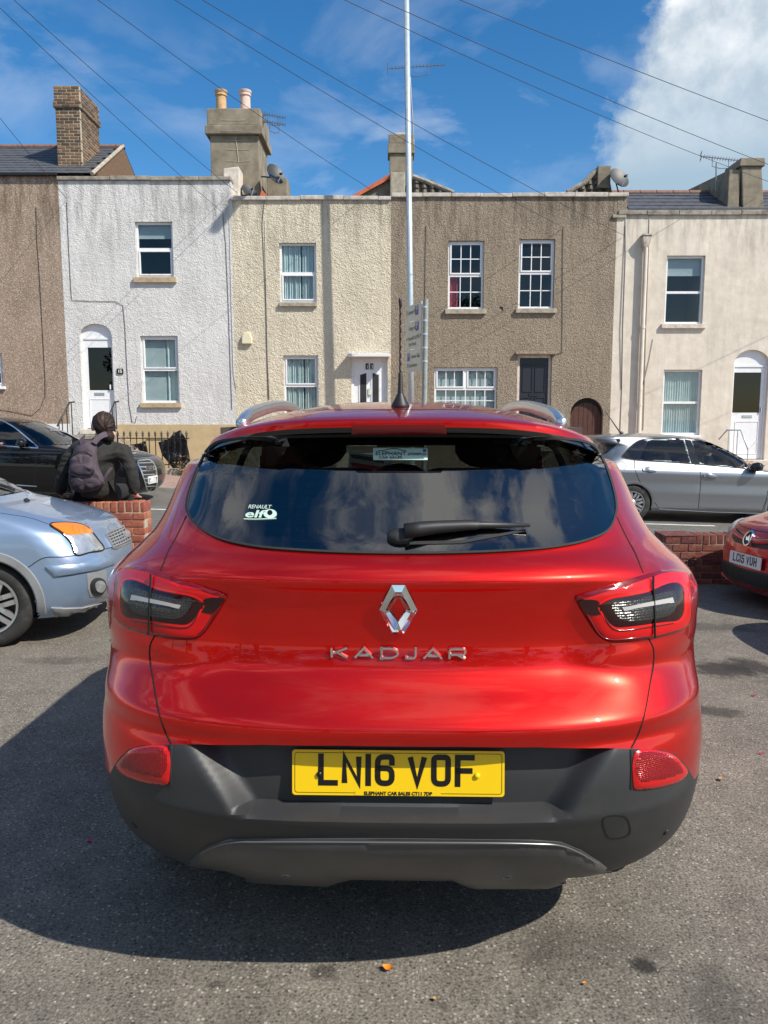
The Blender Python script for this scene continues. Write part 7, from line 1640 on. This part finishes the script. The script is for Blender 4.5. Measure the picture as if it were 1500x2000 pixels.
# ---- alarm box, number plaque, cable clips
ax, az = fx(483, 660), fz(483, 672); ab_ = MB(); pr2 = [(-.13, 0), (.13, 0), (.125, .16), (.08, .27), (0, .30), (-.08, .27), (-.125, .16)]; ab_.prism([(ax + a, az + b) for a, b in pr2], FACE - .09, FACE + .0); tag(ab_.build('alarm_box', 'cream_plastic', bevel=.02, loc=(ax, FACE, az)), 'cream alarm box on the wall of the cream house', 'alarm box')
nx, nz = fx(235, 725), fz(235, 730); npq = MB().box(nx - .08, nx + .08, FACE - .03, FACE - .001, nz - .005, nz + .13).build('number_plaque', 'black_plastic', loc=(nx, FACE, nz), bevel=.006); tag(npq, 'small black plaque with number 15 beside the white door', 'plaque')
t = text_mesh('15', .11, 'white_plastic', npq, 'numeral', .002, .003, 'CENTER'); t.location = (0, -.034, .025); t.rotation_euler = (R(90), 0, 0)
# ---- iron railings in front of the white house, handrails
ry = 18.5; xa, xb = at_y(232, 880, ry).x, at_y(366, 880, ry).x; zb0 = ground_z((xa + xb) / 2, ry) + .12; ztop = at_y(300, 841, ry).z; zrail = at_y(300, 856, ry).z
rl = empty('iron_railing', ((xa + xb) / 2, ry, zb0), 'black iron railing with spear heads before the white house', 'railing')
MB().box(xa - .1, xb + .15, ry - .12, ry + .12, zb0 - .3, zb0 + .13).build('plinth', 'old_sill', rl, bevel=.02)
for z in (zrail, zb0 + .22): MB().box(xa, xb + .05, ry - .018, ry + .018, z - .012, z + .012).build('rail', 'black_iron', rl)
nbar = 12
for k in range(nbar):
    x = xa + (xb - xa) * k / (nbar - 1) - .01; MB().tube([(x, ry, zb0 + .1), (x, ry, ztop - .12)], .012, 6).build('bar', 'black_iron', rl); MB().lathe([(.012, ztop - .14), (.03, ztop - .115), (.016, ztop - .09), (.034, ztop - .07), (.012, ztop - .03), (.002, ztop)], (x, ry, 0), 8).build('spear_head', 'black_iron', rl)
def handrail(label, pts, bars, mat, ground, name='handrail'):
    h = empty(name, (pts[0][0], pts[0][1], ground), label, 'handrail', 'handrails of the front steps'); MB().tube(pts, .02, 8).build('rail', mat, h, smooth=True)
    for p in bars: MB().tube([p, (p[0], p[1], ground)], .013, 6).build('bar', mat, h)
def q3(px, py, Y): p = at_y(px, py, Y); return (p.x, p.y, p.z)
handrail('black iron handrail left of the white house door', [q3(112, 832, 18.6), q3(136, 786, 19.5), q3(146, 785, 19.6)], [q3(115, 826, 18.7), q3(121, 814, 18.95), q3(130, 798, 19.25), q3(139, 786, 19.52)], 'black_iron', .3)
handrail('black iron handrail right of the white house door', [q3(208, 822, 18.6), q3(224, 785, 19.5), q3(232, 784, 19.6)], [q3(212, 815, 18.7), q3(219, 797, 19.2), q3(226, 786, 19.52)], 'black_iron', .3)
handrail('pale tubular handrail at the ivory house door', [q3(1404, 858, 19.7), q3(1420, 840, 19.4), q3(1447, 840, 19.4), q3(1461, 878, 18.9), q3(1478, 862, 19.2)], [q3(1424, 840, 19.4), q3(1441, 840, 19.4), q3(1461, 878, 18.9)], 'galvanised', 0)
# ---- black plastic sheeting hung on the railing, plant, cables
pbr('black_sheet', (.008, .008, .009), .22, bump=.6, bscale=14, bdist=.05)
def sheeting(label, outline, Y, seed):
    v, f = cdt(outline, 5); mb = MB(); P = []
    for q in v:
        d = .09 * noise.fractal(Vector((q.x * .09 + seed, q.y * .035, seed)), 1, 2, 3) + .05 * math.sin(q.x * .55 + 2 * noise.noise(Vector((q.x * .05, q.y * .05, seed)))); P.append(at_y(q.x, q.y, Y + d))
    mb.add(P, f); mb.add([p + Vector((.0, .02, 0)) for p in P], [t[::-1] for t in f]); o = mb.build('plastic_sheet', 'black_sheet', smooth=True, loc=P[0], recalc=False); tag(o, label, 'plastic sheet', 'black plastic sheets on the railing')
sheeting('large crumpled black plastic sheet at the right end of the railing', [(309, 864), (330, 857), (340, 845), (352, 840), (362, 856), (368, 880), (372, 905), (366, 915), (352, 922), (340, 918), (330, 905), (316, 888)], 18.68, 3); sheeting('small black plastic sheet behind the middle of the railing', [(256, 868), (272, 866), (284, 861), (288, 880), (292, 898), (280, 890), (262, 884)], 18.66, 8)
cb = tag(MB().tube([q3(236 + 34 * t / 20 + 8 * math.sin(t * 1.9), 852 + t * 1.5 + 5 * math.cos(t * 2.3), 18.4) for t in range(21)], .008, 5).build('loose_cable', 'cable_pale', smooth=True, loc=q3(250, 870, 18.4)), 'tangle of pale cable on the railing behind the person', 'cable')
pbr('leaf_olive', (.10, .09, .03), .7, var=.4); pbr('leaf_dry', (.22, .10, .06), .8, var=.4)
pc_ = at_y(357, 930, 18.2); wd_ = empty('weed_plant', (pc_.x, 18.2, ground_z(pc_.x, 18.2) + .12), 'scrubby weed growing at the railing foot beside the red SUV', 'plant'); rnd = random.Random(4)
for nm, mt, cnt in (('leaves', 'leaf_olive', 90), ('dry_leaves', 'leaf_dry', 45)):
    mb = MB()
    for k in range(cnt):
        c = Vector((pc_.x + rnd.gauss(0, .12), 18.2 + rnd.gauss(0, .08), pc_.z + .02 + abs(rnd.gauss(.10, .14)))); a = Vector((rnd.gauss(0, 1), rnd.gauss(0, 1), rnd.gauss(0, .6))).normalized() * .045; b = a.cross(Vector((rnd.gauss(0, 1), rnd.gauss(0, 1), 1))).normalized() * .018; mb.add([c - a, c + b, c + a, c - b], [(0, 1, 2, 3)])
    tag(mb.build(nm, mt, wd_, recalc=False), kind='stuff')
for k in range(6): MB().tube([(pc_.x + rnd.gauss(0, .04), 18.2, pc_.z - .1), (pc_.x + rnd.gauss(0, .12), 18.2, pc_.z + .25)], .006, 5).build('stem', 'leaf_olive', wd_)
# ---- litter on the tarmac
pbr('petal_pink', (.55, .03, .16), .6); pbr('leaf_orange', (.75, .24, .02), .6, var=.2); pbr('leaf_tan', (.42, .26, .13), .7, var=.2)
def litter(name, label, px, py, size, mat, cat, seed):
    p = at_ground(px, py); rnd = random.Random(seed); mb = MB(); n = 5; th = rnd.uniform(0, 6.28); ca, sa = math.cos(th), math.sin(th)
    for i in range(n + 1):
        t = i / n; wd = size * .42 * math.sin(math.pi * min(.97, max(.06, t))); z = .003 + size * .35 * (t - .5) ** 2 + .004
        for s_ in (-1, 0, 1): u, v = (t - .5) * size, s_ * wd; mb.v.append((p.x + u * ca - v * sa, p.y + u * sa + v * ca, p.z + z + (abs(s_) * size * .14)))
    mb.f = [(3*i+k, 3*i+k+1, 3*i+k+4, 3*i+k+3) for i in range(n) for k in range(2)]; b = len(mb.v); mb.v += [(x, y, z + .0012) for x, y, z in mb.v]; mb.f += [tuple(i + b for i in f)[::-1] for f in mb.f]
    tag(mb.build(name, mat, loc=p, smooth=True, recalc=False), label, cat)
litter('fallen_leaf', 'orange leaf on the tarmac below the number plate', 757, 1896, .030, 'leaf_orange', 'leaf', 2); litter('fallen_leaf', 'tan leaf on the tarmac right of the reflector', 1408, 1525, .028, 'leaf_tan', 'leaf', 5)
litter('fallen_petal', 'pink petal on the tarmac left of the bumper', 175, 1647, .022, 'petal_pink', 'petal', 3); litter('fallen_petal', 'pink petal on the tarmac near the right edge', 1487, 1474, .022, 'petal_pink', 'petal', 9); litter('fallen_petal', 'pink petal beside the dark stain at the right', 1474, 1360, .024, 'petal_pink', 'petal', 12)
litter('fallen_leaf', 'tiny tan leaf at the bottom centre of the tarmac', 850, 1956, .014, 'leaf_tan', 'leaf', 15); litter('fallen_leaf', 'tiny orange leaf at the lower right of the tarmac', 1142, 1925, .012, 'leaf_orange', 'leaf', 17)
# loose grit, too small to count
rnd = random.Random(21); mb = MB()
for k in range(900):
    y = 1.45 + 4.2 * rnd.random() ** 1.6; x = rnd.uniform(-.75, .75) * (y + .6); s_ = rnd.uniform(.0015, .0042); z = ground_z(x, y)
    mb.add([(x + s_ * math.cos(a) * rnd.uniform(.7, 1.2), y + s_ * math.sin(a) * rnd.uniform(.7, 1.2), z + .0005) for a in (0, 1.26, 2.5, 3.77, 5.0)] + [(x + rnd.uniform(-.3, .3) * s_, y, z + s_ * rnd.uniform(.6, 1.1))], [(0, 1, 5), (1, 2, 5), (2, 3, 5), (3, 4, 5), (4, 0, 5)])
pbr('grit', (.34, .31, .27), .9, var=.4, vscale=3); tag(mb.build('grit', 'grit', recalc=False), 'loose pale grit scattered over the tarmac', 'grit', kind='stuff')
# ================================================================== trees behind the viewpoint (seen only as reflections)
pbr('bark', (.09, .065, .045), .9, var=.3, bump=.6, bscale=12)
def foliage_mat(name, c):
    m = bpy.data.materials.new(name); m.use_nodes = True; nt = m.node_tree; b = nt.nodes['Principled BSDF']; oi = N(nt, 'ShaderNodeNewGeometry'); LK(nt, mix_n(nt, oi.outputs['Random Per Island'], tuple(x * .6 for x in c), tuple(min(1, x * 1.5) for x in c)), b.inputs['Base Color']); b.inputs['Roughness'].default_value = .6; MATS[name] = m
foliage_mat('foliage', (.055, .085, .025))
def tree(x, y, h, r, label, seed):
    rnd = random.Random(seed); t = empty('broadleaf_tree', (x, y, ground_z(x, y)), label, 'tree', 'trees behind the car park'); z0 = ground_z(x, y)
    tr = MB(); tr.tube([(x, y, z0 - .2), (x + .1, y, z0 + h * .3), (x, y + .1, z0 + h * .6), (x, y, z0 + h * .85)], [.32, .24, .15, .05], 10)
    for k in range(7): a = rnd.uniform(0, 6.28); z = z0 + h * rnd.uniform(.28, .6); tr.tube([(x, y, z), (x + math.cos(a) * r * .4, y + math.sin(a) * r * .4, z + h * .12), (x + math.cos(a) * r * .8, y + math.sin(a) * r * .8, z + h * .2)], [.11, .07, .02], 6)
    tr.build('trunk', 'bark', t, smooth=True); cr = MB(); cl = []
    for k in range(26): a = rnd.uniform(0, 6.28); q = rnd.random() ** .5; e = rnd.uniform(-1, 1); cl.append((Vector((x + math.cos(a) * r * q * math.sqrt(1 - e * e * .8), y + math.sin(a) * r * q * math.sqrt(1 - e * e * .8), z0 + h * .62 + e * h * .36)), rnd.uniform(.6, 1.25)))
    for c, cr_ in cl:
        for k in range(150):
            d = Vector((rnd.gauss(0, 1), rnd.gauss(0, 1), rnd.gauss(0, 1))).normalized() * cr_ * rnd.random() ** .4; p = c + d; a = Vector((rnd.gauss(0, 1), rnd.gauss(0, 1), rnd.gauss(0, .5))).normalized() * .16; b = a.cross(Vector((rnd.gauss(0, 1), rnd.gauss(0, 1), rnd.gauss(0, 1)))).normalized() * .09
            cr.add([p - a, p + b, p + a, p - b], [(0, 1, 2, 3)])
    cr.build('crown', 'foliage', t, recalc=False)
for i, (x, y, h, r, l) in enumerate(((-9, -13, 9, 3.4, 'leafy tree behind the viewpoint, farthest left'), (-3.5, -15, 10.5, 3.8, 'tall leafy tree behind the viewpoint, left of centre'), (2.5, -14, 8.5, 3.2, 'leafy tree behind the viewpoint, right of centre'), (8, -17, 10, 3.8, 'leafy tree behind the viewpoint, farthest right'), (-15, -10, 9, 3.6, 'leafy tree behind the viewpoint beside the car park'))): tree(x, y, h, r, l, 30 + i)
